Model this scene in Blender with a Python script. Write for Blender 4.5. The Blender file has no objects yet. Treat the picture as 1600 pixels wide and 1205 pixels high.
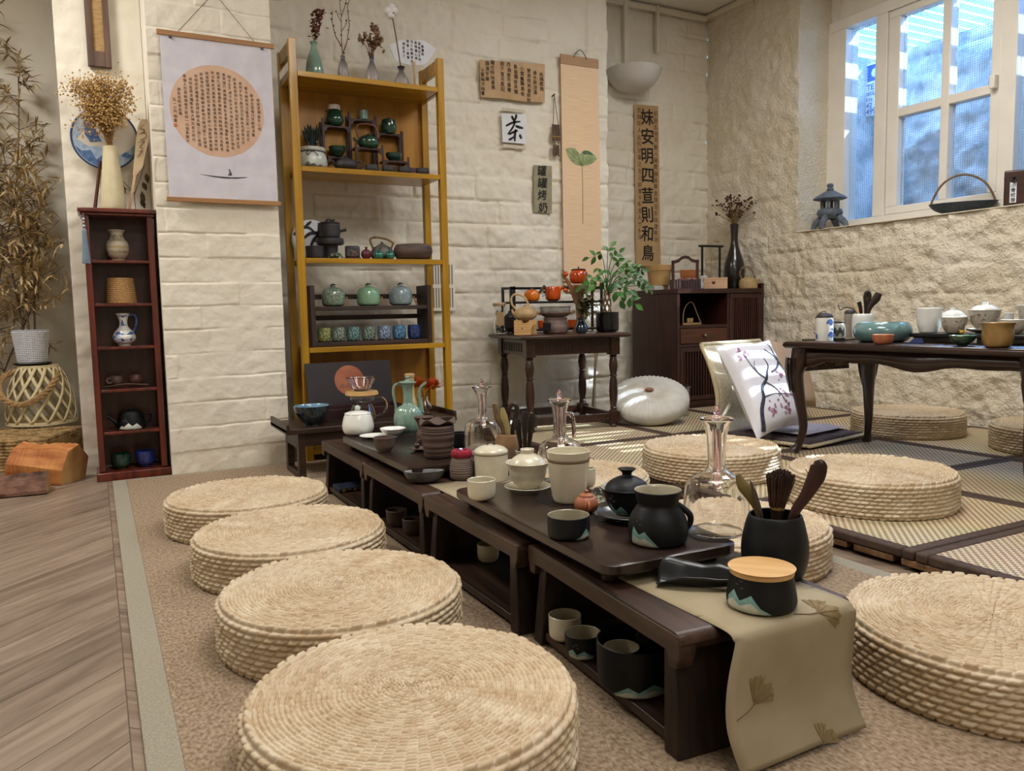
import bpy, math, random
import numpy as np
from mathutils import Vector, Matrix
random.seed(7)
SC = bpy.context.scene
COL = SC.collection
PI = math.pi
# ------------------------------------------------------------------ camera
FPX, PIT, ROLL, YAW, CZ = 1242.94, 0.0936599, -0.0200816, 0.4813344, 0.70
_cy, _sy, _cp, _sp = math.cos(YAW), math.sin(YAW), math.cos(PIT), math.sin(PIT)
_fw = np.array([_sy*_cp, _cy*_cp, -_sp]); _r = np.array([_cy, -_sy, 0.]); _u = np.cross(_r, _fw)
_c, _s = math.cos(ROLL), math.sin(ROLL)
RT = np.array([_c*_r+_s*_u, -_s*_r+_c*_u, _fw])
CAMP = np.array([0., 0., CZ])
cam = bpy.data.cameras.new('camera'); cam_ob = bpy.data.objects.new('camera', cam); COL.objects.link(cam_ob)
_m = Matrix.Identity(4)
for i in range(3):
    _m[i][0] = RT[0][i]; _m[i][1] = RT[1][i]; _m[i][2] = -RT[2][i]; _m[i][3] = CAMP[i]
cam_ob.matrix_world = _m
cam.sensor_width = 36; cam.lens = FPX/1600*36; cam.clip_start = .05; SC.camera = cam_ob
def at(px, py, z=None, y=None, x=None):
    """the place seen at a pixel, on a level surface z, or a wall y = const / x = const"""
    d = (px-800)*RT[0]-(py-602.5)*RT[1]+FPX*RT[2]
    t = (z-CZ)/d[2] if z is not None else (y/d[1] if y is not None else x/d[0])
    return Vector(CAMP+d*t)
def mpp(p):
    return float(RT[2] @ (np.array(p)-CAMP))/FPX
def facing(p):
    """angle (about z) that points from p to the camera"""
    return math.atan2(-p[1], -p[0])
# ------------------------------------------------------------------ materials
def lin(h):
    h = h.lstrip('#'); o = []
    for i in (0, 2, 4):
        c = int(h[i:i+2], 16)/255
        o.append(c/12.92 if c <= .04045 else ((c+.055)/1.055)**2.4)
    return (*o, 1)
MATS = {}
def M(name, col=None, rough=.5, col2=None, ns=30, bump=0, bs=80, metal=0, spec=.5, coat=0, trans=0, ior=1.45, st=(1, 1, 1), lo=.35, hi=.65, det=4, bst=(1, 1, 1), sss=0, attr=None, tex='noise', emit=0, dist=.002):
    if name in MATS: return MATS[name]
    m = bpy.data.materials.new(name); m.use_nodes = True; MATS[name] = m
    nt = m.node_tree; N = nt.nodes; L = nt.links; p = N['Principled BSDF']
    p.inputs['Roughness'].default_value = rough; p.inputs['Metallic'].default_value = metal
    p.inputs['Specular IOR Level'].default_value = spec; p.inputs['Coat Weight'].default_value = coat
    p.inputs['Coat Roughness'].default_value = .08
    p.inputs['Transmission Weight'].default_value = trans; p.inputs['IOR'].default_value = ior
    if sss:
        p.inputs['Subsurface Weight'].default_value = sss; p.inputs['Subsurface Radius'].default_value = (.02, .015, .01)
    c1 = lin(col); p.inputs['Base Color'].default_value = c1
    tc = N.new('ShaderNodeTexCoord')
    def mapped(s):
        mp = N.new('ShaderNodeMapping'); mp.inputs['Scale'].default_value = s
        L.new(tc.outputs['Object'], mp.inputs['Vector']); return mp
    if attr:
        a = N.new('ShaderNodeAttribute'); a.attribute_name = attr; fac = a.outputs['Fac']
    elif col2:
        mp = mapped(st)
        if tex == 'noise':
            t = N.new('ShaderNodeTexNoise'); t.inputs['Scale'].default_value = ns; t.inputs['Detail'].default_value = det; fac = t.outputs['Fac']
        elif tex == 'wave':
            t = N.new('ShaderNodeTexWave'); t.inputs['Scale'].default_value = ns; t.inputs['Distortion'].default_value = 3; t.inputs['Detail'].default_value = det; fac = t.outputs['Fac']
        else:
            t = N.new('ShaderNodeTexVoronoi'); t.inputs['Scale'].default_value = ns; fac = t.outputs['Distance']
        L.new(mp.outputs['Vector'], t.inputs['Vector'])
    if attr or col2:
        r = N.new('ShaderNodeValToRGB'); r.color_ramp.elements[0].position = lo; r.color_ramp.elements[1].position = hi
        r.color_ramp.elements[0].color = c1; r.color_ramp.elements[1].color = lin(col2 or col)
        L.new(fac, r.inputs['Fac']); L.new(r.outputs['Color'], p.inputs['Base Color'])
    if bump:
        mp = mapped(bst); t = N.new('ShaderNodeTexNoise'); t.inputs['Scale'].default_value = bs; t.inputs['Detail'].default_value = 5
        L.new(mp.outputs['Vector'], t.inputs['Vector'])
        b = N.new('ShaderNodeBump'); b.inputs['Strength'].default_value = bump; b.inputs['Distance'].default_value = dist
        L.new(t.outputs['Fac'], b.inputs['Height']); L.new(b.outputs['Normal'], p.inputs['Normal'])
    if emit:
        p.inputs['Emission Color'].default_value = c1; p.inputs['Emission Strength'].default_value = emit
    return m
def wood(name, c1, c2, rough=.45, axis=2, ns=14, coat=0, bump=.15):
    """timber with the grain along the given axis"""
    s = [6., 6., 6.]; s[axis] = .5
    return M(name, c1, rough, c2, ns=ns, st=tuple(s), lo=.3, hi=.7, det=6, bump=bump, bs=ns*2, bst=tuple(s), coat=coat, dist=.001)
# ------------------------------------------------------------------ mesh building
def cr(pts, k=4):
    """Catmull-Rom through points"""
    P = [Vector(p) for p in pts]; P = [2*P[0]-P[1]]+P+[2*P[-1]-P[-2]]; o = []
    for i in range(1, len(P)-2):
        for j in range(k):
            t = j/k; a, b, c, d = P[i-1:i+3]
            o.append(.5*((2*b)+(c-a)*t+(2*a-5*b+4*c-d)*t*t+(3*b-a-3*c+d)*t**3))
    o.append(P[-2]); return o
class B:
    def __init__(s): s.v, s.f, s.m = [], [], []
    def add(s, vs, fs, mi=0):
        b = len(s.v); s.v += [tuple(map(float, v)) for v in vs]
        s.f += [tuple(i+b for i in f) for f in fs]; s.m += [mi]*len(fs) if isinstance(mi, int) else list(mi); return s
    def bx(s, x0, x1, y0, y1, z0, z1, mi=0, T=None):
        vs = [Vector((x, y, z)) for x in (x0, x1) for y in (y0, y1) for z in (z0, z1)]
        if T is not None: vs = [T @ v for v in vs]
        return s.add(vs, [(0, 1, 3, 2), (4, 6, 7, 5), (0, 4, 5, 1), (2, 3, 7, 6), (0, 2, 6, 4), (1, 5, 7, 3)], mi)
    def bar(s, a, b, w, h=None, mi=0, up=(0, 0, 1)):
        a, b = Vector(a), Vector(b); h = h or w; d = (b-a).normalized(); up = Vector(up)
        if abs(d.dot(up)) > .98: up = Vector((0, 1, 0))
        x = d.cross(up).normalized(); y = x.cross(d)
        vs = [p+x*i*w/2+y*j*h/2 for p in (a, b) for i, j in ((-1, -1), (1, -1), (1, 1), (-1, 1))]
        return s.add(vs, [(0, 3, 2, 1), (4, 5, 6, 7), (0, 1, 5, 4), (1, 2, 6, 5), (2, 3, 7, 6), (3, 0, 4, 7)], mi)
    def lathe(s, prof, n=32, mi=0, c=(0, 0, 0), sx=1, sy=1, T=None, wob=None):
        vs, fs, ms, rings = [], [], [], []
        for (r, z) in prof:
            if r < 1e-6: rings.append([len(vs)]); vs.append(Vector((0, 0, z)))
            else:
                rings.append(list(range(len(vs), len(vs)+n)))
                for k in range(n):
                    a = 2*PI*k/n; w = 1+(wob(a, z) if wob else 0)
                    vs.append(Vector((r*w*math.cos(a)*sx, r*w*math.sin(a)*sy, z)))
        for i in range(len(rings)-1):
            A, Bb = rings[i], rings[i+1]; q = mi if isinstance(mi, int) else mi[i]
            if len(A) == 1 and len(Bb) == 1: continue
            for k in range(n):
                k2 = (k+1) % n
                if len(A) == 1: fs.append((A[0], Bb[k2], Bb[k]))
                elif len(Bb) == 1: fs.append((A[k], A[k2], Bb[0]))
                else: fs.append((A[k], A[k2], Bb[k2], Bb[k]))
                ms.append(q)
        c = Vector(c); vs = [(T @ v if T is not None else v)+c for v in vs]
        return s.add(vs, fs, ms)
    def tube(s, pts, r, n=8, mi=0, cap=True, flat=1):
        P = [Vector(p) for p in pts]; R = r if isinstance(r, (list, tuple)) else [r]*len(P); vs, fs = [], []
        up = None
        for i, p in enumerate(P):
            d = (P[min(i+1, len(P)-1)]-P[max(i-1, 0)]).normalized()
            if up is None:
                up = Vector((0, 0, 1)) if abs(d.z) < .9 else Vector((0, 1, 0))
            x = d.cross(up).normalized(); up = x.cross(d).normalized()
            vs += [p+(x*math.cos(2*PI*k/n)+up*math.sin(2*PI*k/n)*flat)*R[i] for k in range(n)]
        for i in range(len(P)-1):
            for k in range(n): fs.append((i*n+k, i*n+(k+1) % n, (i+1)*n+(k+1) % n, (i+1)*n+k))
        if cap: fs += [tuple(range(n))[::-1], tuple(range((len(P)-1)*n, len(P)*n))]
        return s.add(vs, fs, mi)
    def prism(s, poly, z0, z1, mi=0, T=None):
        n = len(poly); vs = [Vector((x, y, z0)) for x, y in poly]+[Vector((x, y, z1)) for x, y in poly]
        if T is not None: vs = [T @ v for v in vs]
        return s.add(vs, [tuple(range(n))[::-1], tuple(range(n, 2*n))]+[(i, (i+1) % n, n+(i+1) % n, n+i) for i in range(n)], mi)
    def grid(s, P, mi=0, close=False):
        P = np.asarray(P, float); a, b = P.shape[:2]; fs = []
        for i in range(a-1):
            for j in range(b if close else b-1): fs.append((i*b+j, i*b+(j+1) % b, (i+1)*b+(j+1) % b, (i+1)*b+j))
        return s.add(P.reshape(-1, 3), fs, mi)
    def ball(s, c, r, n=14, mi=0, sx=1, sy=1, sz=1, T=None):
        k = max(6, n//2)
        return s.lathe([(r*math.sin(PI*i/k) if 0 < i < k else 0, -r*sz*math.cos(PI*i/k)) for i in range(k+1)], n, mi, c, sx, sy, T)
    def leaf(s, p, d, ln, w, up=(0, 0, 1), mi=0, fold=.15, bend=.15):
        p, d = Vector(p), Vector(d).normalized(); up = Vector(up); x = d.cross(up)
        if x.length < .05: x = d.cross(Vector((1, .3, 0)))
        x.normalize(); u = x.cross(d); vs = []
        for t, ww in ((0, .05), (.3, .85), (.6, .9), (1, .02)):
            m = p+d*ln*t-u*bend*ln*t*t
            vs += [m-x*w*ww/2+u*fold*w*ww, m, m+x*w*ww/2+u*fold*w*ww]
        fs = []
        for i in range(3): fs += [(i*3, i*3+1, i*3+4, i*3+3), (i*3+1, i*3+2, i*3+5, i*3+4)]
        return s.add(vs, fs, mi)
    def obj(s, name, mats, parent=None, loc=None, rz=0, smooth=38, bev=0, sub=0):
        me = bpy.data.meshes.new(name); me.from_pydata(s.v, [], s.f)
        for m in (mats if isinstance(mats, (list, tuple)) else [mats]): me.materials.append(m)
        me.polygons.foreach_set('material_index', s.m)
        if smooth:
            me.polygons.foreach_set('use_smooth', [True]*len(s.f)); me.set_sharp_from_angle(angle=math.radians(smooth))
        me.update(); return link(name, me, parent, loc, rz, bev, sub)
def link(name, me, parent=None, loc=None, rz=0, bev=0, sub=0):
    o = bpy.data.objects.new(name, me); COL.objects.link(o)
    if parent is not None: o.parent = parent
    if loc is not None: o.location = loc
    if rz: o.rotation_euler = (0, 0, rz)
    if bev:
        b = o.modifiers.new('bevel', 'BEVEL'); b.width = bev; b.segments = 2; b.limit_method = 'ANGLE'; b.angle_limit = math.radians(40)
    if sub:
        b = o.modifiers.new('sub', 'SUBSURF'); b.levels = sub; b.render_levels = sub
    return o
def tag(o, label, cat, group=None):
    o['label'] = label; o['category'] = cat
    if group: o['group'] = group
    return o
def T(name, label, cat, loc=(0, 0, 0), rz=0, group=None):
    o = bpy.data.objects.new(name, None); COL.objects.link(o); o.location = loc; o.rotation_euler = (0, 0, rz); o.empty_display_size = .05
    return tag(o, label, cat, group)
def S(o): o['kind'] = 'structure'; return o
def copy(o, loc, rz, label, group=None):
    r = o.copy(); COL.objects.link(r); r.location = loc; r.rotation_euler = (0, 0, rz); r['label'] = label
    if group: r['group'] = group
    for ch in list(o.children):
        c = ch.copy(); COL.objects.link(c); c.parent = r
        for g in list(ch.children):
            d = g.copy(); COL.objects.link(d); d.parent = c
    return r
def prof(pts, m=1, k=4):
    o = []
    for i, p in enumerate(cr([(a*m, b*m, 0) for a, b in pts], k)):
        s = min(i//k, len(pts)-2); lo, hi = sorted((pts[s][1]*m, pts[s+1][1]*m)); o.append((max(p.x, 0), min(max(p.y, lo), hi)))
    return o
def shell(out, t):
    """closed vessel profile from the outer one (bottom to rim); returns profile and material runs (0 outside, 1 inside)"""
    inn = []
    zb = out[0][1]+t*1.3
    for r, z in reversed(out):
        if r-t > t*.3 and z > zb: inn.append((r-t, z))
    rim = (out[-1][0]-t*.5, out[-1][1]+t*.4)
    p = ([(0, out[0][1])] if out[0][0] > 1e-6 else [])+list(out)+[rim]+inn+[(inn[-1][0]*.7, zb), (0, zb)]
    k = len(out)+(1 if out[0][0] > 1e-6 else 0)
    return p, [0]*k+[1]*(len(p)-1-k)
def vessel(name, px, py, z, pts, mats, label=None, cat=None, group=None, t=1.6, n=40, parent=None, k=4, loc=None, wob=None, sx=1, rz=0):
    """a thrown pot whose outer profile is given in pixels at its own distance"""
    p = loc if loc is not None else at(px, py, z=z); m = mpp(p)
    q = prof(pts, m, k); pr_, mi = shell(q, t*m)
    o = B().lathe(pr_, n, mi, wob=wob, sx=sx).obj(name, mats if isinstance(mats, list) else [mats, mats], parent, p if parent is None else (0, 0, 0), rz)
    if label: tag(o, label, cat, group)
    return o, p, m, q
def rad_at(q, z):
    best = q[0][0]
    for (r0, z0), (r1, z1) in zip(q, q[1:]):
        if min(z0, z1) <= z <= max(z0, z1) and abs(z1-z0) > 1e-7: return r0+(r1-r0)*(z-z0)/(z1-z0)
    return min(q, key=lambda e: abs(e[1]-z))[0]
def motif(name, parent, q, a0, a1, ztop, zbot, mat, n=40, eps=.0006, rows=5):
    """a painted patch that hugs a thrown body; ztop / zbot are functions of 0..1"""
    P = []
    for j in range(rows+1):
        row = []
        for i in range(n+1):
            u = i/n; z = zbot(u)+(ztop(u)-zbot(u))*j/rows; r = rad_at(q, z)+eps; a = a0+(a1-a0)*u
            row.append((r*math.cos(a), r*math.sin(a), z))
        P.append(row)
    return B().grid(P).obj(name, mat, parent)
def peaks(pk):
    """mountain outline: list of (u, height)"""
    def f(u):
        for (u0, h0), (u1, h1) in zip(pk, pk[1:]):
            if u0 <= u <= u1:
                s = (u-u0)/(u1-u0+1e-9); return h0+(h1-h0)*s
        return 0
    return f
def text(name, cols, mat, parent, o, right, down, size, gap=None, lead=1.12, bold=.012, seed=1, jit=.02, slant=0, up_off=.0006, loc=None):
    """columns of brush writing: cols = list of (x, y, string, scale); x along right, y along down from o; each string runs down"""
    right, down = Vector(right), Vector(down); nrm = right.cross(-down).normalized(); b = B(); rnd = random.Random(seed)
    for x, y, st, sc in cols:
        for i, ch in enumerate(st):
            if ch == ' ': continue
            cu = bpy.data.curves.new('glyph', 'FONT'); cu.body = ch; cu.size = size*sc; cu.resolution_u = 2; cu.align_x = 'CENTER'
            g = bpy.data.objects.new('glyph', cu); COL.objects.link(g)
            dg = bpy.context.evaluated_depsgraph_get(); me = bpy.data.meshes.new_from_object(g.evaluated_get(dg))
            dx, dy = rnd.uniform(-jit, jit)*size*sc, rnd.uniform(-jit, jit)*size*sc; rot = rnd.uniform(-jit, jit)*2.2; kx = rnd.uniform(.92, 1.05)
            for k, (bx_, by_) in enumerate(((0, 0), (1, 0), (-1, 0), (0, 1), (0, -1)) if bold > 0 else ((0, 0),)):
              vs = []
              for v in me.vertices:
                gx, gy = v.co.x*kx+bx_*bold*size*sc, v.co.y-.38*size*sc+by_*bold*size*sc
                gx, gy = gx*math.cos(rot)-gy*math.sin(rot)+slant*gy, gx*math.sin(rot)+gy*math.cos(rot)
                vs.append(Vector(o)+right*(x+gx+dx)+down*(y+(i+.5)*size*sc*lead-gy+dy)+nrm*(up_off+k*.00004))
              b.add(vs, [tuple(p.vertices) for p in me.polygons])
            bpy.data.objects.remove(g); bpy.data.meshes.remove(me); bpy.data.curves.remove(cu)
    return b.obj(name, mat, parent, loc, smooth=0)
# ------------------------------------------------------------------ value noise
def vnoise(x, y, seed=0):
    rs = np.random.RandomState(seed); t = rs.rand(256, 256)
    xi, yi = np.floor(x).astype(int), np.floor(y).astype(int); fx, fy = x-xi, y-yi
    fx, fy = fx*fx*(3-2*fx), fy*fy*(3-2*fy); a = lambda i, j: t[(xi+i) & 255, (yi+j) & 255]
    return (a(0, 0)*(1-fx)+a(1, 0)*fx)*(1-fy)+(a(0, 1)*(1-fx)+a(1, 1)*fx)*fy
def fbm(x, y, seed=0, o=4):
    s = 0; w = .5
    for i in range(o): s = s+w*(vnoise(x*2**i+17*i, y*2**i+9*i, seed+i)-.5)*2; w *= .5
    return s
# ------------------------------------------------------------------ room shell
cream = M('cream_wall_paint', '#e3dccb', .62, '#dbd2bf', ns=3, bump=.35, bs=55, dist=.004)
cream_rough = M('cream_plaster', '#ded4c1', .66, '#d3c7ae', ns=4, bump=1, bs=75, dist=.012)
white_trim = M('white_gloss_paint', '#e8e2d6', .3, '#e2dccf', ns=6)
ceil_m = M('ceiling_paint', '#e9e4d8', .7, '#e3ddcf', ns=2)
def wall(name, o, u, nrm, w, h, step=.012, course=.107, lay=(.26, .4), groove=.006, lump=.004, rough=.003, th=.3, seed=1, m=cream, joint=1., big=.01, sg=.008):
    """painted masonry with real relief: courses, blocks standing proud, filled joints"""
    o, u, nrm = np.array(o, float), np.array(u, float), np.array(nrm, float); v = np.array([0, 0, 1.])
    nx, ny = max(2, int(w/step)), max(2, int(h/step))
    X, Y = np.meshgrid(np.linspace(0, w, nx), np.linspace(0, h, ny), indexing='ij')
    yy = Y+.016*fbm(X*2.2, Y*2.2, seed, 3)+.004*fbm(X*14, Y*14, seed+3, 2)
    row = np.floor(yy/course).astype(int); fv = yy/course-row
    rs = np.random.RandomState(seed); off = rs.rand(400)*.4; ln = lay[0]+rs.rand(400)*(lay[1]-lay[0])
    xx = X+.012*fbm(X*9, Y*9, seed+5, 2)+off[row % 400]; L = ln[row % 400]; cl = np.floor(xx/L).astype(int); fu = xx/L-cl
    br = rs.rand(400, 97)[row % 400, cl % 97]
    fill = np.clip(.55+1.5*fbm(X*3.1, Y*3.1, seed+7, 3), .05, 1)
    dv = np.minimum(fv, 1-fv)*course; du = np.minimum(fu, 1-fu)*L
    g = np.maximum(np.exp(-(dv/sg)**2), joint*.9*np.exp(-(du/sg)**2))
    d = -groove*g*fill+(br-.5)*lump*(1-g)+rough*fbm(X*22, Y*22, seed+9, 3)+big*fbm(X*1.3, Y*1.3, seed+11, 2)*.5+rough*1.4*np.abs(fbm(X*7, Y*7, seed+13, 3))
    P = o+X[..., None]*u+Y[..., None]*v+d[..., None]*nrm
    b = B().grid(P); n = nx*ny; bk = [tuple(c-nrm*th) for c in (P[0, 0], P[-1, 0], P[-1, -1], P[0, -1])]
    b.v += bk; idx = lambda i, j: i*ny+j
    for e, (k0, k1) in (([idx(i, 0) for i in range(nx)], (0, 1)), ([idx(nx-1, j) for j in range(ny)], (1, 2)), ([idx(i, ny-1) for i in range(nx)][::-1], (2, 3)), ([idx(0, j) for j in range(ny)][::-1], (3, 0))):
        b.f.append(tuple(e[::-1])+(n+k0, n+k1)); b.m.append(0)
    b.f.append((n+3, n+2, n+1, n)); b.m.append(0)
    if np.dot(np.cross(u, v), nrm) < 0: b.f = [f[::-1] for f in b.f]
    return S(b.obj(name, m, smooth=60))
YB, YA, YW, YC, XR, XG, CEI = 3.82, 4.08, 4.25, 4.63, 4.08, 4.37, 2.80
wall('wall_pillar', (.272, YB, -.006), (1, 0, 0), (0, -1, 0), .52, CEI+.006, course=.108, th=.55, seed=4, joint=.45, lump=.005, groove=.0055, step=.0036, sg=.004)
wall('wall_pier', (-.075, YA, -.006), (1, 0, 0), (0, -1, 0), .345, CEI+.006, groove=.002, joint=.3, th=.9, seed=9, rough=.004, big=.02)
wall('wall_back', (.79, YW, -.006), (1, 0, 0), (0, -1, 0), 2.14, CEI+.006, course=.135, lay=(.28, .5), groove=.012, lump=.012, rough=.009, step=.008, th=.38, seed=14, big=.02)
wall('wall_alcove', (2.85, YC, -.006), (1, 0, 0), (0, -1, 0), 1.25, CEI+.006, course=.12, groove=.012, lump=.009, rough=.008, th=.3, seed=21, step=.009)
wall('wall_left', (-2.6, 5.30, -.006), (1, 0, 0), (0, -1, 0), 3.65, CEI+.006, groove=.003, th=.2, seed=25, step=.025, course=.2)
# window wall: below the sill, the pier beyond the reveal, and the panel over the window head
wall('wall_right', (XR, 4.63, -.006), (0, -1, 0), (-1, 0, 0), 3.9, 1.171, course=.15, lay=(.3, .55), groove=.007, lump=.012, rough=.017, th=.34, seed=31, m=cream_rough, big=.035, step=.009)
wall('wall_right_pier', (XR, 4.63, 1.165), (0, -1, 0), (-1, 0, 0), .862, CEI-1.165, course=.12, groove=.005, lump=.008, rough=.011, th=.34, seed=37, m=cream_rough, big=.02)
wall('wall_right_reveal', (XR+.005, 3.772, 1.165), (1, 0, 0), (0, -1, 0), .30, CEI-1.165, course=.14, groove=.005, lump=.008, rough=.009, th=.05, seed=41, m=cream_rough, step=.008)
S(B().bx(XG-.01, XG+.14, .3, 3.77, 2.505, CEI).obj('wall_right_head', cream, bev=.004))
S(B().bx(XR, XR+.34, .30, .72, 1.165, CEI).obj('wall_right_end', cream))
S(B().bx(XR, 5.6, -3.2, .72, -.006, CEI).obj('wall_right_front', cream))
S(B().bx(.95, 1.08, 4.30, 5.4, -.006, CEI).obj('wall_left_return', cream)); S(B().bx(-2.75, -2.6, -3.2, 5.5, -.006, CEI).obj('wall_left_side', cream))  # return wall is unseen, added to stop sky light leaking in
S(B().bx(-2.6, 4.08, -3.35, -3.2, -.006, CEI).obj('wall_rear', cream))
S(B().bx(-2.75, 4.42, -3.35, 5.5, CEI, CEI+.12).obj('ceiling', ceil_m))
b = B().bx(XR-.02, XG+.02, .72, 3.76, 1.166, 1.172); S(b.obj('trim_sill', M('sill_paint', '#dcd2bd', .5, '#cfc3aa', ns=8, bump=.4, bs=60), bev=.002))
b = B()
for a, c in (((2.95, 4.61, 2.765), (4.05, 4.61, 2.765)), ((4.06, 4.60, 2.775), (4.06, 3.80, 2.775))): b.bar(a, c, .035, .035)
S(b.obj('trim_1', cream, bev=.004))
# wooden floor: chevron boards
def floor():
    rs = np.random.RandomState(3); vs, fs, tone, uv = [], [], [], []
    W, p, gap = .62, .16, .0012
    for k in range(-5, 8):
        x0 = .012+(k-0)*W; s = -1 if k % 2 else 1
        for j in range(-26, 46):
            y = j*p+(0 if s > 0 else .05); t = rs.rand(); o = rs.rand()*20
            ya, yb = (y-W*s*.5, y+W*s*.5)
            q = [(x0-W+gap, ya+gap), (x0-gap, yb+gap), (x0-gap, yb+p-gap), (x0-W+gap, ya+p-gap)]
            if max(c[1] for c in q) < -3.2 or min(c[1] for c in q) > 5.2: continue
            b0 = len(vs); vs += [(x, yy, -.006) for x, yy in q]; fs.append((b0, b0+1, b0+2, b0+3)); tone += [t]*4
            uv += [(o, t*9), (o+W*1.41, t*9), (o+W*1.41, t*9+p*.7), (o, t*9+p*.7)]
    b0 = len(vs); vs += [(-2.75, -3.35, -.0066), (5.6, -3.35, -.0066), (5.6, 5.5, -.0066), (-2.75, 5.5, -.0066), (-2.75, -3.35, -.1), (5.6, -3.35, -.1), (5.6, 5.5, -.1), (-2.75, 5.5, -.1)]
    for f in ((0, 1, 2, 3), (7, 6, 5, 4), (0, 4, 5, 1), (1, 5, 6, 2), (2, 6, 7, 3), (3, 7, 4, 0)): fs.append(tuple(i+b0 for i in f))
    tone += [-1]*8; uv += [(0, 0)]*24
    me = bpy.data.meshes.new('floor'); me.from_pydata(vs, [], fs)
    me.attributes.new('tone', 'FLOAT', 'POINT').data.foreach_set('value', tone)
    ul = me.uv_layers.new(name='uv'); ul.data.foreach_set('uv', [c for u in uv for c in u])
    m = bpy.data.materials.new('oak_boards'); m.use_nodes = True; N, L = m.node_tree.nodes, m.node_tree.links; pb = N['Principled BSDF']
    u = N.new('ShaderNodeUVMap'); u.uv_map = 'uv'; a = N.new('ShaderNodeAttribute'); a.attribute_name = 'tone'
    mp = N.new('ShaderNodeMapping'); mp.inputs['Scale'].default_value = (2.2, 26, 1); L.new(u.outputs['UV'], mp.inputs['Vector'])
    n1 = N.new('ShaderNodeTexNoise'); n1.inputs['Scale'].default_value = 1.6; n1.inputs['Detail'].default_value = 7; n1.inputs['Distortion'].default_value = .8; L.new(mp.outputs['Vector'], n1.inputs['Vector'])
    md = N.new('ShaderNodeMath'); md.operation = 'MULTIPLY_ADD'; md.inputs[1].default_value = .22; L.new(a.outputs['Fac'], md.inputs[0]); L.new(n1.outputs['Fac'], md.inputs[2])
    r = N.new('ShaderNodeValToRGB'); e = r.color_ramp.elements; e[0].position = .3; e[1].position = .85; e[0].color = lin('#5f5042'); e[1].color = lin('#968472')
    e2 = r.color_ramp.elements.new(.55); e2.color = lin('#7b6959')
    L.new(md.outputs[0], r.inputs['Fac']); L.new(r.outputs['Color'], pb.inputs['Base Color']); pb.inputs['Roughness'].default_value = .38
    bp = N.new('ShaderNodeBump'); bp.inputs['Strength'].default_value = .12; bp.inputs['Distance'].default_value = .002; L.new(n1.outputs['Fac'], bp.inputs['Height']); L.new(bp.outputs['Normal'], pb.inputs['Normal'])
    me.materials.append(m); S(link('floor', me))
floor()
# ------------------------------------------------------------------ window
def clear_glass():
    m = bpy.data.materials.new('window_glass'); m.use_nodes = True; N, L = m.node_tree.nodes, m.node_tree.links
    N.remove(N['Principled BSDF']); t = N.new('ShaderNodeBsdfTransparent'); t.inputs['Color'].default_value = (.93, .97, 1, 1)
    g = N.new('ShaderNodeBsdfGlossy'); g.inputs['Roughness'].default_value = .03; pass
    mx = N.new('ShaderNodeMixShader'); mx.inputs['Fac'].default_value = .06; L.new(t.outputs['BSDF'], mx.inputs[1]); L.new(g.outputs['BSDF'], mx.inputs[2])
    L.new(mx.outputs['Shader'], N['Material Output'].inputs['Surface']); return m
wglass = clear_glass(); wire_m = M('fence_wire', '#8d949c', .4, metal=.6)
win = bpy.data.objects.new('window_1', None); COL.objects.link(win); S(win); win.location = (XG, 0, 0)
def wbox(b, y0, y1, z0, z1, x0=-.02, x1=.05): return b.bx(x0, x1, y0, y1, z0, z1)
b = B()
wbox(b, .72, 3.772, 2.445, 2.51, -.03, .09); wbox(b, .72, 3.772, 1.172, 1.238, -.03, .09)
wbox(b, 3.635, 3.772, 1.238, 2.445, -.03, .09); wbox(b, 3.335, 3.415, 1.238, 2.445, -.03, .09)
wbox(b, 2.56, 2.645, 1.238, 2.445, -.03, .09); wbox(b, 1.70, 1.78, 1.238, 2.445, -.03, .09); wbox(b, .72, .84, 1.238, 2.445, -.03, .09)
b.obj('window_frame', white_trim, win, bev=.003)
b = B()
for z0, z1 in ((1.24, 1.286), (2.40, 2.443)): wbox(b, 2.648, 3.332, z0, z1)
wbox(b, 3.255, 3.332, 1.286, 2.40); wbox(b, 2.648, 2.70, 1.286, 2.40); wbox(b, 2.935, 2.985, 1.286, 2.40)
wbox(b, 2.70, 2.935, 1.812, 1.862); wbox(b, 2.985, 3.255, 1.812, 1.862)
cas = b.obj('casement', white_trim, win, bev=.004)
B().bx(-.06, -.02, 2.655, 2.685, 1.83, 1.90).obj('window_latch', white_trim, cas, bev=.004)
for y0, y1, z0, z1 in ((3.415, 3.635, 1.238, 2.445), (2.985, 3.255, 1.286, 1.812), (2.985, 3.255, 1.862, 2.40), (2.70, 2.935, 1.286, 1.812), (2.70, 2.935, 1.862, 2.40), (1.78, 2.56, 1.238, 2.445), (.84, 1.70, 1.238, 2.445)):
    pn = B().bx(.02, .024, y0, y1, z0, z1).obj('glass_pane', wglass, win, smooth=0)
    b = B(); k = .0135; w = .0011
    for i in range(1, int((y1-y0)/k)+1): b.bx(.03, .03+w, y0+i*k-w/2, y0+i*k+w/2, z0, z1)
    for i in range(1, int((z1-z0)/k)+1): b.bx(.03, .03+w, y0, y1, z0+i*k-w/2, z0+i*k+w/2)
    b.obj('wire_mesh', wire_m, pn, smooth=0)
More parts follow.
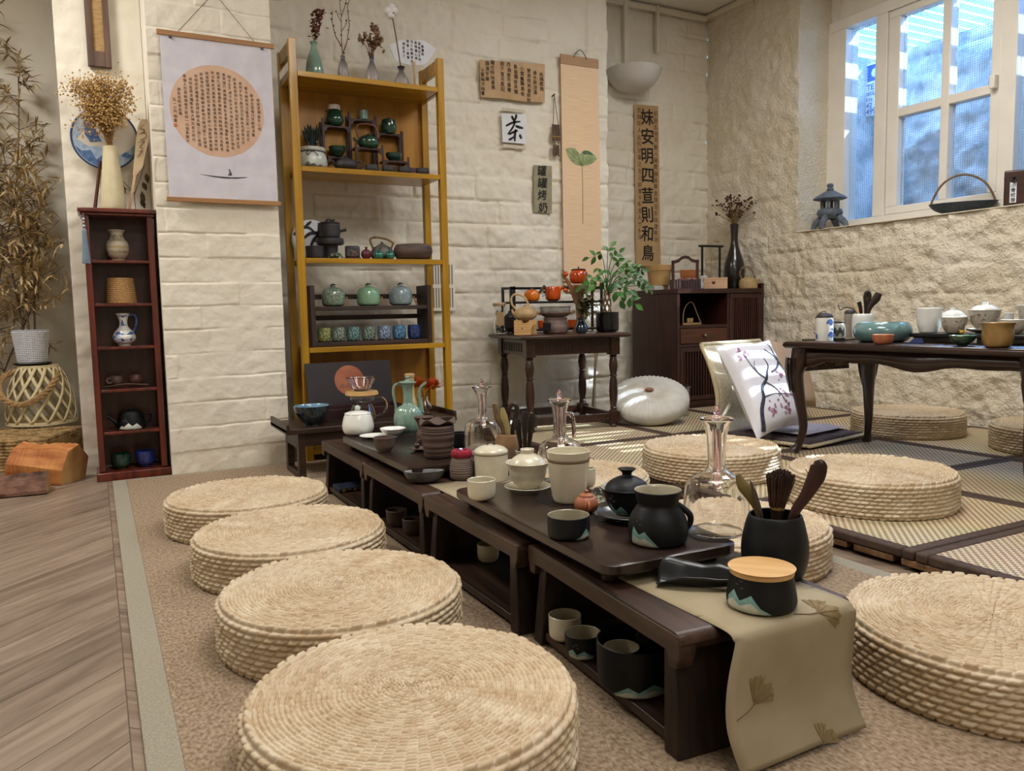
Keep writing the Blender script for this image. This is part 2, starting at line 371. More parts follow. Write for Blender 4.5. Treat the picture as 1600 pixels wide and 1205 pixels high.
# light well outside
ext_m = M('limewashed_stone', '#eceff1', .85, '#a3adb3', ns=5, lo=.38, hi=.62, det=8, bump=.8, bs=30, dist=.01)
wall('wall_outside', (4.98, 5.2, -.4), (0, -1, 0), (-1, 0, 0), 5.5, 2.80, course=.16, lay=(.35, .6), groove=.02, lump=.03, rough=.02, th=.2, seed=51, m=ext_m, step=.025)
S(B().bx(4.43, 5.2, -.3, 5.2, -.5, -.4).obj('floor_outside', ext_m))
S(B().bx(XR+.34, 4.98, 3.9, 4.1, -.4, 2.4).obj('wall_outside_end', ext_m))
steel = M('blue_grey_steel', '#5d6f80', .5, '#4c5c6c', ns=10, metal=.3)
gr = B()
for i in range(36): gr.bx(4.52, 5.75, .76+i*.10, .76+i*.10+.045, 2.60, 2.62)
gr.bx(4.52, 4.55, .76, 4.3, 2.57, 2.60); gr.bx(5.72, 5.75, .76, 4.3, 2.57, 2.60)
tag(gr.obj('slatted_grating', steel, smooth=0), 'blue-grey steel slatted canopy over the light well outside the window', 'grating')  # pavement grating; slat spacing and reach shaped to stripe the sunlight
# ------------------------------------------------------------------ light
W = bpy.data.worlds.new('world'); SC.world = W; W.use_nodes = True
bg = W.node_tree.nodes['Background']; bg.inputs['Color'].default_value = (.22, .48, 1, 1); bg.inputs['Strength'].default_value = 32
def area(name, loc, rot, sx, sy, e, col, spread=PI):
    l = bpy.data.lights.new(name, 'AREA'); l.shape = 'RECTANGLE'; l.size = sx; l.size_y = sy; l.energy = e; l.color = col; l.spread = spread
    o = bpy.data.objects.new(name, l); COL.objects.link(o); o.location = loc; o.rotation_euler = rot; return o
sun = bpy.data.lights.new('sun', 'SUN'); sun.energy = 20; sun.angle = math.radians(.3); sun.color = (.80, .90, 1)
so = bpy.data.objects.new('sun', sun); COL.objects.link(so); so.rotation_euler = Vector((-2.07, 1.0, -2.1)).to_track_quat('-Z', 'Y').to_euler()
po = area('window_daylight', (XG+.12, 2.25, 1.84), (0, PI/2, 0), 1.2, 2.9, 1, (1, 1, 1)); po.data.cycles.is_portal = True
warm = (1, .972, .935)
area('ceiling_lamp', (1.1, 1.2, 2.74), (0, 0, 0), 1.2, 1.2, 62, warm)
area('ceiling_lamp', (2.9, 2.4, 2.74), (0, 0, 0), .8, .8, 42, warm)
area('ceiling_lamp', (-.9, 3.3, 2.74), (0, 0, 0), .5, .5, 62, warm)
area('ceiling_lamp', (.4, -1.2, 2.74), (0, 0, 0), 1.4, 1.4, 50, warm)
SC.view_settings.view_transform = 'Standard'; SC.view_settings.look = 'None'; SC.view_settings.exposure = -0.22; SC.view_settings.gamma = 1
cy = SC.cycles
cy.use_denoising = True; cy.max_bounces = 10; cy.diffuse_bounces = 4; cy.glossy_bounces = 4; cy.transmission_bounces = 10; cy.transparent_max_bounces = 12; cy.caustics_reflective = False; cy.caustics_refractive = False
# ------------------------------------------------------------------ big furniture
# straw poufs
def pouf_mesh():
    R, H, p, rc = .2575, .106, .0118, .016; N = 672; spp = 6
    arc = R-rc+rc*PI/2+(H-2*rc)+rc*PI/2+.03; a1 = R-rc; a2 = a1+rc*PI/2; a3 = a2+H-2*rc; a4 = a3+rc*PI/2
    n1, n2 = int(round(a1/.0078)), int(round((arc-a1)/p)); nr = n1+n2; qv = np.linspace(.02, nr, nr*spp+1); s = np.where(qv < n1, qv*a1/n1, a1+(qv-n1)*(arc-a1)/n2)
    r = np.where(s < a1, s, np.where(s < a2, a1+rc*np.sin((s-a1)/rc), np.where(s < a3, R, np.where(s < a4, R-rc+rc*np.cos((s-a3)/rc), R-rc-(s-a4)))))
    z = np.where(s < a1, H, np.where(s < a2, H-rc+rc*np.cos((s-a1)/rc), np.where(s < a3, H-rc-(s-a2), np.where(s < a4, rc-rc*np.sin((s-a3)/rc), 0))))
    nrx = np.where(s < a1, 0, np.where(s < a2, np.sin((s-a1)/rc), np.where(s < a3, 1, np.where(s < a4, np.cos((s-a3)/rc), 0))))
    nrz = np.where(s < a1, 1, np.where(s < a2, np.cos((s-a1)/rc), np.where(s < a3, 0, np.where(s < a4, -np.sin((s-a3)/rc), -1))))
    z = z+.004*np.exp(-(s/.15)**2)
    th = np.linspace(0, 2*PI, N, endpoint=False)
    A, Sg = np.meshgrid(th, s); Q = np.meshgrid(th, qv)[1]; k = np.minimum(Q.astype(int), nr-1); u = Q-k; rk = np.where(k < n1, k*a1/n1, 9.)
    cnt = np.where(rk < .025, 14, np.where(rk < .06, 26, np.where(rk < .13, 48, np.where(rk < 1, 76, 66))))
    side = k >= n1
    ph = A/(2*PI)*cnt+np.where(side, .5*(k % 2), .03*k)+(u-.5)*np.where(side, .35, .45)
    ph = ph+.12*fbm(A*9, Sg*60, 5, 2)
    g = np.floor(ph).astype(int) % 97; w = ph-np.floor(ph)
    rs = np.random.RandomState(2); rnd = rs.rand(200, 97)[k, g]; rnd2 = rs.rand(200, 97)[k, g]
    e = np.minimum(w, 1-w); grain = 1-.75*np.exp(-(e/.10)**2)
    hgt = np.sin(PI*np.clip(u, 0, 1))**.85*grain*(.75+.5*rnd2)
    d = np.where(k == n1, .0085, np.where(side, .0066, .0054))*hgt+.0012*fbm(A*3, Sg*20, 8, 2)
    rr, zz = r[:, None]+d*nrx[:, None], z[:, None]+d*nrz[:, None]; zz = np.maximum(zz, 0)
    P = np.stack([rr*np.cos(A), rr*np.sin(A), zz], -1)
    b = B(); b.grid(P[:, ::-1].copy(), close=True)
    tone = (.3+.3*rnd+.28*fbm(A*1.4+3*np.cos(A), Sg*9, 12, 3)+.12*fbm(A*40, Sg*300, 3, 2))[:, ::-1].ravel()
    n = len(P)*N; b.v.append((0, 0, H+.002)); b.f += [(n, (j+1) % N, j)[::-1] if False else (j, (j+1) % N, n)[::-1] for j in range(N)]; b.m += [0]*N
    me = bpy.data.meshes.new('straw_pouf'); me.from_pydata(b.v, [], b.f); me.polygons.foreach_set('use_smooth', [True]*len(b.f))
    me.attributes.new('tone', 'FLOAT', 'POINT').data.foreach_set('value', list(tone)+[.4])
    me.materials.append(M('woven_straw', '#a98d68', .55, '#d6c8ae', attr='tone', lo=.1, hi=.8, bump=.25, bs=160, dist=.001)); me.update(); return me
pm = pouf_mesh()
PF = [(.410, 1.150, 0, 'biggest straw pouf, closest to the camera at the bottom edge of the picture'),
      (.447, 1.683, 0, 'straw pouf second from the camera in the row along the rug'),
      (.452, 2.222, 0, 'straw pouf third from the camera in the row along the rug'),
      (.425, 2.755, 0, 'straw pouf farthest from the camera in the row of four along the rug'),
      (1.46, .865, 0, 'large straw pouf on the rug beside the ginkgo runner end of the low tables'),
      (1.535, 1.640, 0, 'straw pouf mostly hidden behind the black tool cup and lidded black jar'),
      (1.52, 2.42, 0, 'straw pouf peeping out behind the cream gaiwan and black gaiwan'),
      (2.236, 1.745, .051, 'straw pouf on the tatami edge in front of the carved dark table'),
      (2.113, 2.375, .051, 'straw pouf on the tatami behind the tall glass decanter'),
      (3.60, 2.60, .051, 'straw pouf on the tatami against the rough wall under the carved table'),
      (3.68, 1.93, .051, 'straw pouf by the wall partly cut by the carved table leg')]
for i, (x, y, z, l) in enumerate(PF):
    tag(link('straw_pouf', pm, None, (x, y, z), i*1.7), l, 'pouf', 'woven straw poufs')
# rug
rugm = M('sisal_weave', '#6f5a44', .9, '#a8937a', ns=150, st=(1, .6, 1), lo=.3, hi=.7, det=3, bump=1, bs=170, bst=(1, .6, 1), dist=.004)
rt = T('sisal_rug', 'brown sisal rug with pale grey cloth border under the low tables and poufs', 'rug', (0, 0, 0))
b = B().bx(.085, 1.745, -1.2, 3.80, -.006, -.0005); b.obj('woven_field', rugm, rt)
bdm = M('grey_linen_binding', '#99917f', .85, '#857e6d', ns=200, bump=.5, bs=260, dist=.001)
b = B().bx(.030, .085, -1.2, 3.82, -.006, .0); b.bx(1.745, 1.80, -1.2, 3.82, -.006, .0); b.bx(.085, 1.745, 3.80, 3.82, -.006, 0); b.obj('border', bdm, rt, bev=.002)
# low tables
dk = wood('dark_elm_y', '#1a110d', '#463024', .42, axis=1, ns=10, bump=.3)
dkz_shade = wood('shaded_elm_z', '#0f0a07', '#2d1d15', .45, axis=2, ns=9, bump=.3)  # leg elm darker than the top: under-table shade put into the colour
def low_table():
    L, Wd, H = .541, .345, .208; t = T('low_tea_table', '', 'low table'); h = L/2
    # top: rounded ends, thick lip on both long sides
    def endprof(z0, z1, n=5):
        return [(h-.016+.016*math.sin(PI/2*i/n), z1-.016+.016*math.cos(PI/2*i/n)) for i in range(n+1)]+[(h-.006, z0)]
    pr = endprof(H-.028, H); poly = [(-a, c) for a, c in pr][::-1]+pr
    Tm = Matrix(((0, 0, 1, 0), (1, 0, 0, 0), (0, 1, 0, 0), (0, 0, 0, 1)))
    b = B().prism(poly, -Wd/2, Wd/2, T=Tm); b.obj('table_top', dk, t, smooth=30)
    for s in (-1, 1):
        b = B(); p2 = [(-h+.004, H-.004), (-h+.001, H-.03), (-h+.012, H-.058), (-h+.032, H-.058), (-h+.036, H-.036), (h-.036, H-.036), (h-.032, H-.058), (h-.012, H-.058), (h-.001, H-.03), (h-.004, H-.004)]
        x0 = s*(Wd/2-.03); b.prism(p2[::-1] if s > 0 else p2[::-1], min(x0, s*(Wd/2+.001)), max(x0, s*(Wd/2+.001)), T=Tm); b.obj('side_rail', dk, t, smooth=30, bev=.002)
    for s in (-1, 1):
        b = B(); w = Wd/2-.012
        vs = [(-w, s*(h-.035), H-.03), (w, s*(h-.035), H-.03), (w, s*(h-.062), H-.03), (-w, s*(h-.062), H-.03), (-w-.008, s*(h-.012), 0), (w+.008, s*(h-.012), 0), (w+.008, s*(h-.05), 0), (-w-.008, s*(h-.05), 0)]
        fs = [(0, 1, 2, 3), (7, 6, 5, 4), (0, 4, 5, 1), (1, 5, 6, 2), (2, 6, 7, 3), (3, 7, 4, 0)]
        if s > 0: fs = [f[::-1] for f in fs]
        b.add(vs, [f[::-1] for f in fs]); b.obj('leg', dkz_shade, t, bev=.003)
    B().bx(-Wd/2+.012, Wd/2-.012, -h+.052, h-.052, .012, .030).obj('lower_shelf', dk, t, bev=.002)
    return t
t0 = low_table()
TY = [.913+.2705, 1.456+.2705, 2.006+.2705, 2.556+.2705]
TL = ['dark low tea table at the camera end, draped with the ginkgo runner', 'second dark low tea table from the camera, under the front tea tray', 'third dark low tea table from the camera, holding the cream canister and boat dish', 'dark low tea table farthest from the camera, next to the scroll-ended bench']
TX = .9385
for i, y in enumerate(TY):
    if i == 0: t0.location = (TX+.004, y-.014, 0); t0['label'] = TL[0]; t0['group'] = 'low tea tables in a row'; t0.rotation_euler = (0, 0, math.radians(-3.6))
    else: copy(t0, (TX, y, 0), 0, TL[i])
# tea trays
def tray(name, label, x0, x1, y0, y1, z0, z1, rz=0, slots=()):
    cx, cy = (x0+x1)/2, (y0+y1)/2; t = T(name, label, 'tea tray', (cx, cy, z0), rz); hx, hy, r = (x1-x0)/2, (y1-y0)/2, .03
    def rr(hx, hy, r): return [(sx*(hx-r)+r*math.cos(a), sy*(hy-r)+r*math.sin(a)) for sx, sy, s in ((1, 1, 0), (-1, 1, 1), (-1, -1, 2), (1, -1, 3)) for a in [PI/2*(s+k/6) for k in range(7)]]
    tm = M('tray_lacquer', '#2a1d19', .28, '#241712', ns=12, st=(4, .5, 4), coat=.15, bump=.05, bs=40)
    hh = z1-z0; b = B(); o = rr(hx, hy, r); i1 = rr(hx-.004, hy-.004, r-.004)
    n = len(o); vs = [(x, y, .018) for x, y in rr(hx-.006, hy-.006, r-.004)]+[(x, y, .024) for x, y in o]+[(x, y, hh-.002) for x, y in o]+[(x, y, hh) for x, y in i1]
    fs = [(k*n+i, k*n+(i+1) % n, (k+1)*n+(i+1) % n, (k+1)*n+i) for k in range(3) for i in range(n)]+[tuple(range(n))[::-1], tuple(range(3*n, 4*n))]
    b.add(vs, fs); b.obj('tray_board', tm, t, smooth=30)
    for sx in (-1, 1):
        for sy in (-1, 1): B().lathe([(0, 0), (.014, 0), (.016, .018), (0, .018)], 16, c=(sx*(hx-.035), sy*(hy-.05), 0)).obj('foot', tm, t)
    sm = M('slot_dark', '#0b0706', .6)
    for (sx, sy, sn, sl) in slots:
        b = B()
        for k in range(sn): b.bx(sx-sl/2, sx+sl/2, sy+k*.011, sy+k*.011+.004, hh-.001, hh+.0005)
        b.obj('drain_slot_grille', sm, t)
    return t
tray('tea_tray', 'long dark lacquered tea tray near the camera, carrying the cream and black tea ware', .775, 1.075, 1.115, 1.835, .2112, .252, math.radians(-1.5), slots=((.03, .06, 9, .12), (.02, -.12, 7, .12)))
tray('tea_tray', 'dark tea tray on the farthest low tables, carrying the clay pots and celadon ewer', .785, 1.075, 2.15, 2.88, .208, .252, 0, slots=((.03, .1, 10, .12),))
# tatami platform
tat = bpy.data.materials.new('tatami_weave'); tat.use_nodes = True
def tatami_mat():
    N, L = tat.node_tree.nodes, tat.node_tree.links; p = N['Principled BSDF']; tc = N.new('ShaderNodeTexCoord')
    mp = N.new('ShaderNodeMapping'); mp.inputs['Rotation'].default_value = (0, 0, PI/4); L.new(tc.outputs['Object'], mp.inputs['Vector'])
    ck = N.new('ShaderNodeTexChecker'); ck.inputs['Scale'].default_value = 84; L.new(tc.outputs['Object'], ck.inputs['Vector'])
    ck.inputs['Color1'].default_value = lin('#dccba9'); ck.inputs['Color2'].default_value = lin('#8a7350')
    ns = N.new('ShaderNodeTexNoise'); ns.inputs['Scale'].default_value = 4; L.new(tc.outputs['Object'], ns.inputs['Vector'])
    mx = N.new('ShaderNodeMixRGB'); mx.blend_type = 'MULTIPLY'; mx.inputs['Fac'].default_value = .3; L.new(ck.outputs['Color'], mx.inputs[1]); L.new(ns.outputs['Color'], mx.inputs[2]); L.new(mx.outputs['Color'], p.inputs['Base Color'])
    p.inputs['Roughness'].default_value = .5; bp = N.new('ShaderNodeBump'); bp.inputs['Strength'].default_value = .5; bp.inputs['Distance'].default_value = .003; L.new(ck.outputs['Fac'], bp.inputs['Height']); bp.invert = True; L.new(bp.outputs['Normal'], p.inputs['Normal'])
tatami_mat()
tbd = M('brown_cloth_edge', '#3b2b22', .75, '#4a382c', ns=40, bump=.3, bs=300)
XS = [1.862, 2.59, 3.318, 4.046]; YS = [.02, .668, 1.316, 1.93, 2.56, 3.20, 3.84]
sun_l = {(0, 3): 'tatami mat crossed by the sunlight stripes in front of the oak side table', (0, 2): 'tatami mat under the two straw poufs at the platform edge', (0, 1): 'tatami mat at the platform corner nearest the large straw pouf', (1, 2): 'tatami mat carrying the front legs of the carved table', (1, 3): 'tatami mat under the white rattan floor chair', (0, 4): 'tatami mat in front of the oak side table feet'}
nth = ['nearest the low tables', 'in the middle row of the platform', 'along the rough window wall']
rowl = ['row closest to the camera', 'second row from the camera', 'third row from the camera', 'fourth row from the camera', 'fifth row from the camera', 'last row before the back wall']
for j in range(6):
    for i in range(3):
        x0, x1, y0, y1 = XS[i]+.002, XS[i+1]-.002, YS[j]+.002, YS[j+1]-.002
        if j == 5: y1 = 4.02
        t = T('tatami_mat', sun_l.get((i, j), 'woven tatami mat %s, %s' % (nth[i], rowl[j])), 'tatami mat', ((x0+x1)/2, (y0+y1)/2, .024), 0, 'tatami mats on the platform')
        hx, hy, e = (x1-x0)/2, (y1-y0)/2, .036
        B().bx(-hx+e, hx-e, -hy+e, hy-e, 0, .0255).obj('woven_face', tat, t, smooth=0)
        b = B(); b.bx(-hx, hx, -hy, -hy+e, 0, .027); b.bx(-hx, hx, hy-e, hy, 0, .027); b.bx(-hx, -hx+e, -hy+e, hy-e, 0, .027); b.bx(hx-e, hx, -hy+e, hy-e, 0, .027)
        b.obj('cloth_border', tbd, t, bev=.006)
pw = wood('pallet_timber', '#4a3220', '#80603f', .6, axis=0, ns=8)
pt = T('slatted_platform', 'low brown timber slat platform under the tatami mats', 'platform', (0, 0, 0))
for j in range(27):
    y = .03+j*.15; B().bx(1.866, 4.04, y, y+.125, .006, .0235).obj('deck_board', pw, pt, bev=.002)
B().bx(1.90, 3.98, .05, .11, -.006, .006).obj('runner', pw, pt); B().bx(1.90, 3.98, 3.8, 3.86, -.006, .006).obj('runner', pw, pt); B().bx(1.95, 2.0, .11, 3.8, -.006, .006).obj('runner', pw, pt)
# ochre rack
oc = wood('ochre_varnish_z', '#8c640a', '#b98a1c', .35, axis=2, ns=5, coat=.3, bump=.1); ocx = wood('ochre_varnish_x', '#8c640a', '#b98a1c', .35, axis=0, ns=5, coat=.3, bump=.1)
RX0, RX1, RY0, RY1 = .866, 1.632, 3.795, 4.055
rk = T('shelving_rack', 'tall open ochre wooden rack holding tea ware against the white wall', 'rack', (RX0, RY0, 0))
w_, d_ = RX1-RX0, RY1-RY0; SH = [1.822, 1.392, .967, .543]
for x in (0, w_-.034):
    B().bx(x, x+.034, 0, .034, 0, 1.965).obj('post', oc, rk, bev=.002)
    B().bx(x, x+.034, d_-.034, d_, 0, 1.965).obj('post', oc, rk, bev=.002)
    B().bx(x+.006, x+.028, .034, d_-.034, 1.90, 1.963).obj('side_rail', ocx, rk, bev=.002)
    B().bx(x+.006, x+.028, .034, d_-.034, 1.80, 1.835).obj('side_rail', ocx, rk, bev=.002)
for z in SH: B().bx(.035, w_-.035, .001, d_-.001, z-.024, z).obj('shelf', ocx, rk, bev=.0015)
bkp = wood('ochre_back_panel', '#8a5c10', '#b07c22', .4, axis=2, ns=3, coat=.2)
B().bx(.035, w_-.035, d_-.012, d_-.002, 1.40, 1.797).obj('back_panel', bkp, rk); B().bx(.035, w_-.035, d_-.012, d_-.002, .06, .518).obj('back_panel', bkp, rk)
B().bx(.035, w_-.035, .001, d_-.001, .03, .055).obj('shelf', ocx, rk)
# narrow mahogany shelf
mh = wood('mahogany', '#3a120a', '#6e2a17', .3, axis=2, ns=6, coat=.35); mhd = wood('mahogany_back', '#3a170d', '#5c2a1a', .35, axis=2, ns=5, coat=.2)
NX0, NX1, NY0, NY1 = -.016, .257, 3.865, 4.045
ns_ = T('narrow_shelf', 'tall narrow mahogany shelf standing between the pier and white brick pillar', 'shelf', (NX0, NY0, -.006)); w_, d_ = NX1-NX0, NY1-NY0
for x in (0, w_-.024): B().bx(x, x+.024, 0, d_, .04, 1.155).obj('side_panel', mh, ns_, bev=.002)
B().bx(.024, w_-.024, d_-.012, d_, .04, 1.155).obj('back_panel', mhd, ns_)
b = B().bx(-.016, w_+.016, -.022, d_, 1.158, 1.176); b.bx(-.008, w_+.008, -.012, d_, 1.146, 1.158); b.obj('cornice_top', mh, ns_, bev=.004)
NZ = [.958, .772, .585, .398, .212, .03]
for z in NZ[:5]: B().bx(.024, w_-.024, .004, d_-.012, z-.012, z).obj('shelf', mh, ns_, bev=.0015)
B().bx(-.012, w_+.012, -.016, d_, 0, .036).obj('plinth', mh, ns_, bev=.003)
NZ[5] = .037; NZ = [z-.006 for z in NZ]
# bench with scroll ends
bn = wood('dark_bench', '#231812', '#3d2b20', .4, axis=0, ns=8)
bt = T('scroll_ended_bench', 'low dark bench with upturned ends in front of the ochre rack', 'bench', (.69, 3.375, 0))
b = B().bx(0, .78, 0, .345, .196, .219); b.obj('bench_top', bn, bt, bev=.003)
for x0 in (0, .766): B().bx(x0, x0+.014, -.002, .347, .2, .243).obj('scroll_end', bn, bt, bev=.005)
for x0 in (.05, .70):
    b = B(); o = [(.03, 0), (.27, 0), (.27, .196), (.03, .196)]; b.bx(x0, x0+.03, .015, .055, 0, .196); b.bx(x0, x0+.03, .24, .28, 0, .196); b.bx(x0, x0+.03, .055, .24, .13, .196); b.bx(x0, x0+.03, .055, .24, 0, .025); b.obj('leg', bn, bt, bev=.003)
B().bx(.08, .70, .02, .045, .14, .196).obj('apron', bn, bt)
# ------------------------------------------------------------------ small things: helpers
def grad(name, c1, c2, z0, z1, rough=.5):
    """glaze that changes from foot (c1) to rim (c2)"""
    if name in MATS: return MATS[name]
    m = M(name, c1, rough); N, L = m.node_tree.nodes, m.node_tree.links; tc = N.new('ShaderNodeTexCoord'); sp = N.new('ShaderNodeSeparateXYZ'); mr = N.new('ShaderNodeMapRange'); r = N.new('ShaderNodeValToRGB')
    mr.inputs['From Min'].default_value = z0; mr.inputs['From Max'].default_value = z1; r.color_ramp.elements[0].color = lin(c1); r.color_ramp.elements[1].color = lin(c2)
    L.new(tc.outputs['Object'], sp.inputs[0]); L.new(sp.outputs['Z'], mr.inputs['Value']); L.new(mr.outputs[0], r.inputs['Fac']); L.new(r.outputs['Color'], m.node_tree.nodes['Principled BSDF'].inputs['Base Color']); return m
def cer(name, c, c2=None, rough=.25, ns=25, bump=.04, coat=.3, **k): return M(name, c, rough, c2 or c, ns=ns, bump=bump, bs=30, coat=coat, **k)
cream_g = cer('cream_glaze', '#cfc8b2', '#c4bca4', .28); cream_in = cer('cream_inside', '#c9c2ac', '#bdb59c', .2)
white_g = cer('white_glaze', '#e4e4de', '#dcdcd5', .2); black_s = cer('black_stoneware', '#0e0f11', '#17181a', .5, coat=0, bump=.1, spec=.28)
grey_in = cer('grey_cream_inside', '#a9a18c', '#958d78', .18); clay = cer('brown_clay', '#4a3a33', '#5b4a41', .6, coat=0, bump=.3)
celad = cer('celadon_glaze', '#6c8779', '#7b9586', .15, coat=.5); green_g = cer('green_glaze', '#0f2a21', '#1f4636', .12, coat=.7, ns=12)
terra = cer('terracotta', '#8f5236', '#a4633f', .5, coat=0); black_w = cer('black_clay', '#252326', '#302d30', .6, coat=0, bump=.2)
orange_g = cer('persimmon_glaze', '#b8410c', '#d4581a', .15, coat=.6, ns=9); tan_c = cer('tan_clay', '#9b8058', '#ad9268', .6, coat=0, bump=.15)
mount_c = M('mountain_cream', '#c9c7b8', .5, '#a8b3a8', ns=60, lo=.3, hi=.7); mount_t = M('mountain_teal', '#5f8f8c', .5, '#86aaa2', ns=50)
bird_m = M('bird_grey', '#6f7a7c', .6); blue_ink = M('cobalt_ink', '#2b4684', .3, '#5b78b0', ns=40); black_ink = M('black_ink', '#14120f', .7)
bamboo = wood('bamboo_wood', '#b88d55', '#d2ab74', .4, axis=0, ns=6); dark_w = wood('dark_wood_small', '#1a110d', '#35231a', .4, axis=2, ns=9)
glass_m = M('clear_glass', '#ffffff', .0, trans=1, ior=1.45, spec=.5); pink_glass = M('pink_glass', '#f3d3dc', .02, trans=1, ior=1.45)
stem_m = M('dry_stem', '#4d3626', .8, '#6a4b33', ns=40); steel_m = M('brushed_steel', '#b9bcbd', .25, metal=1); rope_m = M('jute_rope', '#a98a60', .9, '#8d6f48', ns=60, bump=.6, bs=120)
white_p = M('white_paper', '#dedfe2', .8, '#d5d6da', ns=20, bump=.1, bs=80); tan_p = M('tan_paper', '#c2a27c', .8, '#b5946c', ns=12, bump=.1, bs=80)
def here(px, py, z=None, y=None, x=None, zz=None):
    p = at(px, py, z=z, y=y, x=x)
    if zz is not None: p.z = zz
    return p, mpp(p), math.atan2(-p.x, p.y)
def pot(name, label, cat, P, pts, mats, group=None, t=1.6, n=40, k=4, wob=None, sx=1):
    """a thing that is one thrown vessel"""
    p, m, rz = P; q = prof(pts, m, k); pr_, mi = shell(q, t*m); mats = mats if isinstance(mats, list) else [mats, mats]
    o = B().lathe(pr_, n, mi, wob=wob, sx=sx).obj(name, mats, None, p, rz); return tag(o, label, cat, group), m, q
def root(name, label, cat, P, group=None):
    p, m, rz = P; return T(name, label, cat, p, rz, group), m
def ves(r, m, name, pts, mats, t=1.6, n=40, k=4, z=0, wob=None, x=0, y=0):
    q = prof([(a, b+z) for a, b in pts], m, k); pr_, mi = shell(q, t*m); mats = mats if isinstance(mats, list) else [mats, mats]
    return B().lathe(pr_, n, mi, c=(x*m, y*m, 0), wob=wob).obj(name, mats, r), q
def lid(r, m, name, pts, mat, n=32, k=3, x=0, y=0, parent=None):
    return B().lathe(prof(pts, m, k), n, c=(x*m, y*m, 0)).obj(name, mat, parent or r)
def tb(r, m, name, pts, rad, mat, n=8, k=4, flat=1):
    P = cr([(a*m, b*m, c*m) for a, b, c in pts], k)
    if isinstance(rad, (list, tuple)): R = [float(np.interp(i/(len(P)-1), np.linspace(0, 1, len(rad)), rad))*m for i in range(len(P))]
    else: R = rad*m
    return B().tube(P, R, n, flat=flat).obj(name, mat, r)
FR = -PI/2   # local angle that faces the camera
def hills(r, q, m, a0, a1, pk, base=1.2, birds=True, cream_low=True, name='mountain_motif', mats=None):
    f = peaks(pk); mm = mats or (mount_c, mount_t)
    motif(name, r, q, FR+a0, FR+a1, lambda u: m*max(f(u), base+.1), lambda u: m*base, mm[1], 40)
    motif(name, r, q, FR+a0, FR+a1, lambda u: m*max(f(u)*.62, base+.05), lambda u: m*base, mm[0], 40, eps=.0009)
    if birds:
        b = B(); hm = max(h for _, h in pk)
        for du, dz in ((.15, 1.25), (.28, 1.12), (.24, 1.42)):
            a = FR+a0+(a1-a0)*(du+.1); z = hm*dz*m; rr = rad_at(q, z)+.001; w = .055
            for s in (-1, 1):
                b.add([(rr*math.cos(a), rr*math.sin(a), z), (rr*math.cos(a+s*w), rr*math.sin(a+s*w), z+1.5*m), (rr*math.cos(a+s*w), rr*math.sin(a+s*w), z+2.1*m), (rr*math.cos(a), rr*math.sin(a), z+.8*m)], [(0, 1, 2, 3) if s < 0 else (3, 2, 1, 0)])
        b.obj('bird_print', bird_m, r)
TZ, YZ, SZ, BZ = .2525, .2095, .0305, .2195
# ------------------------------------------------------------------ front tray
P = here(753, 780, z=TZ); pot('tea_cup', 'small plain cream cup on the near edge of the front tray', 'cup', P, [(14, 0), (19, 2.5), (22, 9), (22.4, 31)], [cream_g, cream_in])
P = here(825, 767, z=TZ); r, m = root('gaiwan', 'cream lidded gaiwan on its saucer beside the tall cream pitcher', 'gaiwan', P)
ves(r, m, 'saucer', [(17, 0), (18, 2), (27, 4), (37, 8.5)], cream_g, t=1.2); ves(r, m, 'bowl', [(15.5, 6), (17, 9), (24, 15), (28.5, 26), (30.5, 36), (35, 46)], [cream_g, cream_in])
lid(r, m, 'lid', [(28.5, 43.5), (28, 46), (22, 53), (12, 58.5), (10, 60), (11, 66), (9, 66.5), (8, 64), (0, 64)], cream_g)
P = here(889, 783, z=TZ); r, m = root('fair_cup', 'tall cream pitcher topped by a flat strainer bowl', 'pitcher', P)
ves(r, m, 'body', [(22, 0), (25, 5), (29, 30), (32, 58), (32.5, 66)], [cream_g, cream_in])
ves(r, m, 'strainer', [(24, 66.6), (31, 67), (32.5, 70), (34, 80)], [cream_g, cream_in]); B().lathe(prof([(32.8, 64), (33.1, 66), (32.8, 68)], m, 2), 40).obj('brown_rim', M('iron_rim', '#6e5a44', .5), r)
P = here(916, 761, z=TZ); pot('tea_cup', 'cream cup half hidden behind the tall cream pitcher', 'cup', P, [(9, 0), (12, 2), (14.5, 9), (14.6, 30)], [cream_g, cream_in])
P = here(916.5, 800, z=TZ); r, m = root('clay_teapot', 'tiny orange clay teapot ornament between the cream pitcher and black cup', 'teapot', P)
_, q = ves(r, m, 'body', [(10, 0), (17, 5), (19.3, 13), (16, 21), (11, 25)], terra, t=1); lid(r, m, 'lid', [(11.4, 25), (10, 28), (3, 30), (2.2, 32), (3.6, 34), (0, 36)], terra)
tb(r, m, 'handle', [(3, -17, 19), (4, -24, 18), (4, -26, 11), (3, -18, 5)], 2, terra); tb(r, m, 'spout', [(-3, 17, 10), (-4, 24, 14), (-5, 28, 21)], [3, 1.5], terra)
P = here(938, 786, z=TZ); r, m = root('glass_tea_pet', 'pale greenish glass pebble ornament behind the tiny clay teapot', 'ornament', P)
B().ball((0, 0, 13*m), 13*m, 18, sx=1.15, sy=.9).obj('glass_body', M('green_glass', '#dfeee2', .05, trans=1, ior=1.4), r)
P = here(980, 811, z=TZ); r, m = root('gaiwan', 'black gaiwan with mountain print, black lid and saucer, beside the wide black pitcher', 'gaiwan', P)
ves(r, m, 'saucer', [(22, 0), (23, 2), (38, 6), (48, 11)], cer('blue_black_glaze', '#1b2026', '#262c33', .3), t=1.3)
_, q = ves(r, m, 'bowl', [(18, 8), (19, 10), (28, 19), (34, 33), (36.5, 42), (42.5, 51)], [black_s, grey_in]); hills(r, q, m, -1.1, .2, [(0, 12), (.15, 30), (.35, 18), (.62, 27), (1, 11)], 10.5)
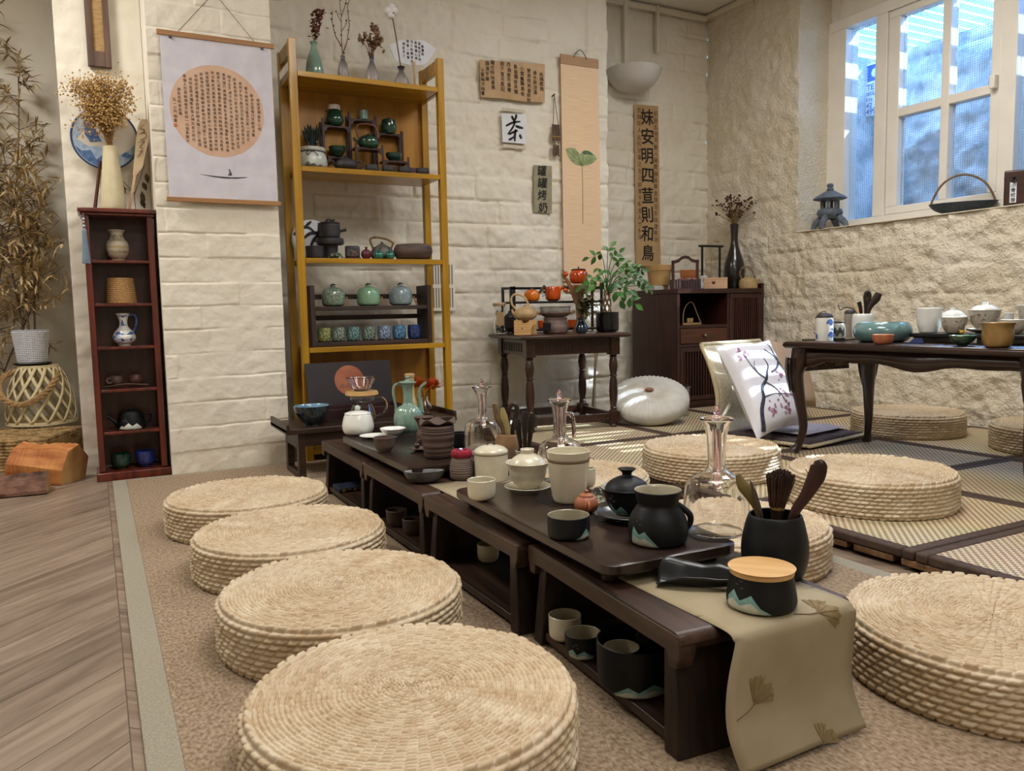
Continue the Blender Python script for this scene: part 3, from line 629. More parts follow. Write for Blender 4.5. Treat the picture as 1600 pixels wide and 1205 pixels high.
l_ = lid(r, m, 'lid', [(34.5, 47), (34, 51), (27, 60), (14, 67), (8, 69), (8, 74), (14, 79.5), (12, 80), (0, 77)], black_s)
P = here(1028, 846, z=TZ); r, m = root('fair_cup', 'wide-mouthed black pitcher with teal mountain print beside the glass decanter', 'pitcher', P)
_, q = ves(r, m, 'body', [(38, 0), (44, 5), (46.5, 22), (43, 40), (35, 54), (31, 60), (33, 68), (37.2, 82)], [black_s, grey_in], t=2)
hills(r, q, m, -1.05, .05, [(0, 8), (.12, 31), (.36, 20), (.55, 26), (1, 2)], 1.2); tb(r, m, 'handle', [(28, 4, 62), (37, 5, 54), (49, 5, 42), (49, 5, 28), (42, 4, 18)], [3, 4.5, 5, 4.5, 3], black_s)
P = here(888.5, 838, z=TZ); o, m, q = pot('tea_cup', 'black cup with cream inside and one pale peak, nearest cup on the front tray', 'cup', P, [(28, 0), (31.5, 3), (33, 9), (33.2, 34)], [black_s, grey_in]); hills(o, q, m, .35, 1.3, [(0, 2), (.3, 8), (.6, 18), (.8, 12), (1, 6)], 1.2, birds=False)
def decanter(px, py, s, label, stopper=True, z=TZ, sq=1):
    P = here(px, py, z=z); r, m = root('glass_decanter', label, 'decanter', P); m *= s; fl = lambda a, zz: .028*math.cos(8*a) if 4*m < zz < 84*m else 0
    q = prof([(34, 0), (44, 4), (49, 22), (48.5, 48), (46, 74), (38, 88), (22, 96), (15, 104), (13.5, 120), (15, 150), (19, 168), (27, 181)], m, 4); pr_, mi = shell(q, 1.7*m)
    B().lathe(pr_, 64, 0, wob=fl).obj('glass_body', glass_m, r)
    b = B(); b.tube(cr([(1*m, 0, 70*m), (1*m, 0, 110*m), (0, 0, 164*m)], 4), [7*m]*9, 12); b.obj('inner_tube', pink_glass, r)
    B().lathe(prof([(16, 178), (19, 181.5), (8, 183), (4, 187), (6, 192), (4.5, 197), (2, 202), (0, 203)], m, 3), 20).obj('stopper', pink_glass, r)
    return r, m
decanter(1119, 833, 1, 'largest glass decanter with pink glass tube, standing beside the black tool cup'); r, m = decanter(876, 754, .72, 'middle glass decanter behind the cream pitcher, catching the sun-striped mats')
tb(r, m, 'handle', [(16, -2, 150), (26, -2, 148), (30, -2, 120), (30, -2, 100)], 4.5, pink_glass)
decanter(755, 709, .58, 'smallest glass decanter on the far tray in front of the oak table leg')
# runner
def runner():
    t = T('table_runner', 'beige cloth runner with ginkgo leaves hanging over the near end of the tables', 'runner', (0, 0, 0)); x0, x1 = .822, 1.085
    path = [(2.10, .2093), (1.4, .2093), (1.0, .2093), (.95, .2094), (.925, .2095), (.885, .208), (.872, .2), (.868, .18), (.866, .13), (.862, .08), (.85, .04), (.838, .008)]
    P = cr([(0, y, z) for y, z in path], 4); rows = []
    for i, p in enumerate(P):
        u = max(0, (.20-p.z)/.2); w = .012*math.sin(u*2.6)-.0
        rows.append([(x0-w*2.6+(x1-x0+w*1.6)*k/12+(.004 if p.z < .2 else 0), p.y-.01*math.sin(u*3)*math.cos(k/12*PI*1.3)*u, p.z) for k in range(13)])
    A = np.array(rows); th = np.zeros_like(A); b = B(); b.grid(A)
    o = b.obj('cloth', M('beige_linen', '#9c8f75', .85, '#918468', ns=9, bump=.25, bs=500, dist=.0006), t, smooth=80); md = o.modifiers.new('thick', 'SOLIDIFY'); md.thickness = .0006; md.offset = 1
    gk = M('ginkgo_print', '#857353', .85, '#75633f', ns=50); gl = M('ginkgo_line', '#5d4b34', .85)
    ln = [0]
    for i in range(len(P)-1): ln.append(ln[-1]+(P[i+1]-P[i]).length)
    def surf(sv, x, e=.0011):
        i = max(0, min(len(ln)-2, int(np.searchsorted(ln, sv))-1)); f = (sv-ln[i])/(ln[i+1]-ln[i]); k = (x-x0)/(x1-x0)*12; j = max(0, min(11, int(k))); g = k-j
        v = [[Vector(rows[i+p][j+q]) for q in (0, 1)] for p in (0, 1)]; n_ = (v[0][1]-v[0][0]).cross(v[0][0]-v[1][0]).normalized()
        if n_.dot(Vector((0, -1, 1))) < 0: n_ = -n_
        return v[0][0].lerp(v[0][1], g).lerp(v[1][0].lerp(v[1][1], g), f)+n_*e
    def find(px, py):
        d = ((px-800)*RT[0]-(py-602.5)*RT[1]+FPX*RT[2]); best = None
        for sv in np.linspace(ln[8], ln[-1], 160):
            for x in np.linspace(x0, x1, 40):
                w = np.array(surf(sv, x, 0))-CAMP; q = w/(RT[2] @ w)*FPX; e = abs(q @ RT[0]-(px-800))+abs(q @ RT[1]+(py-602.5))
                if best is None or e < best[0]: best = (e, sv, x)
        return best[1:]
    def leaf(px, py, s, ang, op):
        sv, x = find(px, py); C_, S_ = math.cos(ang), math.sin(ang); mp = lambda a, c, e=.0011: surf(sv-(c*C_-a*S_), x+(a*C_+c*S_), e); b = B(); n = 22; R_ = [mp(0, 0)]
        rr = lambda i: s*(1+.07*math.sin(i*2.3)-(.22 if abs(i-n/2) < 1.2 else 0)); al = lambda i: (-.75+1.5*i/n)*op
        for tt_ in (.5, 1):
            R_ += [mp(rr(i)*tt_*math.sin(al(i)), rr(i)*tt_*math.cos(al(i))) for i in range(n+1)]
        b.add(R_, [(0, i+2, i+1) for i in range(n)]+[(i+1, i+2, n+3+i, n+2+i) for i in range(n)]); b.obj('leaf_print', gk, t, smooth=0)
        b = B(); b.tube([mp(-s*.45, -s*.85, .0013), mp(-s*.12, -s*.35, .0013), mp(0, 0, .0013)], .0007, 5)
        for i in range(3, n, 4): b.tube([mp(rr(i)*tt_*.94*math.sin(al(i)), rr(i)*tt_*.94*math.cos(al(i)), .0014) for tt_ in (.1, .4, .7, 1)], .0003, 4)
        b.obj('leaf_lines_print', gl, t)
    leaf(1176, 1100, .040, .7, 1.35); leaf(1278, 957, .046, 1.3, 1.35); leaf(1290, 1178, .03, .8, 1.3)
runner()
YR = .2105
# things on the bare end and the runner
P = here(1189.5, 945, z=YR); r, m = root('lidded_jar', 'squat black jar with pale wood lid and mountain print on the runner', 'jar', P)
_, q = ves(r, m, 'body', [(44, 0), (51, 3), (53.5, 12), (51, 30), (47, 52)], [black_s, grey_in], t=2); hills(r, q, m, -1.15, .28, [(0, 20), (.17, 33), (.36, 19), (.6, 30), (.8, 12), (1, 4)], 2)
B().lathe(prof([(45, 52), (48.5, 52.5), (48.8, 60), (47.5, 62), (0, 62)], m, 2), 44).obj('wood_lid', bamboo, r, smooth=30)
P = here(1210, 899, z=YR); r, m = root('tool_cup', 'tall black tea-tool cup with small mountain print', 'tool cup', P)
_, q = ves(r, m, 'cup', [(37, 0), (43, 4), (50, 28), (50, 55), (44, 84), (40, 97)], [black_s, black_s], t=3); hills(r, q, m, -.95, -.35, [(0, 20), (.35, 32), (.7, 22), (1, 12)], 14, birds=False)
def tool(name, label, cat, px, py, z, pts, rad, mat, flat=1, dz=20, tip=None, k=4):
    """a stick-like tool standing in a cup: points in pixels from the cup's base centre (x, away, up)"""
    P = here(px, py, z=z) if not isinstance(px, tuple) else px; p, m, rz = P
    q = cr([(a*m, b*m, c*m) for a, b, c in pts], k); R = [float(np.interp(i/(len(q)-1), np.linspace(0, 1, len(rad)), rad))*m for i in range(len(q))]
    o = B().tube(q, R, 10, flat=flat).obj(name, mat, None, p, rz); return tag(o, label, cat)
TCP = here(1210, 899, z=YR)
tool('tea_scoop', 'olive bamboo scoop with a dark handle leaning out of the black tool cup', 'scoop', TCP, 0, 0, [(-8, -4, 10), (-22, -4, 90), (-32, -4, 118), (-48, -4, 140), (-56, -4, 158)], [4, 5, 8, 9, 4], M('olive_bamboo', '#5c5230', .45, '#77683c', ns=20), flat=.4)
tool('tea_needle', 'thin grey metal needle beside the olive scoop in the black tool cup', 'needle', TCP, 0, 0, [(-2, -14, 10), (-20, -14, 98), (-30, -14, 130), (-37, -14, 152)], [1.5, 2.5, 4, .8], M('dull_metal', '#5a584f', .4, metal=.8), flat=.4)
b_, m_, rz_ = TCP; r = T('tea_brush', 'dark bristle tea brush standing in the black tool cup', 'brush', b_, rz_)
tb(r, m_, 'brush_handle', [(-3, 6, 8), (0, 6, 60), (3, 6, 104)], [5, 7, 10], dark_w, 12); tb(r, m_, 'metal_ring', [(3, 6, 104), (3.4, 6, 109)], 11.5, M('brass_wire', '#b59a62', .3, metal=.9), 14)
br = B()
for i in range(260):
    a, s = random.uniform(0, 6.28), math.sqrt(random.random()); br.tube([(m_*(3+11*s*math.cos(a)), m_*(6+11*s*math.sin(a)), m_*108), (m_*(8+22*s*math.cos(a)), m_*(6+18*s*math.sin(a)), m_*(166-10*s*s+random.uniform(-4, 3)))], [1.2*m_, .8*m_], 4)
br.obj('bristle_tuft', M('dark_bristle', '#2b1a14', .6, '#4a3024', ns=40), r)
tool('wire_pick', 'curved pale wire tea pick in the black tool cup', 'tea pick', TCP, 0, 0, [(14, 12, 10), (24, 12, 98), (38, 12, 120), (50, 12, 150), (44, 12, 168)], [1.6, 1.4, 1.3, 1.2, .8], M('pale_bamboo', '#a98c5c', .5, '#94774a', ns=30))
tool('tea_spatula', 'dark reddish wooden spatula leaning out of the black tool cup', 'spatula', TCP, 0, 0, [(10, -8, 8), (26, -8, 96), (44, -8, 130), (58, -8, 160), (62, -8, 178), (60, -8, 186)], [5, 7, 9, 13, 12, 5], wood('dark_red_wood', '#241310', '#3c211b', .35, ns=8), flat=.4)
def scoop():
    P = here(1086, 916, z=YR); p, m, rz = P; A = []; it = lambda u, v: float(np.interp(u, [0, .12, .35, .6, .8, 1], v))
    for i in range(25):
        u = i/24; x = -58+118*u; w = it(u, [15, 18, 19, 16, 14, 8]); nr, fr_, zb = it(u, [2, 10, 20, 20, 17, 12]), it(u, [30, 38, 33, 29, 32, 22]), it(u, [3, 1, 0, 0, 1, 5]); row = []
        for j in range(15):
            v = j/14*2-1; h = nr if v < 0 else fr_; row.append((x*m, (v*w*(1+.25*abs(v)**4))*m, (zb+h*abs(v)**2)*m))
        A.append(row)
    o = B().grid(np.array(A)).obj('tea_scoop', M('satin_black', '#181a1c', .28, '#202326', ns=20), None, p, rz-.05); s = o.modifiers.new('t', 'SOLIDIFY'); s.thickness = .0018; s.offset = -1
    tag(o, 'black wavy tea presentation scoop lying on the runner beside the lidded black jar', 'scoop')
scoop()
# between the trays
P = here(768, 749, z=YR); r, m = root('tea_canister', 'plain cream tea canister with domed lid and brown ring handle', 'canister', P)
ves(r, m, 'body', [(25, 0), (26, 2), (26.4, 22), (26.4, 41)], [cream_g, cream_in]); lid(r, m, 'lid', [(26, 41.6), (26.6, 42.5), (26.2, 46), (20, 51), (8, 54.5), (0, 55)], cream_g)
tb(r, m, 'ring_handle', [(-6, 0, 54), (-4, -3, 58), (2, -4, 59), (6, -2, 57), (4, 1, 54.5)], 1.3, clay); B().lathe(prof([(26.5, 40.6), (27, 41.4), (26.6, 42.2)], m, 2), 40).obj('brown_seam', M('iron_rim', '#6e5a44', .5), r)
ridge = lambda n, a: (lambda an, z: a*math.sin(z*n))
P = here(722, 748, z=YR); r, m = root('ridged_jar', 'ridged brown clay jar with crimson cloth lid beside the cream canister', 'jar', P)
ves(r, m, 'body', [(16, 0), (18.5, 5), (19, 16), (17.5, 26), (14.5, 34)], M('ribbed_clay', '#5e4f45', .7, '#74635a', ns=9, st=(1, 1, 14)), wob=ridge(1500, .025), k=8)
B().lathe(prof([(13, 34), (16, 36), (16.5, 41), (14, 45.5), (9, 46), (8, 43), (0, 43)], m, 3), 36, wob=lambda a, z: .03*math.cos(18*a)).obj('cloth_lid', M('crimson_cloth', '#7c1626', .9, '#93202f', ns=60, bump=.5, bs=200), r)
B().ball((-1*m, -3*m, 46*m), 3.2*m, 14).obj('bead', cer('blue_white_bead', '#c9d3e6', '#3556a0', ns=90, lo=.45, hi=.55), r)
P = here(662, 754, z=.2105); pot('boat_dish', 'rough grey boat-shaped dish in front of the ridged jar with crimson lid', 'dish', P, [(6, 0), (9.5, 3), (12.3, 10), (13.6, 18)], [cer('grey_raku', '#2c2b2b', '#4d4b49', .5, ns=30), cer('grey_raku_in', '#77777a', '#a3a3a5', .3, ns=40)], sx=2.3, wob=lambda a, z: .05*math.sin(3*a+1)+.03*math.sin(7*a), t=1.3)
SVP = here(795, 738, z=.2105); p, m, rz = SVP
o, m, q = pot('root_vase', 'grey-brown slanted root-shaped holder behind the cream canister', 'holder', SVP, [(17, 0), (22, 6), (24, 22), (22, 42), (17, 56), (15, 60)], [grad('root_glaze', '#4a4a4c', '#7a5a3c', .0, .09, .7), clay], t=2.5, wob=lambda a, z: .08*math.sin(a*2+z*30)+.03*math.sin(5*a))
tool('bark_stick', 'rough bark stick standing in the root-shaped holder', 'stick', SVP, 0, 0, [(-4, 0, 8), (-6, 0, 62), (-16, 0, 86), (-20, 0, 108)], [3.5, 4, 4.5, 4], M('pale_bark', '#7a6040', .8, '#5e4830', ns=40, bump=.5))
tool('bamboo_scoop', 'yellowish bamboo scoop standing in the root-shaped holder', 'scoop', SVP, 0, 0, [(1, -4, 8), (0, -4, 62), (-6, -4, 88), (-8, -4, 102)], [3, 4, 6, 3], M('olive_straw', '#8a7a4c', .5, '#9d8c5c', ns=20), flat=.4)
tool('wood_tongs', 'dark wooden tongs bent into a loop in the root-shaped holder', 'tongs', SVP, 0, 0, [(5, 3, 8), (7, 3, 62), (15, 3, 96), (10, 3, 106), (3, 3, 100), (0, 5, 66), (1, 6, 10)], [2.5, 3.5, 4, 3, 3.5, 3, 2.5], dark_w, flat=.6)
PPP = here(820, 750, z=.2105); r, m = root('tool_pot', 'pale grey pot holding dark tea tools behind the gaiwan lid', 'tool pot', PPP)
ves(r, m, 'pot', [(11, 0), (13.5, 3), (14, 20), (12, 34), (14.5, 47)], [cer('pale_grey_glaze', '#a9a79c', '#9a988c'), clay])
for i, (dx, dy, ln, w, lb) in enumerate(((-6, 3, 96, 4.5, 'short dark scoop at the back of the pale tool pot'), (1, -4, 108, 5, 'tallest black tongs in the pale tool pot'), (8, 3, 104, 4.5, 'round-tipped black spoon in the pale tool pot'))):
    tool('tea_tool', lb, 'tea tool', PPP, 0, 0, [(dx*.5, dy, 6), (dx, dy, 55), (dx*1.6, dy, ln-10), (dx*1.7, dy, ln)], [2, 3, w+1, w*.7], M('black_lacquer_wood', '#17110f', .35, '#261c18', ns=20), flat=.5)
# far tray
P = here(560, 678, z=TZ); r, m = root('lidded_jar', 'round white lidded jar with a pearl knob on the far tray', 'jar', P)
ves(r, m, 'body', [(17, 0), (22, 3), (24.6, 12), (22.5, 24), (20, 31)], white_g); lid(r, m, 'lid', [(19.8, 31.4), (20, 33), (14, 35), (5, 36.5), (0, 36.5)], white_g); B().ball((0, 0, 40.5*m), 4.6*m, 16).obj('knob', cer('pale_green_pearl', '#c3cfc4', '#a9b9ac', ns=80, bump=.4), r)
P = here(584, 684, z=TZ); pot('saucer', 'flat white saucer in front of the white lidded jar', 'saucer', P, [(8, 0), (9, .8), (14, 1.6), (22, 4)], white_g, t=.8)
P = here(614, 683, z=TZ); pot('tea_bowl', 'wide white tea bowl half behind the small brown clay cup', 'bowl', P, [(7, 0), (8, 2), (15, 7), (20, 14)], white_g, t=1)
P = here(601, 706, z=TZ); pot('tea_cup', 'small brown clay cup standing alone on the far tray', 'cup', P, [(9.5, 0), (10.5, 2), (14.5, 8), (16, 18), (17, 23)], [clay, clay])
P = here(639, 676, z=TZ); r, m = root('wine_ewer', 'fluted celadon ewer with long curved spout and tall handle', 'ewer', P)
lob = lambda a, z: .035*math.cos(13*a) if 2*m < z < 42*m else 0
ves(r, m, 'body', [(15, 0), (16, 2), (20, 7), (22.5, 18), (21.5, 31), (16, 40), (8.5, 45), (7.2, 52), (7.4, 66), (10, 75), (14.5, 79)], celad, n=64, wob=lob, t=1)
lid(r, m, 'lid', [(13, 79), (12, 80.5), (4, 82), (2.5, 84), (3.8, 87), (0, 89)], celad)
tb(r, m, 'handle', [(-8, 0, 74), (-15, 0, 77), (-21, 0, 72), (-22, 0, 60), (-19, 0, 42), (-19.5, 0, 34)], 1.9, celad); tb(r, m, 'spout', [(20, 0, 32), (19, 0, 46), (17, 0, 58), (20, 0, 70), (30, 0, 78)], [4.5, 3.5, 2.6, 2.2, 1.8], celad)
P = here(663, 692, z=TZ); pot('clay_pitcher', 'narrow-waisted brown clay pitcher partly behind the large ridged cup', 'pitcher', P, [(9, 0), (11, 3), (12, 14), (9.5, 22), (10, 30), (15, 41)], M('ribbed_clay_b', '#4d3c35', .7, '#5f4c43', ns=9, st=(1, 1, 14)), k=8, wob=ridge(1400, .02))
P = here(685, 714, z=TZ); r, m = root('ridged_cup', 'large ridged dark clay cup with a leaf-shaped strainer on top', 'cup', P)
ves(r, m, 'body', [(17, 0), (21, 3), (24, 18), (25.5, 36), (25.5, 50)], M('ribbed_clay_c', '#46372f', .7, '#5d4a41', ns=9, st=(1, 1, 14)), k=9, wob=ridge(1300, .022), t=1.5)
A = [[((3+25*j/5)*m*math.cos(a)*1.0, (3+25*j/5)*m*math.sin(a)*.9, (49+j*.6+(j/5)**2*(5+3.4*math.sin(5*a)+1.5*math.sin(3*a+1)))*m) for a in np.linspace(0, 2*PI, 60, endpoint=False)] for j in range(6)]
o = B().grid(np.array(A), close=True).obj('leaf_strainer', clay, r); s = o.modifiers.new('t', 'SOLIDIFY'); s.thickness = .0016; s.offset = 1
P = here(655, 705, z=TZ); r, m = root('lotus_incense_holder', 'low dark clay lotus-leaf ornament beside the large ridged cup', 'ornament', P)
B().lathe(prof([(6, 0), (9, 2), (14, 4), (13, 5.5), (6, 4), (0, 4)], m, 3), 30, wob=lambda a, z: .12*math.sin(5*a)).obj('leaf_base', clay, r); B().ball((-3*m, -2*m, 9*m), 4.5*m, 14).obj('bud', cer('dark_plum_glaze', '#2a1a1e', '#4a3036', .15), r)
tb(r, m, 'stem', [(-3, 0, 11), (-2, 0, 16), (2, 0, 18)], 1.2, clay)
P = here(718, 699, z=TZ); pot('tea_cup', 'plain black cup between the ridged cup and the smallest decanter', 'cup', P, [(9, 0), (11, 3), (12.3, 12), (12.3, 23)], black_s)
# cups stored on the lower shelves
def low(px, py): return here(px, py, z=SZ)
o, m, q = pot('tea_cup', 'cream cup on the lower shelf of the nearest table', 'cup', low(883, 997), [(17, 0), (22, 3), (25, 10), (25.4, 38)], [cream_g, grey_in])
o, m, q = pot('tea_cup', 'black cup with snowy mountain print on the lower shelf of the nearest table', 'cup', low(911, 1023), [(19, 0), (24, 3), (27, 12), (28.5, 36)], [black_s, grey_in]); hills(o, q, m, -.95, .75, [(0, 12), (.2, 18), (.35, 10), (.6, 17), (.8, 10), (1, 7)], 1.5)
BP = low(992, 1068); o, m, q = pot('water_bowl', 'big black bowl with mountain print, holding two cups on the lower shelf', 'bowl', BP, [(50, 0), (55, 4), (58, 20), (59.5, 72)], [black_s, black_s], t=3, n=56); hills(o, q, m, -.6, .95, [(0, 5), (.28, 20), (.45, 12), (.7, 24), (1, 10)], 2, birds=False)
def inside(P, dx, dy, dz):
    p, m, rz = P; return (Vector((p.x+m*(dx*math.cos(rz)-dy*math.sin(rz)), p.y+m*(dx*math.sin(rz)+dy*math.cos(rz)), p.z+dz*m)), m, rz)
pot('tea_cup', 'wide grey-lined black cup resting inside the big black bowl', 'cup', inside(BP, -20, -14, 4.3), [(18, 0), (22, 3), (26, 30), (28, 60)], [black_s, grey_in])
pot('tea_cup', 'smaller black cup wedged behind the wide one in the big black bowl', 'cup', inside(BP, 23, 22, 4.3), [(14, 0), (18, 3), (20, 34), (21, 66)], [black_s, grey_in])
o, m, q = pot('tea_cup', 'black mountain cup partly hidden by the front table leg', 'cup', low(1058, 1098), [(13, 0), (17, 3), (19, 12), (20, 42)], [black_s, grey_in]); hills(o, q, m, -1.1, .2, [(0, 5), (.3, 12), (.6, 7), (1, 10)], 1.5, birds=False)
pot('tea_cup', 'cream cup on the lower shelf below the front tray', 'cup', low(763, 876), [(12, 0), (15, 3), (17, 10), (17.3, 27)], [cream_g, grey_in])
pot('tea_cup', 'brown clay cup on the lower shelf beside the second straw pouf', 'cup', low(620, 821), [(11, 0), (13, 3), (15, 10), (16.5, 25)], [clay, clay])
pot('tea_cup', 'brown cup mostly behind a table leg on the same low shelf', 'cup', low(645, 834), [(11, 0), (13, 3), (15, 10), (15.5, 24)], [clay, clay])
p = at(541, 765, z=SZ); r = T('folded_cloth', 'folded navy cloth with yellow pattern under the farthest table', 'cloth', (p.x+.05, p.y, SZ)); B().bx(-.09, .09, -.05, .05, 0, .018).obj('cloth', M('navy_cloth', '#1a2440', .8, '#121a30', ns=30), r, bev=.004)
b = B()
for i in range(7): b.bx(-.08+.022*i, -.066+.022*i, -.0505, -.0495, .004+.004*(i % 2), .013)
b.obj('yellow_pattern_print', M('mustard_thread', '#a8862c', .8), r)
# ------------------------------------------------------------------ bench
P = here(488, 665, z=BZ); pot('tenmoku_bowl', 'blue-black streaked bowl at the open end of the bench', 'bowl', P, [(11, 0), (11.5, 3), (17, 8), (24, 18), (27.8, 31)], [M('hare_fur_glaze', '#10161c', .15, '#3c4a52', ns=26, st=(3, 3, .5), coat=.5, lo=.4, hi=.7), M('pale_blue_inside', '#5a7f98', .12, '#86a8bb', ns=14, coat=.5)])
gx0 = at(481, 600, y=3.71).x; gxw = at(613, 600, y=3.71).x-gx0; r = T('gift_box', 'open dark gift box with copper moon on its propped lid', 'box', (gx0, 3.53, BZ)); gb = M('plum_black_card', '#1d161a', .45, '#241b1f', ns=6, bump=.1)
b = B(); w, d, h = gxw, .19, .052; b.bx(0, w, 0, d, 0, .006); b.bx(0, w, 0, .008, .006, h); b.bx(0, w, d-.008, d, .006, h); b.bx(0, .008, .008, d-.008, .006, h); b.bx(w-.008, w, .008, d-.008, .006, h); b.obj('box_base', M('maroon_card', '#2c1213', .5, '#351718', ns=8), r, bev=.002)
TL_ = Matrix.Translation((0, d-.004, h)) @ Matrix.Rotation(math.radians(-12), 4, 'X'); ld = B().bx(0, w+.006, 0, .012, 0, .205, T=TL_).obj('lid', gb, r, bev=.002)
cpx = M('copper_print', '#a5664a', .4, '#8c5039', ns=14, metal=.3); c0 = at(549, 606, y=3.71); mm = mpp(c0); cx, cz_ = c0.x-gx0, .115
b = B(); b.add([TL_ @ Vector((cx+.072*math.cos(a), -.0008, cz_+.072*math.sin(a))) for a in np.linspace(0, 2*PI, 48, endpoint=False)], [tuple(range(48))]); b.obj('moon_print', cpx, ld, smooth=0)
b = B()
for (x0, x1, h0) in ((-.055, -.02, .02), (-.025, .02, .03), (.0, .05, .014)): b.add([TL_ @ Vector((cx+x, -.0014, cz_-.035+z)) for x, z in ((x0, 0), (x1, 0), ((x0+x1)/2+.006, h0), ((x0+x1)/2-.006, h0*.8))], [(0, 1, 2, 3)])
b.obj('landscape_print', M('dull_copper', '#83523c', .5), ld, smooth=0)
P = here(567, 659.5, z=BZ); r, m = root('coffee_dripper', 'glass coffee server with ribbed dripper cone and wooden collar', 'coffee dripper', P)
q = prof([(17, 0), (21, 3), (22, 10), (17, 24), (15.5, 29), (19, 35), (19, 41)], m, 4); pr_, mi = shell(q, 1*m); B().lathe(pr_, 40).obj('server', glass_m, r)
lid(r, m, 'wood_collar', [(10, 41.4), (24.5, 42), (24.7, 47), (23, 49), (10, 49), (10, 41.4)], bamboo)
q = prof([(10.5, 49.6), (14, 54), (19, 63), (22.5, 70)], m, 4); pr_, mi = shell(q, 1.1*m); B().lathe(pr_, 60, wob=lambda a, z: .045*math.cos(15*a)).obj('dripper_cone', glass_m, r)
tb(r, m, 'handle', [(18, 0, 37), (30, 0, 37), (37, 0, 28), (34, 0, 14), (22, 0, 8)], 2, glass_m)
P = here(642, 650, z=BZ); r, m = root('cream_bottle', 'pale yellow paper-wrapped bottle behind the celadon ewer', 'bottle', P); ves(r, m, 'body', [(9, 0), (11, 4), (10, 20), (7, 34), (6.5, 60)], M('pale_wrap', '#c2b48a', .6, '#b09f70', ns=18)); lid(r, m, 'cap', [(6.5, 60), (7.5, 61), (7.5, 66), (0, 66.5)], tan_p)
P = here(664, 648, z=BZ); r, m = root('bud_vase', 'small clear glass vase on the bench below the orange blooms', 'vase', P); q = prof([(8, 0), (11, 4), (11, 14), (6, 24), (7, 30)], m, 4); pr_, mi = shell(q, .8*m); B().lathe(pr_, 30).obj('glass_body', glass_m, r)
p, m, rz = P; r = T('dried_flowers', 'two dried orange flower heads in the small glass vase', 'flowers', p, rz); fo = M('burnt_orange_petals', '#a3420f', .8, '#c4581a', ns=40)
for dx, dz, s in ((-9, 46, 13.5), (13, 44, 15)):
    tb(r, m, 'stem', [(dx*.1, 0, 5), (dx*.16, 0, 30), (dx*.6, 0, dz-6), (dx, 0, dz)], .7, stem_m); b = B()
    for i in range(90):
        a, e = random.uniform(0, 6.28), random.uniform(-.6, 1.5); d = Vector((math.cos(a)*math.cos(e), math.sin(a)*math.cos(e), math.sin(e))); b.leaf(Vector((dx, 0, dz))*m+d*s*.25*m, d, s*.75*m, 4.5*m, bend=-.3)
    b.obj('flower_head', fo, r)
# ------------------------------------------------------------------ on the ochre rack
def sh(px, py, Y, z):
    p = at(px, py, y=Y); p.z = z+.0006; return p, mpp(p), math.atan2(-p.x, p.y)
def spray(r, m, name, pts, mat, n=6, parent=None):
    b = B()
    for q, rr in pts: b.tube([Vector(v)*m for v in q], [x*m for x in rr] if isinstance(rr, (list, tuple)) else rr*m, n)
    return b.obj(name, mat, parent or r)
Zt, Z2, Z3, Z4 = SH
# top
VP = [sh(492, 117, 3.89, Zt), sh(536.7, 120, 3.88, Zt), sh(581.8, 125, 3.88, Zt), sh(627.5, 129, 3.88, Zt)]
pot('bottle_vase', 'pale celadon bottle vase with dried flowers, first on top of the ochre rack', 'vase', VP[0], [(11, 0), (13.4, 4), (13.6, 14), (11, 28), (6.6, 40), (4.4, 47), (4.6, 51), (6.2, 54)], celad)
vg = lambda i, h: grad('smoke_glaze_%d' % i, '#8d8580', '#2d2b31', h*.35, h*.95, .35)
mm_ = VP[1][1]
pot('bottle_vase', 'slim smoke-grey bottle vase with bare budded twigs on top of the rack', 'vase', VP[1], [(7.5, 0), (8.6, 3), (8.6, 14), (6.5, 25), (3.6, 31), (3.3, 38)], vg(1, 38*mm_))
pot('bottle_vase', 'smoke-grey teardrop vase with brown dried blossoms on top of the rack', 'vase', VP[2], [(10.5, 0), (11.6, 4), (10.5, 14), (6.5, 26), (3.6, 33), (3.4, 38), (4, 42)], vg(2, 42*mm_))
pot('bottle_vase', 'short wide smoke-grey vase with flared lip holding the cotton stem', 'vase', VP[3], [(11, 0), (12.3, 4), (10.5, 13), (5, 22), (3.6, 26), (6, 31.5)], vg(3, 31*mm_))
p, m, rz = VP[0]; r = T('dried_flowers', 'dried dark red flower spray in the celadon bottle vase', 'flowers', p, rz); dr = M('dried_rust_petals', '#57342a', .9, '#7c5040', ns=60)
spray(r, m, 'stem', [([(0, 0, 4), (0, 0, 50), (4, 0, 70), (8, 0, 98)], .7), ([(0, 0, 50), (8, 1, 66), (12, 0, 84)], .5), ([(1, 0, 56), (-2, 0, 68), (3, 0, 78)], .5)], stem_m); b = B()
for i in range(130):
    t = random.random(); c = Vector((2+t*8+random.gauss(0, 4), random.gauss(0, 3), 62+t*40))*m; b.leaf(c, (random.gauss(0, 1), random.gauss(0, 1), random.gauss(.3, 1)), 7*m, 5.4*m, bend=-.2)
b.obj('blossom_tuft', dr, r)
p, m, rz = VP[1]; r = T('dried_twigs', 'bare dark twigs with small buds in the slim grey vase', 'twigs', p, rz)
tw = [[(0, 0, 4), (0, 0, 36), (-1, 0, 60), (0, 0, 100), (-2, 0, 128)], [(0, 0, 41), (7, 1, 58), (12, 0, 84), (10, 0, 112), (16, 0, 130)], [(-1, 0, 52), (-10, 1, 68), (-14, 0, 88), (-13, 0, 105)], [(0, 0, 75), (6, 0, 84), (9, 0, 94)], [(0, 0, 96), (6, 0, 112), (10, 0, 128)], [(-1, 0, 90), (-5, 0, 98), (-7, 0, 106)]]
spray(r, m, 'twig', [(q, [.9, .75, .6, .5, .4][:len(q)] if len(q) > 3 else [.6, .5, .4]) for q in tw], stem_m); b = B()
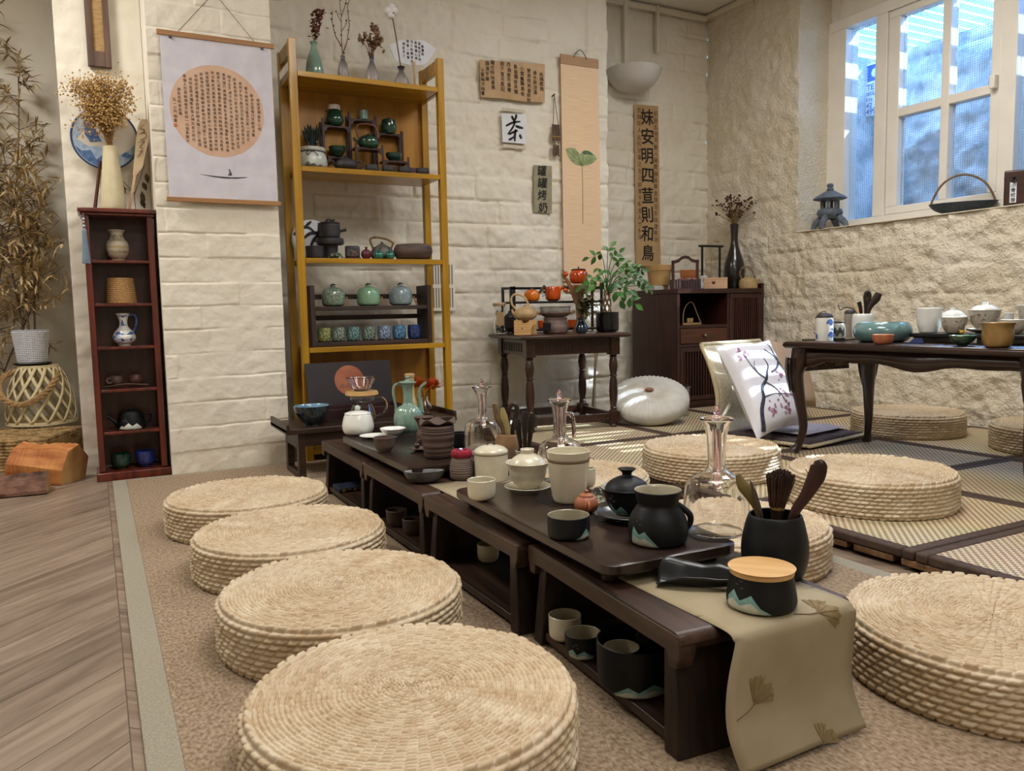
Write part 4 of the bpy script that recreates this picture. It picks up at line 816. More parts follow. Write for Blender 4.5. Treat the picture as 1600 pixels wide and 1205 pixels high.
for q in tw:
    P = cr(q, 4)
    for v in P[5::2]: b.ball((v+Vector((random.gauss(0, 1.3), random.gauss(0, 1), 0)))*m, random.uniform(.8, 1.5)*m, 6)
b.obj('bud_clusters' if False else 'bud_tuft', M('bud_brown', '#3c2a20', .8), r)
p, m, rz = VP[2]; r = T('dried_flowers', 'bunch of dried tan and brown blossoms in the teardrop vase', 'flowers', p, rz); b = B()
spray(r, m, 'stem', [([(0, 0, 5), (0, 0, 40), (x*.5, 0, 56), (x, y, z)], .6) for x, y, z in ((-14, 0, 66), (-7, 2, 70), (0, 0, 74), (8, -1, 80), (12, 1, 62), (3, 1, 60))], stem_m)
for i in range(170):
    a = random.choice(((-14, 66), (-8, 70), (6, 80), (13, 64), (4, 58), (-2, 62), (9, 70))); c = Vector((a[0]+random.gauss(0, 3), random.gauss(0, 3), a[1]+random.gauss(0, 4)))*m; b.leaf(c, (random.gauss(0, 1), random.gauss(0, 1), random.gauss(.4, 1)), 7.5*m, 5.4*m, bend=-.2)
b.obj('blossom_tuft', M('dried_tan_petals', '#6f5038', .9, '#a08365', ns=50), r)
p, m, rz = VP[3]; r = T('cotton_stem', 'single fluffy white cotton boll on a dark stem', 'flowers', p, rz)
spray(r, m, 'stem', [([(0, 0, 4), (-.3, 0, 20), (-.8, 0, 33), (-6, 0, 74), (-11, 0, 108)], .9)], stem_m); b = B()
for dx, dz, s in ((-5, 0, 6.5), (4, 1, 6.5), (-1, -5, 6), (0, 6, 6)): b.ball(((-12+dx)*m, (random.gauss(0, 1))*m, (114+dz)*m), s*m, 14)
b.obj('cotton_tuft', M('cotton_wool', '#e4e2e0', 1, '#d8d5d3', ns=30, bump=.6, bs=90), r); b = B()
for a in range(4): b.leaf((-12*m, 0, 107*m), (math.cos(a*1.6+.4), math.sin(a*1.6+.4), .6), 9*m, 5*m)
b.obj('calyx', stem_m, r)
def flat(name, label, cat, pts, y, mat, th=.003, group=None, part='sheet', tilt=0):
    """flat thing hanging at y: outline given in picture pixels, built in the wall plane"""
    W_ = [at(a, b_, y=y) for a, b_ in pts]; c = sum(W_, Vector())/len(W_); c.y = y; t = T(name, label, cat, c, 0, group)
    poly = [(w.x-c.x, w.z-c.z) for w in W_]
    if sum(a[0]*b_[1]-b_[0]*a[1] for a, b_ in zip(poly, poly[1:]+poly[:1])) < 0: poly.reverse()
    Tm = Matrix(((1, 0, 0, 0), (0, 0, -1, 0), (0, 1, 0, 0), (0, 0, 0, 1))); o = B().prism(poly, 0, th, T=Tm).obj(part, mat, t, smooth=0)
    return t, c, mpp(c), o
t, c, m, o = flat('paddle_fan', 'white fan-shaped paper panel with ink writing standing at the back of the rack top', 'fan', [(607.5, 71), (625, 63.5), (662, 63.5), (681, 77), (668, 97), (660, 102), (640, 102), (618, 96)], 4.02, white_p, .004)
text('brush_lettering', [(.052, -.052, '鳳臺曲', .95), (.034, -.062, '愛憎如生物', .95), (.014, -.066, '滿情盡心亭', .95), (-.008, -.068, '世上如觀者生', .95), (-.030, -.066, '得意一處事', .95), (-.052, -.052, '誰家多少', .95)], black_ink, o, (0, -.004, 0), (1, 0, 0), (0, 0, -1), .0175, lead=1.18, jit=.07)
b = B(); b.bx(-.008, .008, -.009, -.004, -.066, -.040); b.bar((0, -.0065, -.062), (0.001, -.0065, Zt-c.z+.001), .009, .005); b.obj('handle', M('pale_wood', '#c7a988', .6, '#b99874', ns=20), t, bev=.001)
# second shelf: tiered stand with green ware
YS2 = 3.985; st_m = wood('plum_wood', '#2a191a', '#432b2a', .4, axis=2, ns=9)
def q2(cx, cy): return at(440+cx/6.154, 140+cy/6.154, y=YS2)
p0 = q2(780, 745); t = T('display_stand', 'tiered dark wooden display stand with carved brackets on the second rack shelf', 'stand', (p0.x, YS2, Z2)); lx = lambda cx: q2(cx, 500).x-p0.x; lz = lambda cy: q2(780, cy).z-Z2
def lxy(cx, y): return at(440+cx/6.154, 220, y=YS2+y).x-p0.x
def post(cx, c0, c1=752, y=0, w=.012): xx = lxy(cx, min(y, 0)); B().bx(xx-w/2, xx+w/2, y-w/2, y+w/2, max(.0005, lz(c1)), lz(c0)).obj('post', st_m, t, bev=.0015)
for cx, c0 in ((403, 310), (660, 232), (910, 245), (1157, 370)): post(cx, c0); post(cx, c0+18, y=.048)
for cx, c0 in ((712, 540), (968, 555), (1212, 650)): post(cx, c0, y=-.085, w=.009)
def deck(c0, c1, cz, y0=-.008, y1=.053): 
    B().bx(lxy(c0, min(y0+.008, 0)), lxy(c1, min(y0+.008, 0)), y0, y1, lz(cz)-.010, lz(cz)).obj('platform', st_m, t, bev=.0015)
    for s, a in ((1, lxy(c0, min(y0+.008, 0))), (-1, lxy(c1, min(y0+.008, 0)))):
        B().prism([(a, lz(cz)-.010), (a+s*.028, lz(cz)-.010), (a+s*.016, lz(cz)-.016), (a+s*.012, lz(cz)-.026), (a, lz(cz)-.034)][::s], 0, .006, T=Matrix(((1, 0, 0, 0), (0, 0, -1, y0+.006), (0, 1, 0, 0), (0, 0, 0, 1)))).obj('carved_bracket', st_m, t)
deck(408, 656, 372); deck(664, 906, 288); deck(914, 1152, 402); deck(700, 962, 590, -.091, -.02); deck(970, 1218, 695, -.091, -.02); deck(440, 640, 660, .0, .05)
def g2(cx, cy, dy=.008): p = q2(cx, cy); p.y = YS2+dy; p.x = at(440+cx/6.154, 140+cy/6.154, y=YS2+dy).x; p.z = Z2+lz(cy)+.0012; return p, mpp(p), math.atan2(-p.x, p.y)
P = g2(512, 372); r, m = root('ginger_jar', 'round dark green jar with white lid on the stand', 'jar', P); ves(r, m, 'body', [(9, 0), (12.8, 4), (14, 10), (11.4, 18), (9, 24)], green_g); lid(r, m, 'lid', [(9, 24), (9.6, 25), (9.4, 30), (8, 31.5), (0, 31.5)], M('speckled_white', '#cfc6ba', .6, '#a99d90', ns=60))
for s in (-1, 1): B().ball((s*11.5*m, -6*m, 21*m), 1.3*m, 8).obj('lug', green_g, r)
P = g2(790, 287); pot('tea_cup', 'small pale green cup on the highest deck of the stand', 'cup', P, [(6, 0), (6.6, 1), (6.6, 13.5)], celad, t=.9)
P = g2(1030, 402); r, m = root('tea_caddy', 'green barrel caddy with dark flat lid on the stand', 'caddy', P); ves(r, m, 'body', [(9, 0), (11.6, 5), (12.2, 12), (11, 20)], green_g); lid(r, m, 'lid', [(10.6, 20.3), (9, 21.5), (3, 22), (2.5, 24), (0, 24)], black_w)
P = g2(838, 589, -.064); r, m = root('teapot', 'green ribbed teapot with brown cane hoop handle on the stand', 'teapot', P)
ves(r, m, 'body', [(12, 0), (15.2, 4), (16, 10), (13.4, 16), (8, 18)], green_g, wob=lambda a, z: .015*math.cos(16*a)); lid(r, m, 'lid', [(8.4, 18), (6, 19.6), (1.6, 20.4), (1.5, 22), (0, 23)], green_g)
tb(r, m, 'spout', [(-15, 0, 8), (-19, 0, 11), (-23, 0, 16)], [3.4, 2.4, 1.6], green_g); tb(r, m, 'cane_handle', [(-14, 0, 15), (-18, 0, 28), (-15, 0, 35.5), (0, 0, 37), (11, 0, 33), (15, 0, 22), (15, 0, 15)], 1.5, M('brown_cane', '#7a4e3c', .6, '#5f3a2c', ns=60))
P = g2(540, 660, .005); pot('tea_bowl', 'green bowl behind the black clay teapot', 'bowl', P, [(6, 0), (7, 1.5), (12, 7), (13.8, 14)], green_g, t=1)
P = g2(1080, 695, -.056); pot('tea_bowl', 'dark green bowl on the lowest deck at the end of the stand', 'bowl', P, [(6, 0), (7, 1.5), (11.5, 6), (12.8, 12)], green_g, t=1)
def clay_teapot(P, label, s=1, mat=black_w):
    r, m = root('teapot', label, 'teapot', P); m *= s
    ves(r, m, 'body', [(11, 0), (16, 4), (17, 9), (13, 15), (8, 17)], mat); lid(r, m, 'lid', [(8.4, 17), (6, 19), (2, 20), (2.6, 22), (0, 23)], mat)
    tb(r, m, 'spout', [(-14, 0, 6), (-18, 0, 10), (-22, 0, 16)], [3.6, 2.4, 1.4], mat); tb(r, m, 'handle', [(14, 0, 13), (22, 0, 14), (25, 0, 8), (20, 0, 3), (14, 0, 3)], 1.6, mat)
clay_teapot(sh(541, 261, 3.85, Z2), 'low black clay teapot in front of the stand on the second rack shelf')
CPP = [(9, 0), (10.3, 3), (10, 9)]
for px, lb in ((581.4, 'small black clay cup beside the low black teapot'), (607, 'second small black clay cup along from the low black teapot'), (632, 'third small black clay cup, in front of the plum box'), (660, 'last small black clay cup, by the rack post')): pot('tea_cup', lb, 'cup', sh(px, 266, 3.83, Z2), CPP, black_w, 'black clay cups on the second shelf', t=1.2)
P = sh(488.5, 260, 3.87, Z2); r, m = root('storage_jar', 'pale crackled storage jar tied with dark twine on the second rack shelf', 'jar', P)
_, q = ves(r, m, 'body', [(19, 0), (22.5, 4), (22.6, 14), (20, 22), (18.2, 25), (20, 27), (20.6, 31)], cer('crackle_white', '#b9bcb2', '#a9ada3', .35)); lid(r, m, 'lid', [(18.6, 29.5), (18, 31), (8, 32), (7, 34), (0, 34)], cer('crackle_white', '#b9bcb2'))
tb(r, m, 'twine', [(18.8*math.cos(a), 18.8*math.sin(a), 25) for a in np.linspace(0, 2*PI, 17)], .7, black_w); tb(r, m, 'twine', [(-3, -19.4, 25), (-8, -21, 22), (-6, -22, 18), (0, -20, 24), (6, -21, 21), (9, -22, 17)], .6, black_w)
motif('ink_print', r, q, FR-.5, FR+.7, lambda u: (3.5+2.5*math.sin(9*u)**2+2*math.sin(5*u+1))*m, lambda u: 1.5*m, M('ink_wash', '#3a3b3a', .6, '#7c7f7a', ns=120))
p, m, rz = sh(478, 261, 3.99, Z2); r = T('feather_fan', 'dark peacock feather fan leaning in the corner of the second rack shelf', 'fan', p, rz)
tb(r, m, 'handle', [(2, 0, .9), (5, 0, 14), (11, 0, 33)], [1.4, 1.6, 2], dark_w); b = B()
for i in range(120):
    a = random.uniform(-.7, .32); l = random.uniform(20, 44); b.leaf(Vector((11, random.gauss(0, 1.5), 32))*m, (math.sin(a)*.75+.12, random.gauss(-.03, .02), math.cos(a)), l*m, 5*m, up=(0, -1, 0), bend=random.gauss(0, .15))
b.obj('feather_tuft', M('peacock_dark', '#0f1714', .5, '#1f2f29', ns=40), r); B().ball((17*m, -3*m, 47*m), 3.4*m, 12, sy=.3).obj('eye_spot', M('peacock_eye', '#1c3f4a', .3), r)
p = at(646, 250, y=4.0); t = T('tea_box', 'plum-coloured flat box standing behind the cups at the rack post', 'box', (p.x, 3.99, Z2)); B().bx(-.048, .048, 0, .035, .0005, .062).obj('box', M('plum_card', '#462c2e', .5, '#4e3436', ns=9), t, bev=.001); B().bx(-.0485, .0485, -.0005, .0355, .046, .0475).obj('lid_seam', dark_w, t)
# third shelf
p = at(485, 372, y=4.02); t = T('round_fan', 'round white fan with bold black brush strokes behind the rack post', 'fan', (p.x, 3.985, Z3)); tilt = Matrix.Translation((0, 0, .0015)) @ Matrix.Rotation(math.radians(-6), 4, 'X'); R_ = .100
o = B().lathe([(0, 0), (R_-.006, 0), (R_, .006), (R_, .012), (R_-.006, .018), (0, .018)], 56, T=tilt @ Matrix.Translation((0, .0, R_)) @ Matrix.Rotation(PI/2, 4, 'X')).obj('disc', M('fan_white', '#c9cbd0', .7, '#bfc1c6', ns=20), t)
b = B(); bk = tilt @ Matrix.Translation((0, -.0188, R_))
for pts, w in (([(-.09, .02), (-.06, .05), (-.02, .06), (.02, .03)], .012), ([(-.05, .0), (-.01, .03), (.03, .035), (.06, .06)], .013), ([(-.02, -.06), (.0, -.01), (.03, .03), (.035, .085)], .011), ([(.02, .02), (.06, .0), (.07, -.05)], .012), ([(-.06, -.05), (-.05, -.02), (-.07, .01)], .01), ([(.0, .0), (.045, -.03), (.03, -.07)], .009), ([(-.03, .065), (.0, .09)], .01)):
    P = cr([(x, 0, z) for x, z in pts], 5)
    for i in range(len(P)-1):
        d = (P[i+1]-P[i]).normalized(); n_ = Vector((-d.z, 0, d.x)); w0, w1 = [w*.5*(.5+.9*math.sin(PI*(.1+.85*j/(len(P)-1)))) for j in (i, i+1)]
        b.add([bk @ v for v in (P[i]-n_*w0, P[i+1]-n_*w1, P[i+1]+n_*w1, P[i]+n_*w0)], [(0, 1, 2, 3)])
b.obj('brush_lettering', black_ink, o, smooth=0)
pot('tea_cup', 'plain black clay cup at the rack post on the third shelf', 'cup', sh(492, 403, 3.86, Z3), [(12, 0), (13.5, 4), (14, 19)], black_w)
P = sh(517, 402, 3.89, Z3); r, m = root('stove_teapot', 'black clay side-handled pot stacked on its stove on the third rack shelf', 'teapot', P)
ves(r, m, 'stove', [(13, 0), (11, 8), (11.5, 22)], black_w); lid(r, m, 'stove_ring', [(12, 22.3), (20, 23), (20.4, 31), (18, 32), (0, 32)], black_w)
ves(r, m, 'pot', [(13, 32.4), (15.4, 35), (15.6, 52), (15, 54)], black_w); lid(r, m, 'lid', [(15, 54.4), (16, 55.4), (12, 57.5), (0, 58)], black_w); tb(r, m, 'branch_knob', [(-6, 0, 58), (-2, 0, 61.5), (3, 0, 60), (8, 0, 61)], 1.4, black_w); tb(r, m, 'side_handle', [(14, -2, 43), (20, -2, 44.5), (25, -2, 46)], [2, 2.2, 2.6], black_w)
P = sh(525, 402, 3.825, Z3); p, m, rz = P; b = B(); rn = random.Random(4)
for i in range(46):
    a, s = rn.uniform(0, 6.28), rn.random()**.6; b.ball((s*12*m*math.cos(a), s*6*m*math.sin(a), (2.3+6*(1-s*s)*rn.uniform(.6, 1))*m), rn.uniform(1.2, 2.2)*m, 7)
tag(b.obj('tea_pet', M('mossy_green', '#2c3b2c', .5, '#66745a', ns=60), None, p, rz), 'small knobbly mossy-green tea pet on the third rack shelf', 'ornament')
p, m, rz = sh(551, 402, 3.89, Z3); t = T('tea_tin', 'dark square-cornered tin with gold ring print on a red base', 'tin', p, rz); B().bx(-11.4*m, 11.4*m, -9*m, 9*m, 3*m, 21*m).obj('tin', M('slate_tin', '#2f3036', .4, '#44454c', ns=10), t, bev=2.6*m); B().bx(-12.6*m, 12.6*m, -10*m, 10*m, 0, 3.2*m).obj('base', M('oxblood', '#3f1218', .5), t, bev=.8*m)
b = B(); b.tube([(-2*m+4.6*m*math.cos(a), -9.2*m, 9*m+4.6*m*math.sin(a)) for a in np.linspace(0, 6.28, 20)], .35*m, 5); b.tube([(3*m+3.4*m*math.cos(a), -9.2*m, 8*m+3.4*m*math.sin(a)) for a in np.linspace(0, 6.28, 20)], .35*m, 5); b.obj('gold_ring_print', M('dull_gold', '#a0754e', .4, metal=.5), t)
P = sh(572.5, 402, 3.865, Z3); p, m, rz = P; t = T('pomegranate', 'dark red pomegranate with pointed crown on the third rack shelf', 'fruit', p, rz); B().lathe(prof([(0, 0), (5, 1.2), (8, 7), (6.5, 13), (2.2, 15.6), (2, 16.5), (0, 16.5)], m, 4), 24).obj('fruit', M('pomegranate_skin', '#481420', .5, '#5d1f2c', ns=14, bump=.2), t); b = B()
for i in range(5): b.leaf((0, 0, 15*m), (math.cos(i*1.26)*.5, math.sin(i*1.26)*.5, 1), 6.5*m, 3*m)
b.obj('crown', M('pomegranate_dark', '#331319', .6), t)
P = sh(597.5, 401, 3.93, Z3); r, m = root('teapot', 'grey-brown teapot with wrapped bamboo hoop handle on the third rack shelf', 'teapot', P); sg = cer('speckled_brown', '#4a4542', '#625c57', .5, coat=0)
ves(r, m, 'body', [(13, 0), (17.6, 6), (18, 12), (14, 20), (7, 23.5)], sg); lid(r, m, 'lid', [(7.4, 23.5), (5, 25), (1.6, 26), (2.6, 28), (0, 29.4)], sg)
tb(r, m, 'bamboo_handle', [(-14, 0, 19), (-17, 0, 28), (-17, 0, 34), (-8, 0, 36), (6, 0, 33.5), (15, 0, 29), (17, 0, 26), (14, 0, 19)], 1.8, M('wrapped_bamboo', '#8f7346', .6, '#4c3822', ns=12, st=(40, 1, 1), lo=.45, hi=.55)); tb(r, m, 'spout', [(2, 15, 10), (3, 19, 14), (3, 22, 19)], [3.4, 2.4, 1.6], sg)
for px, s, lb in ((592, 0, 'green glazed gourd charm in front of the bamboo-handled teapot'), (609.5, 1, 'second green gourd charm, nearer the wide brown bowl')):
    P = sh(px, 403, 3.845, Z3); r, m = root('green_gourd', lb, 'ornament', P); B().lathe(prof([(0, 0), (5, 1), (7.6, 6.5), (5.5, 11.5), (1.6, 14), (0, 14)], m, 4), 22).obj('gourd', cer('emerald_glaze', '#0d4b40', '#157060', .08, coat=.8), r); tb(r, m, 'stem', [(0, 0, 13.4), (1-2*s, 0, 16), (5-8*s, 0, 19)], [.9, .7, 1.2], M('leaf_dark', '#20403a', .4), 6)
P = sh(645.6, 401, 3.90, Z3); pot('brown_bowl', 'wide brown clay bowl with inward lip at the end of the third rack shelf', 'bowl', P, [(21, 0), (26, 3), (30, 12), (29.5, 19), (27, 23.5)], M('banded_brown_clay', '#352a26', .6, '#5e4c41', ns=6, st=(1, 1, 20), bump=.2, bs=60), t=2)
# fourth shelf: two-tier stand
xa, xb = at(490, 500, y=3.85).x, at(672, 500, y=3.85).x; t = T('tea_stand', 'two-tier dark timber stand with three jars above seven cups', 'stand', ((xa+xb)/2, 3.85, Z4)); hw = (xb-xa)/2; sdm = wood('walnut_stand', '#2a1e1a', '#453530', .5, axis=2, ns=8); sdx = wood('walnut_stand_x', '#2a1e1a', '#453530', .5, axis=0, ns=8)
HT = .298
for s in (-1, 1): b = B().bx(s*hw-.011, s*hw+.011, 0, .16, .0006, HT); b.obj('side_panel', sdm, t, bev=.003); B().lathe([(0, 0), (.006, 0), (.006, .003), (0, .003)], 14, c=(0, 0, 0), T=Matrix.Translation((s*hw-.0112, .05, HT-.035)) @ Matrix.Rotation(-PI/2, 4, 'Y')).obj('peg', dark_w, t)
U1, U0 = .196, .022
for z in (U1, U0): B().bx(-hw+.011, hw-.011, .004, .15, z-.02, z).obj('shelf', sdx, t, bev=.002)
for z in (.245, .14): B().bx(-hw+.011, hw-.011, .148, .158, z-.012, z+.012).obj('back_rail', sdx, t, bev=.001)
JW = [(12, 0), (16.5, 2), (18, 8), (18, 17), (16.5, 23)]; JL = [(16.4, 23.3), (14, 27), (8, 29.5), (4, 30), (3, 32), (0, 32.4)]
for px, c1, c2, lb, nm in ((521, '#5d6f60', '#8b9a86', 'grey-green crackled caddy, first of three on the timber stand', 'jar_a'), (575.6, '#79a083', '#86ad8f', 'plain celadon caddy in the middle of the timber stand', 'jar_b'), (626, '#76898e', '#93a3a6', 'grey-blue caddy, last of three on the timber stand', 'jar_c')):
    p = at(px, 470, y=3.92); p.z = Z4+U1+.0008; r, m = root('tea_caddy', lb, 'caddy', (p, mpp(p), math.atan2(-p.x, p.y)), 'caddies on the timber stand'); g = cer(nm, c1, c2, .12, ns=90, coat=.6); ves(r, m, 'body', JW, g); lid(r, m, 'lid', JL, g); tb(r, m, 'leaf_knob', [(-4, 0, 31.6), (0, 0, 34), (5, 0, 33)], [1, 1.4, .6], black_w, 6)
for px, lb in ((545.5, 'brown paper tag beside the grey-green caddy'), (600, 'brown paper tag beside the celadon caddy'), (650, 'brown paper tag beside the grey-blue caddy')):
    p = at(px, 470, y=3.895); o = B().prism([(-.006, 0), (.006, 0), (-.012, .046), (-.020, .044)], 0, .0012, T=Matrix(((1, 0, 0, 0), (0, .2, -1, 0), (0, 1, .2, 0), (0, 0, 0, 1)))).obj('paper_tag', M('brown_tag', '#8a6244', .7, '#795339', ns=20), None, (p.x+.004, 3.893, Z4+U1+.001)); tag(o, lb, 'tag', 'tags on the timber stand')
for px, c1, c2, lb in ((506.5, '#4a5330', '#a2a86a', 'olive-yellow speckled cup, first in the row of seven'), (528.5, '#35443e', '#94a598', 'pale sage speckled cup, second in the row of seven'), (552, '#2d4c50', '#6f9a9a', 'teal speckled cup, third in the row of seven'), (576.3, '#33443f', '#7f9088', 'grey-green speckled cup in the middle of the seven'), (600.6, '#3a4c60', '#92a6bd', 'pale blue-grey speckled cup, fifth in the row of seven'), (624, '#20425e', '#5c8fb4', 'mid-blue speckled cup, sixth in the row of seven'), (647.5, '#0f1d44', '#25427d', 'darkest navy cup, last in the row of seven')):
    p = at(px, 525, y=3.90); p.z = Z4+U0+.0008; pot('glazed_cup', lb, 'cup', (p, mpp(p), math.atan2(-p.x, p.y)), [(7.5, 0), (9.8, 2), (10.8, 9), (10.3, 17), (9.6, 21.5)], cer('cup_%d' % px, c1, c2, .08, ns=150, coat=.8, st=(1, 1, .6), lo=.4, hi=.62), 'speckled cups on the timber stand', t=1.1)
# ------------------------------------------------------------------ pier and narrow shelf
xl = .046; zb_ = 1.81; t = T('framed_panel', 'tall narrow brown frame with woven straw inlay high on the pier', 'frame', (.095, 4.06, zb_)); fw = wood('weathered_brown', '#4a382e', '#6d5646', .7, axis=2, ns=7, bump=.5)
b = B(); b.bx(-.047, -.022, -.012, .014, 0, .85); b.bx(.022, .047, -.012, .014, 0, .85); b.bx(-.022, .022, -.012, .014, 0, .066); b.bx(-.022, .022, -.012, .014, .80, .85); b.obj('frame', fw, t, bev=.002); B().bx(-.022, .022, -.004, .008, .066, .80).obj('inlay', M('straw_inlay', '#b08f5e', .7, '#9a7748', ns=26, st=(1, 1, 5), bump=.4), t)
# scroll on the pillar
sx0, sx1, sz0, sz1 = .316, .797, 1.203, 1.918; t = T('hanging_scroll', 'large white scroll with a peach disc of brush writing above a small boat', 'scroll', ((sx0+sx1)/2, 3.797, sz0)); hw = (sx1-sx0)/2; hh = sz1-sz0; bw = wood('scroll_rod', '#8d6237', '#a97c4c', .5, axis=0, ns=6)
o = B().bx(-hw+.008, hw-.012, -.0015, 0, .012, hh-.01).obj('paper', M('lilac_white_paper', '#cfcad0', .75, '#c4bfc6', ns=14, bump=.15, bs=200), t); B().bx(-hw-.002, hw+.002, -.006, .006, 0, .020).obj('rod', bw, t, bev=.002); B().bx(-hw-.004, hw+.004, -.006, .006, hh-.016, hh+.006).obj('rod', bw, t, bev=.002)
b = B(); b.tube([(-hw+.08, 0, hh+.004), (-.005, .012, hh+.19)], .0014, 5); b.tube([(hw-.08, 0, hh+.004), (.005, .012, hh+.19)], .0014, 5); b.obj('cord', stem_m, t)
for s in (-1, 1): B().bx(s*(hw-.05)-.006, s*(hw-.05)+.006, -.0065, -.001, hh-.026, hh-.016).obj('clip', dark_w, t)
cc = (-.013, sz0+.400-sz0); dk_ = .197; o2 = B(); o2.add([(cc[0]+dk_*math.cos(a), -.0019, cc[1]+dk_*math.sin(a)) for a in np.linspace(0, 2*PI, 72, endpoint=False)], [tuple(range(72))]); o2.obj('peach_disc_print', M('peach_print', '#d0ae93', .75, '#c6a186', ns=10), o, smooth=0)
HS = '觀自在菩薩行深般若波羅蜜多時照見五蘊皆空度一切苦厄舍利子色不異空空不異色色即是空空即是色受想行識亦復如是舍利子是諸法空相不生不滅不垢不淨不增不減是故空中無色無受想行識無眼耳鼻舌身意無色聲香味觸法無眼界乃至無意識界無無明亦無無明盡乃至無老死亦無老死盡無苦集滅道無智亦無得以無所得故菩提薩埵依般若波羅蜜多故心無罣礙無罣礙故無有恐怖遠離顛倒夢想究竟涅槃三世諸佛依般若波羅蜜多故得阿耨多羅三藐三菩提故知般若波羅蜜多是大神咒是大明咒是無上咒是無等等咒能除一切苦真實不虛故說般若波羅蜜多咒即說咒曰揭諦揭諦波羅揭諦波羅僧揭諦菩提薩婆訶'
cols = [(.176, -.075, '般若波羅蜜多心經', 1.05)]; k = 0; s_ = .0152; ld_ = 1.13
for i in range(13):
    x = .148-.0232*i; hgt = math.sqrt(max(0, .176**2-x*x)) if i < 12 else .15; n_ = int(2*hgt/(s_*ld_)); top = -hgt+.004
    seg = HS[k:k+n_]; k += n_; cols.append((x, top, seg, 1))
cols.append((-.156, -.088, HS[k:k+7] or '菩提薩婆訶', 1)); cols.append((-.176, -.045, '弘一沙門敬書', 1.05))
text('brush_lettering', cols, black_ink, o, (cc[0], -.0024, cc[1]), (1, 0, 0), (0, 0, -1), s_, lead=ld_, jit=.07, bold=-.004)
B().bx(cc[0]-.184, cc[0]-.170, -.0024, -.0022, cc[1]-.082, cc[1]-.068).obj('seal_print', M('seal_red', '#c06a4c', .8), o)
b = B(); bx_, bz_ = .002, .118; pts = [(-.11, .006), (-.05, .001), (.03, -.001), (.10, .004), (.108, .0065), (.09, .0005), (.05, -.006), (0, -.008), (-.05, -.004)]; b.add([(bx_+x, -.0021, bz_+z) for x, z in pts], [tuple(range(9))]); b.add([(bx_+x, -.0023, bz_+z) for x, z in ((.012, .006), (.030, .006), (.031, .014), (.025, .026), (.020, .026), (.020, .016))], [tuple(range(6))]); b.add([(bx_+.021+.0035*math.cos(a), -.0023, bz_+.030+.0045*math.sin(a)) for a in np.linspace(0, 6.28, 12, endpoint=False)], [tuple(range(12))]); b.obj('boat_ink_print', M('ink_grey', '#33333a', .8, '#4d4d56', ns=40), o, smooth=0)
# on top of the narrow shelf
NT = 1.1705
def nt(px, py, Y): p = at(px, py, y=Y); p.z = NT+.0006; return p, mpp(p), math.atan2(-p.x, p.y)
P = nt(178, 323, 3.93); pot('tall_vase', 'tall tapering cream vase on top of the narrow mahogany shelf', 'vase', P, [(16.5, 0), (17.6, 4), (17.2, 18), (15.2, 45), (12.4, 74), (10.8, 90), (10.6, 97)], cer('ivory_glaze', '#cbbf9d', '#c2b591', .4, coat=.1), t=1.2)
p, m, rz = P; r = T('dried_gypsophila', 'dried golden gypsophila bunch in the tall cream vase', 'flowers', p, rz); st, fl = B(), B(); gm = M('dried_gold', '#8d6a3c', .9, '#b08d5a', ns=60); rn = random.Random(11)
for i in range(150):
    a = rn.gauss(-.10, .22); l = rn.uniform(50, 112); e = Vector((l*math.sin(a), rn.gauss(-7, 5), 88+l*math.cos(a)*.98)); q = cr([(0, 0, 60), (rn.gauss(0, 2), 0, 100), e*.6+Vector((0, 0, 40)), e], 3); st.tube([v*m for v in q], .22*m, 3, cap=False)
    for k in range(16):
        c = e+Vector((rn.gauss(0, 7), rn.gauss(0, 4), rn.gauss(-5, 9))); st.tube([(e+(c-e)*.0-Vector((0, 0, 8)))*m, c*m], .14*m, 3, cap=False); fl.ball(c*m, rn.uniform(.9, 1.8)*m, 5)
st.obj('stem_tuft', gm, r); fl.obj('blossom_tuft', M('gypsophila_gold', '#a8824a', .9, '#cba970', ns=60), r)
p = at(164, 323, y=4.02); p.z = NT+.0006; c = at(164, 217, y=4.02); m = mpp(c); t = T('round_fan', 'round blue-rimmed silk fan with a blue landscape behind the tall cream vase', 'fan', (c.x, 4.015, NT)); cz_ = c.z-NT; Rf = 46.5*m
rt_ = Matrix.Translation((0, 0, cz_)) @ Matrix.Rotation(PI/2, 4, 'X'); disc = B().lathe([(0, 0), (Rf, 0), (Rf, .002), (0, .002)], 60, T=rt_).obj('silk', M('silk_ivory', '#c3b9a6', .6, '#cfc6b6', ns=10), t)
b = B(); b.tube([(Rf*math.cos(a), -.001, cz_+Rf*math.sin(a)) for a in np.linspace(0, 2*PI, 61)], .0045, 8); b.obj('rim', M('navy_rim', '#2b4468', .4), t)
b = B(); rn = random.Random(5); bl = [M('blue_wash_dark', '#2f4c78', .7, '#5a7599', ns=50, det=8), M('blue_wash_pale', '#7c93b0', .7, '#a9b5c0', ns=40, det=8)]
def blob(pts, mi, d): b.add([(x*Rf, -.0024-d, cz_+z*Rf) for x, z in pts], [tuple(range(len(pts)))], mi)
lo = [(math.cos(a), math.sin(a)) for a in np.linspace(PI*1.02, PI*1.98, 30)]; blob([(x*.96, z*.96) for x, z in lo]+[(.7, -.35), (.4, -.5), (.1, -.42), (-.2, -.25), (-.5, -.3), (-.8, -.1)], 1, 0)
blob([(x*.95, z*.95) for x, z in [(math.cos(a), math.sin(a)) for a in np.linspace(PI*1.1, PI*1.55, 16)]]+[(.05, -.75), (-.1, -.55), (-.3, -.7), (-.45, -.4), (-.7, -.45)], 0, .0003)
blob([(math.cos(a)*.96, math.sin(a)*.96) for a in np.linspace(PI*.72, PI*1.05, 14)]+[(-.75, .05), (-.6, .3), (-.5, .5), (-.45, .75), (-.6, .7)], 1, .0003); blob([(-.62, .62), (-.5, .75), (-.3, .55), (-.25, .2), (-.1, -.1), (-.45, -.15), (-.6, .1)], 0, .0005)
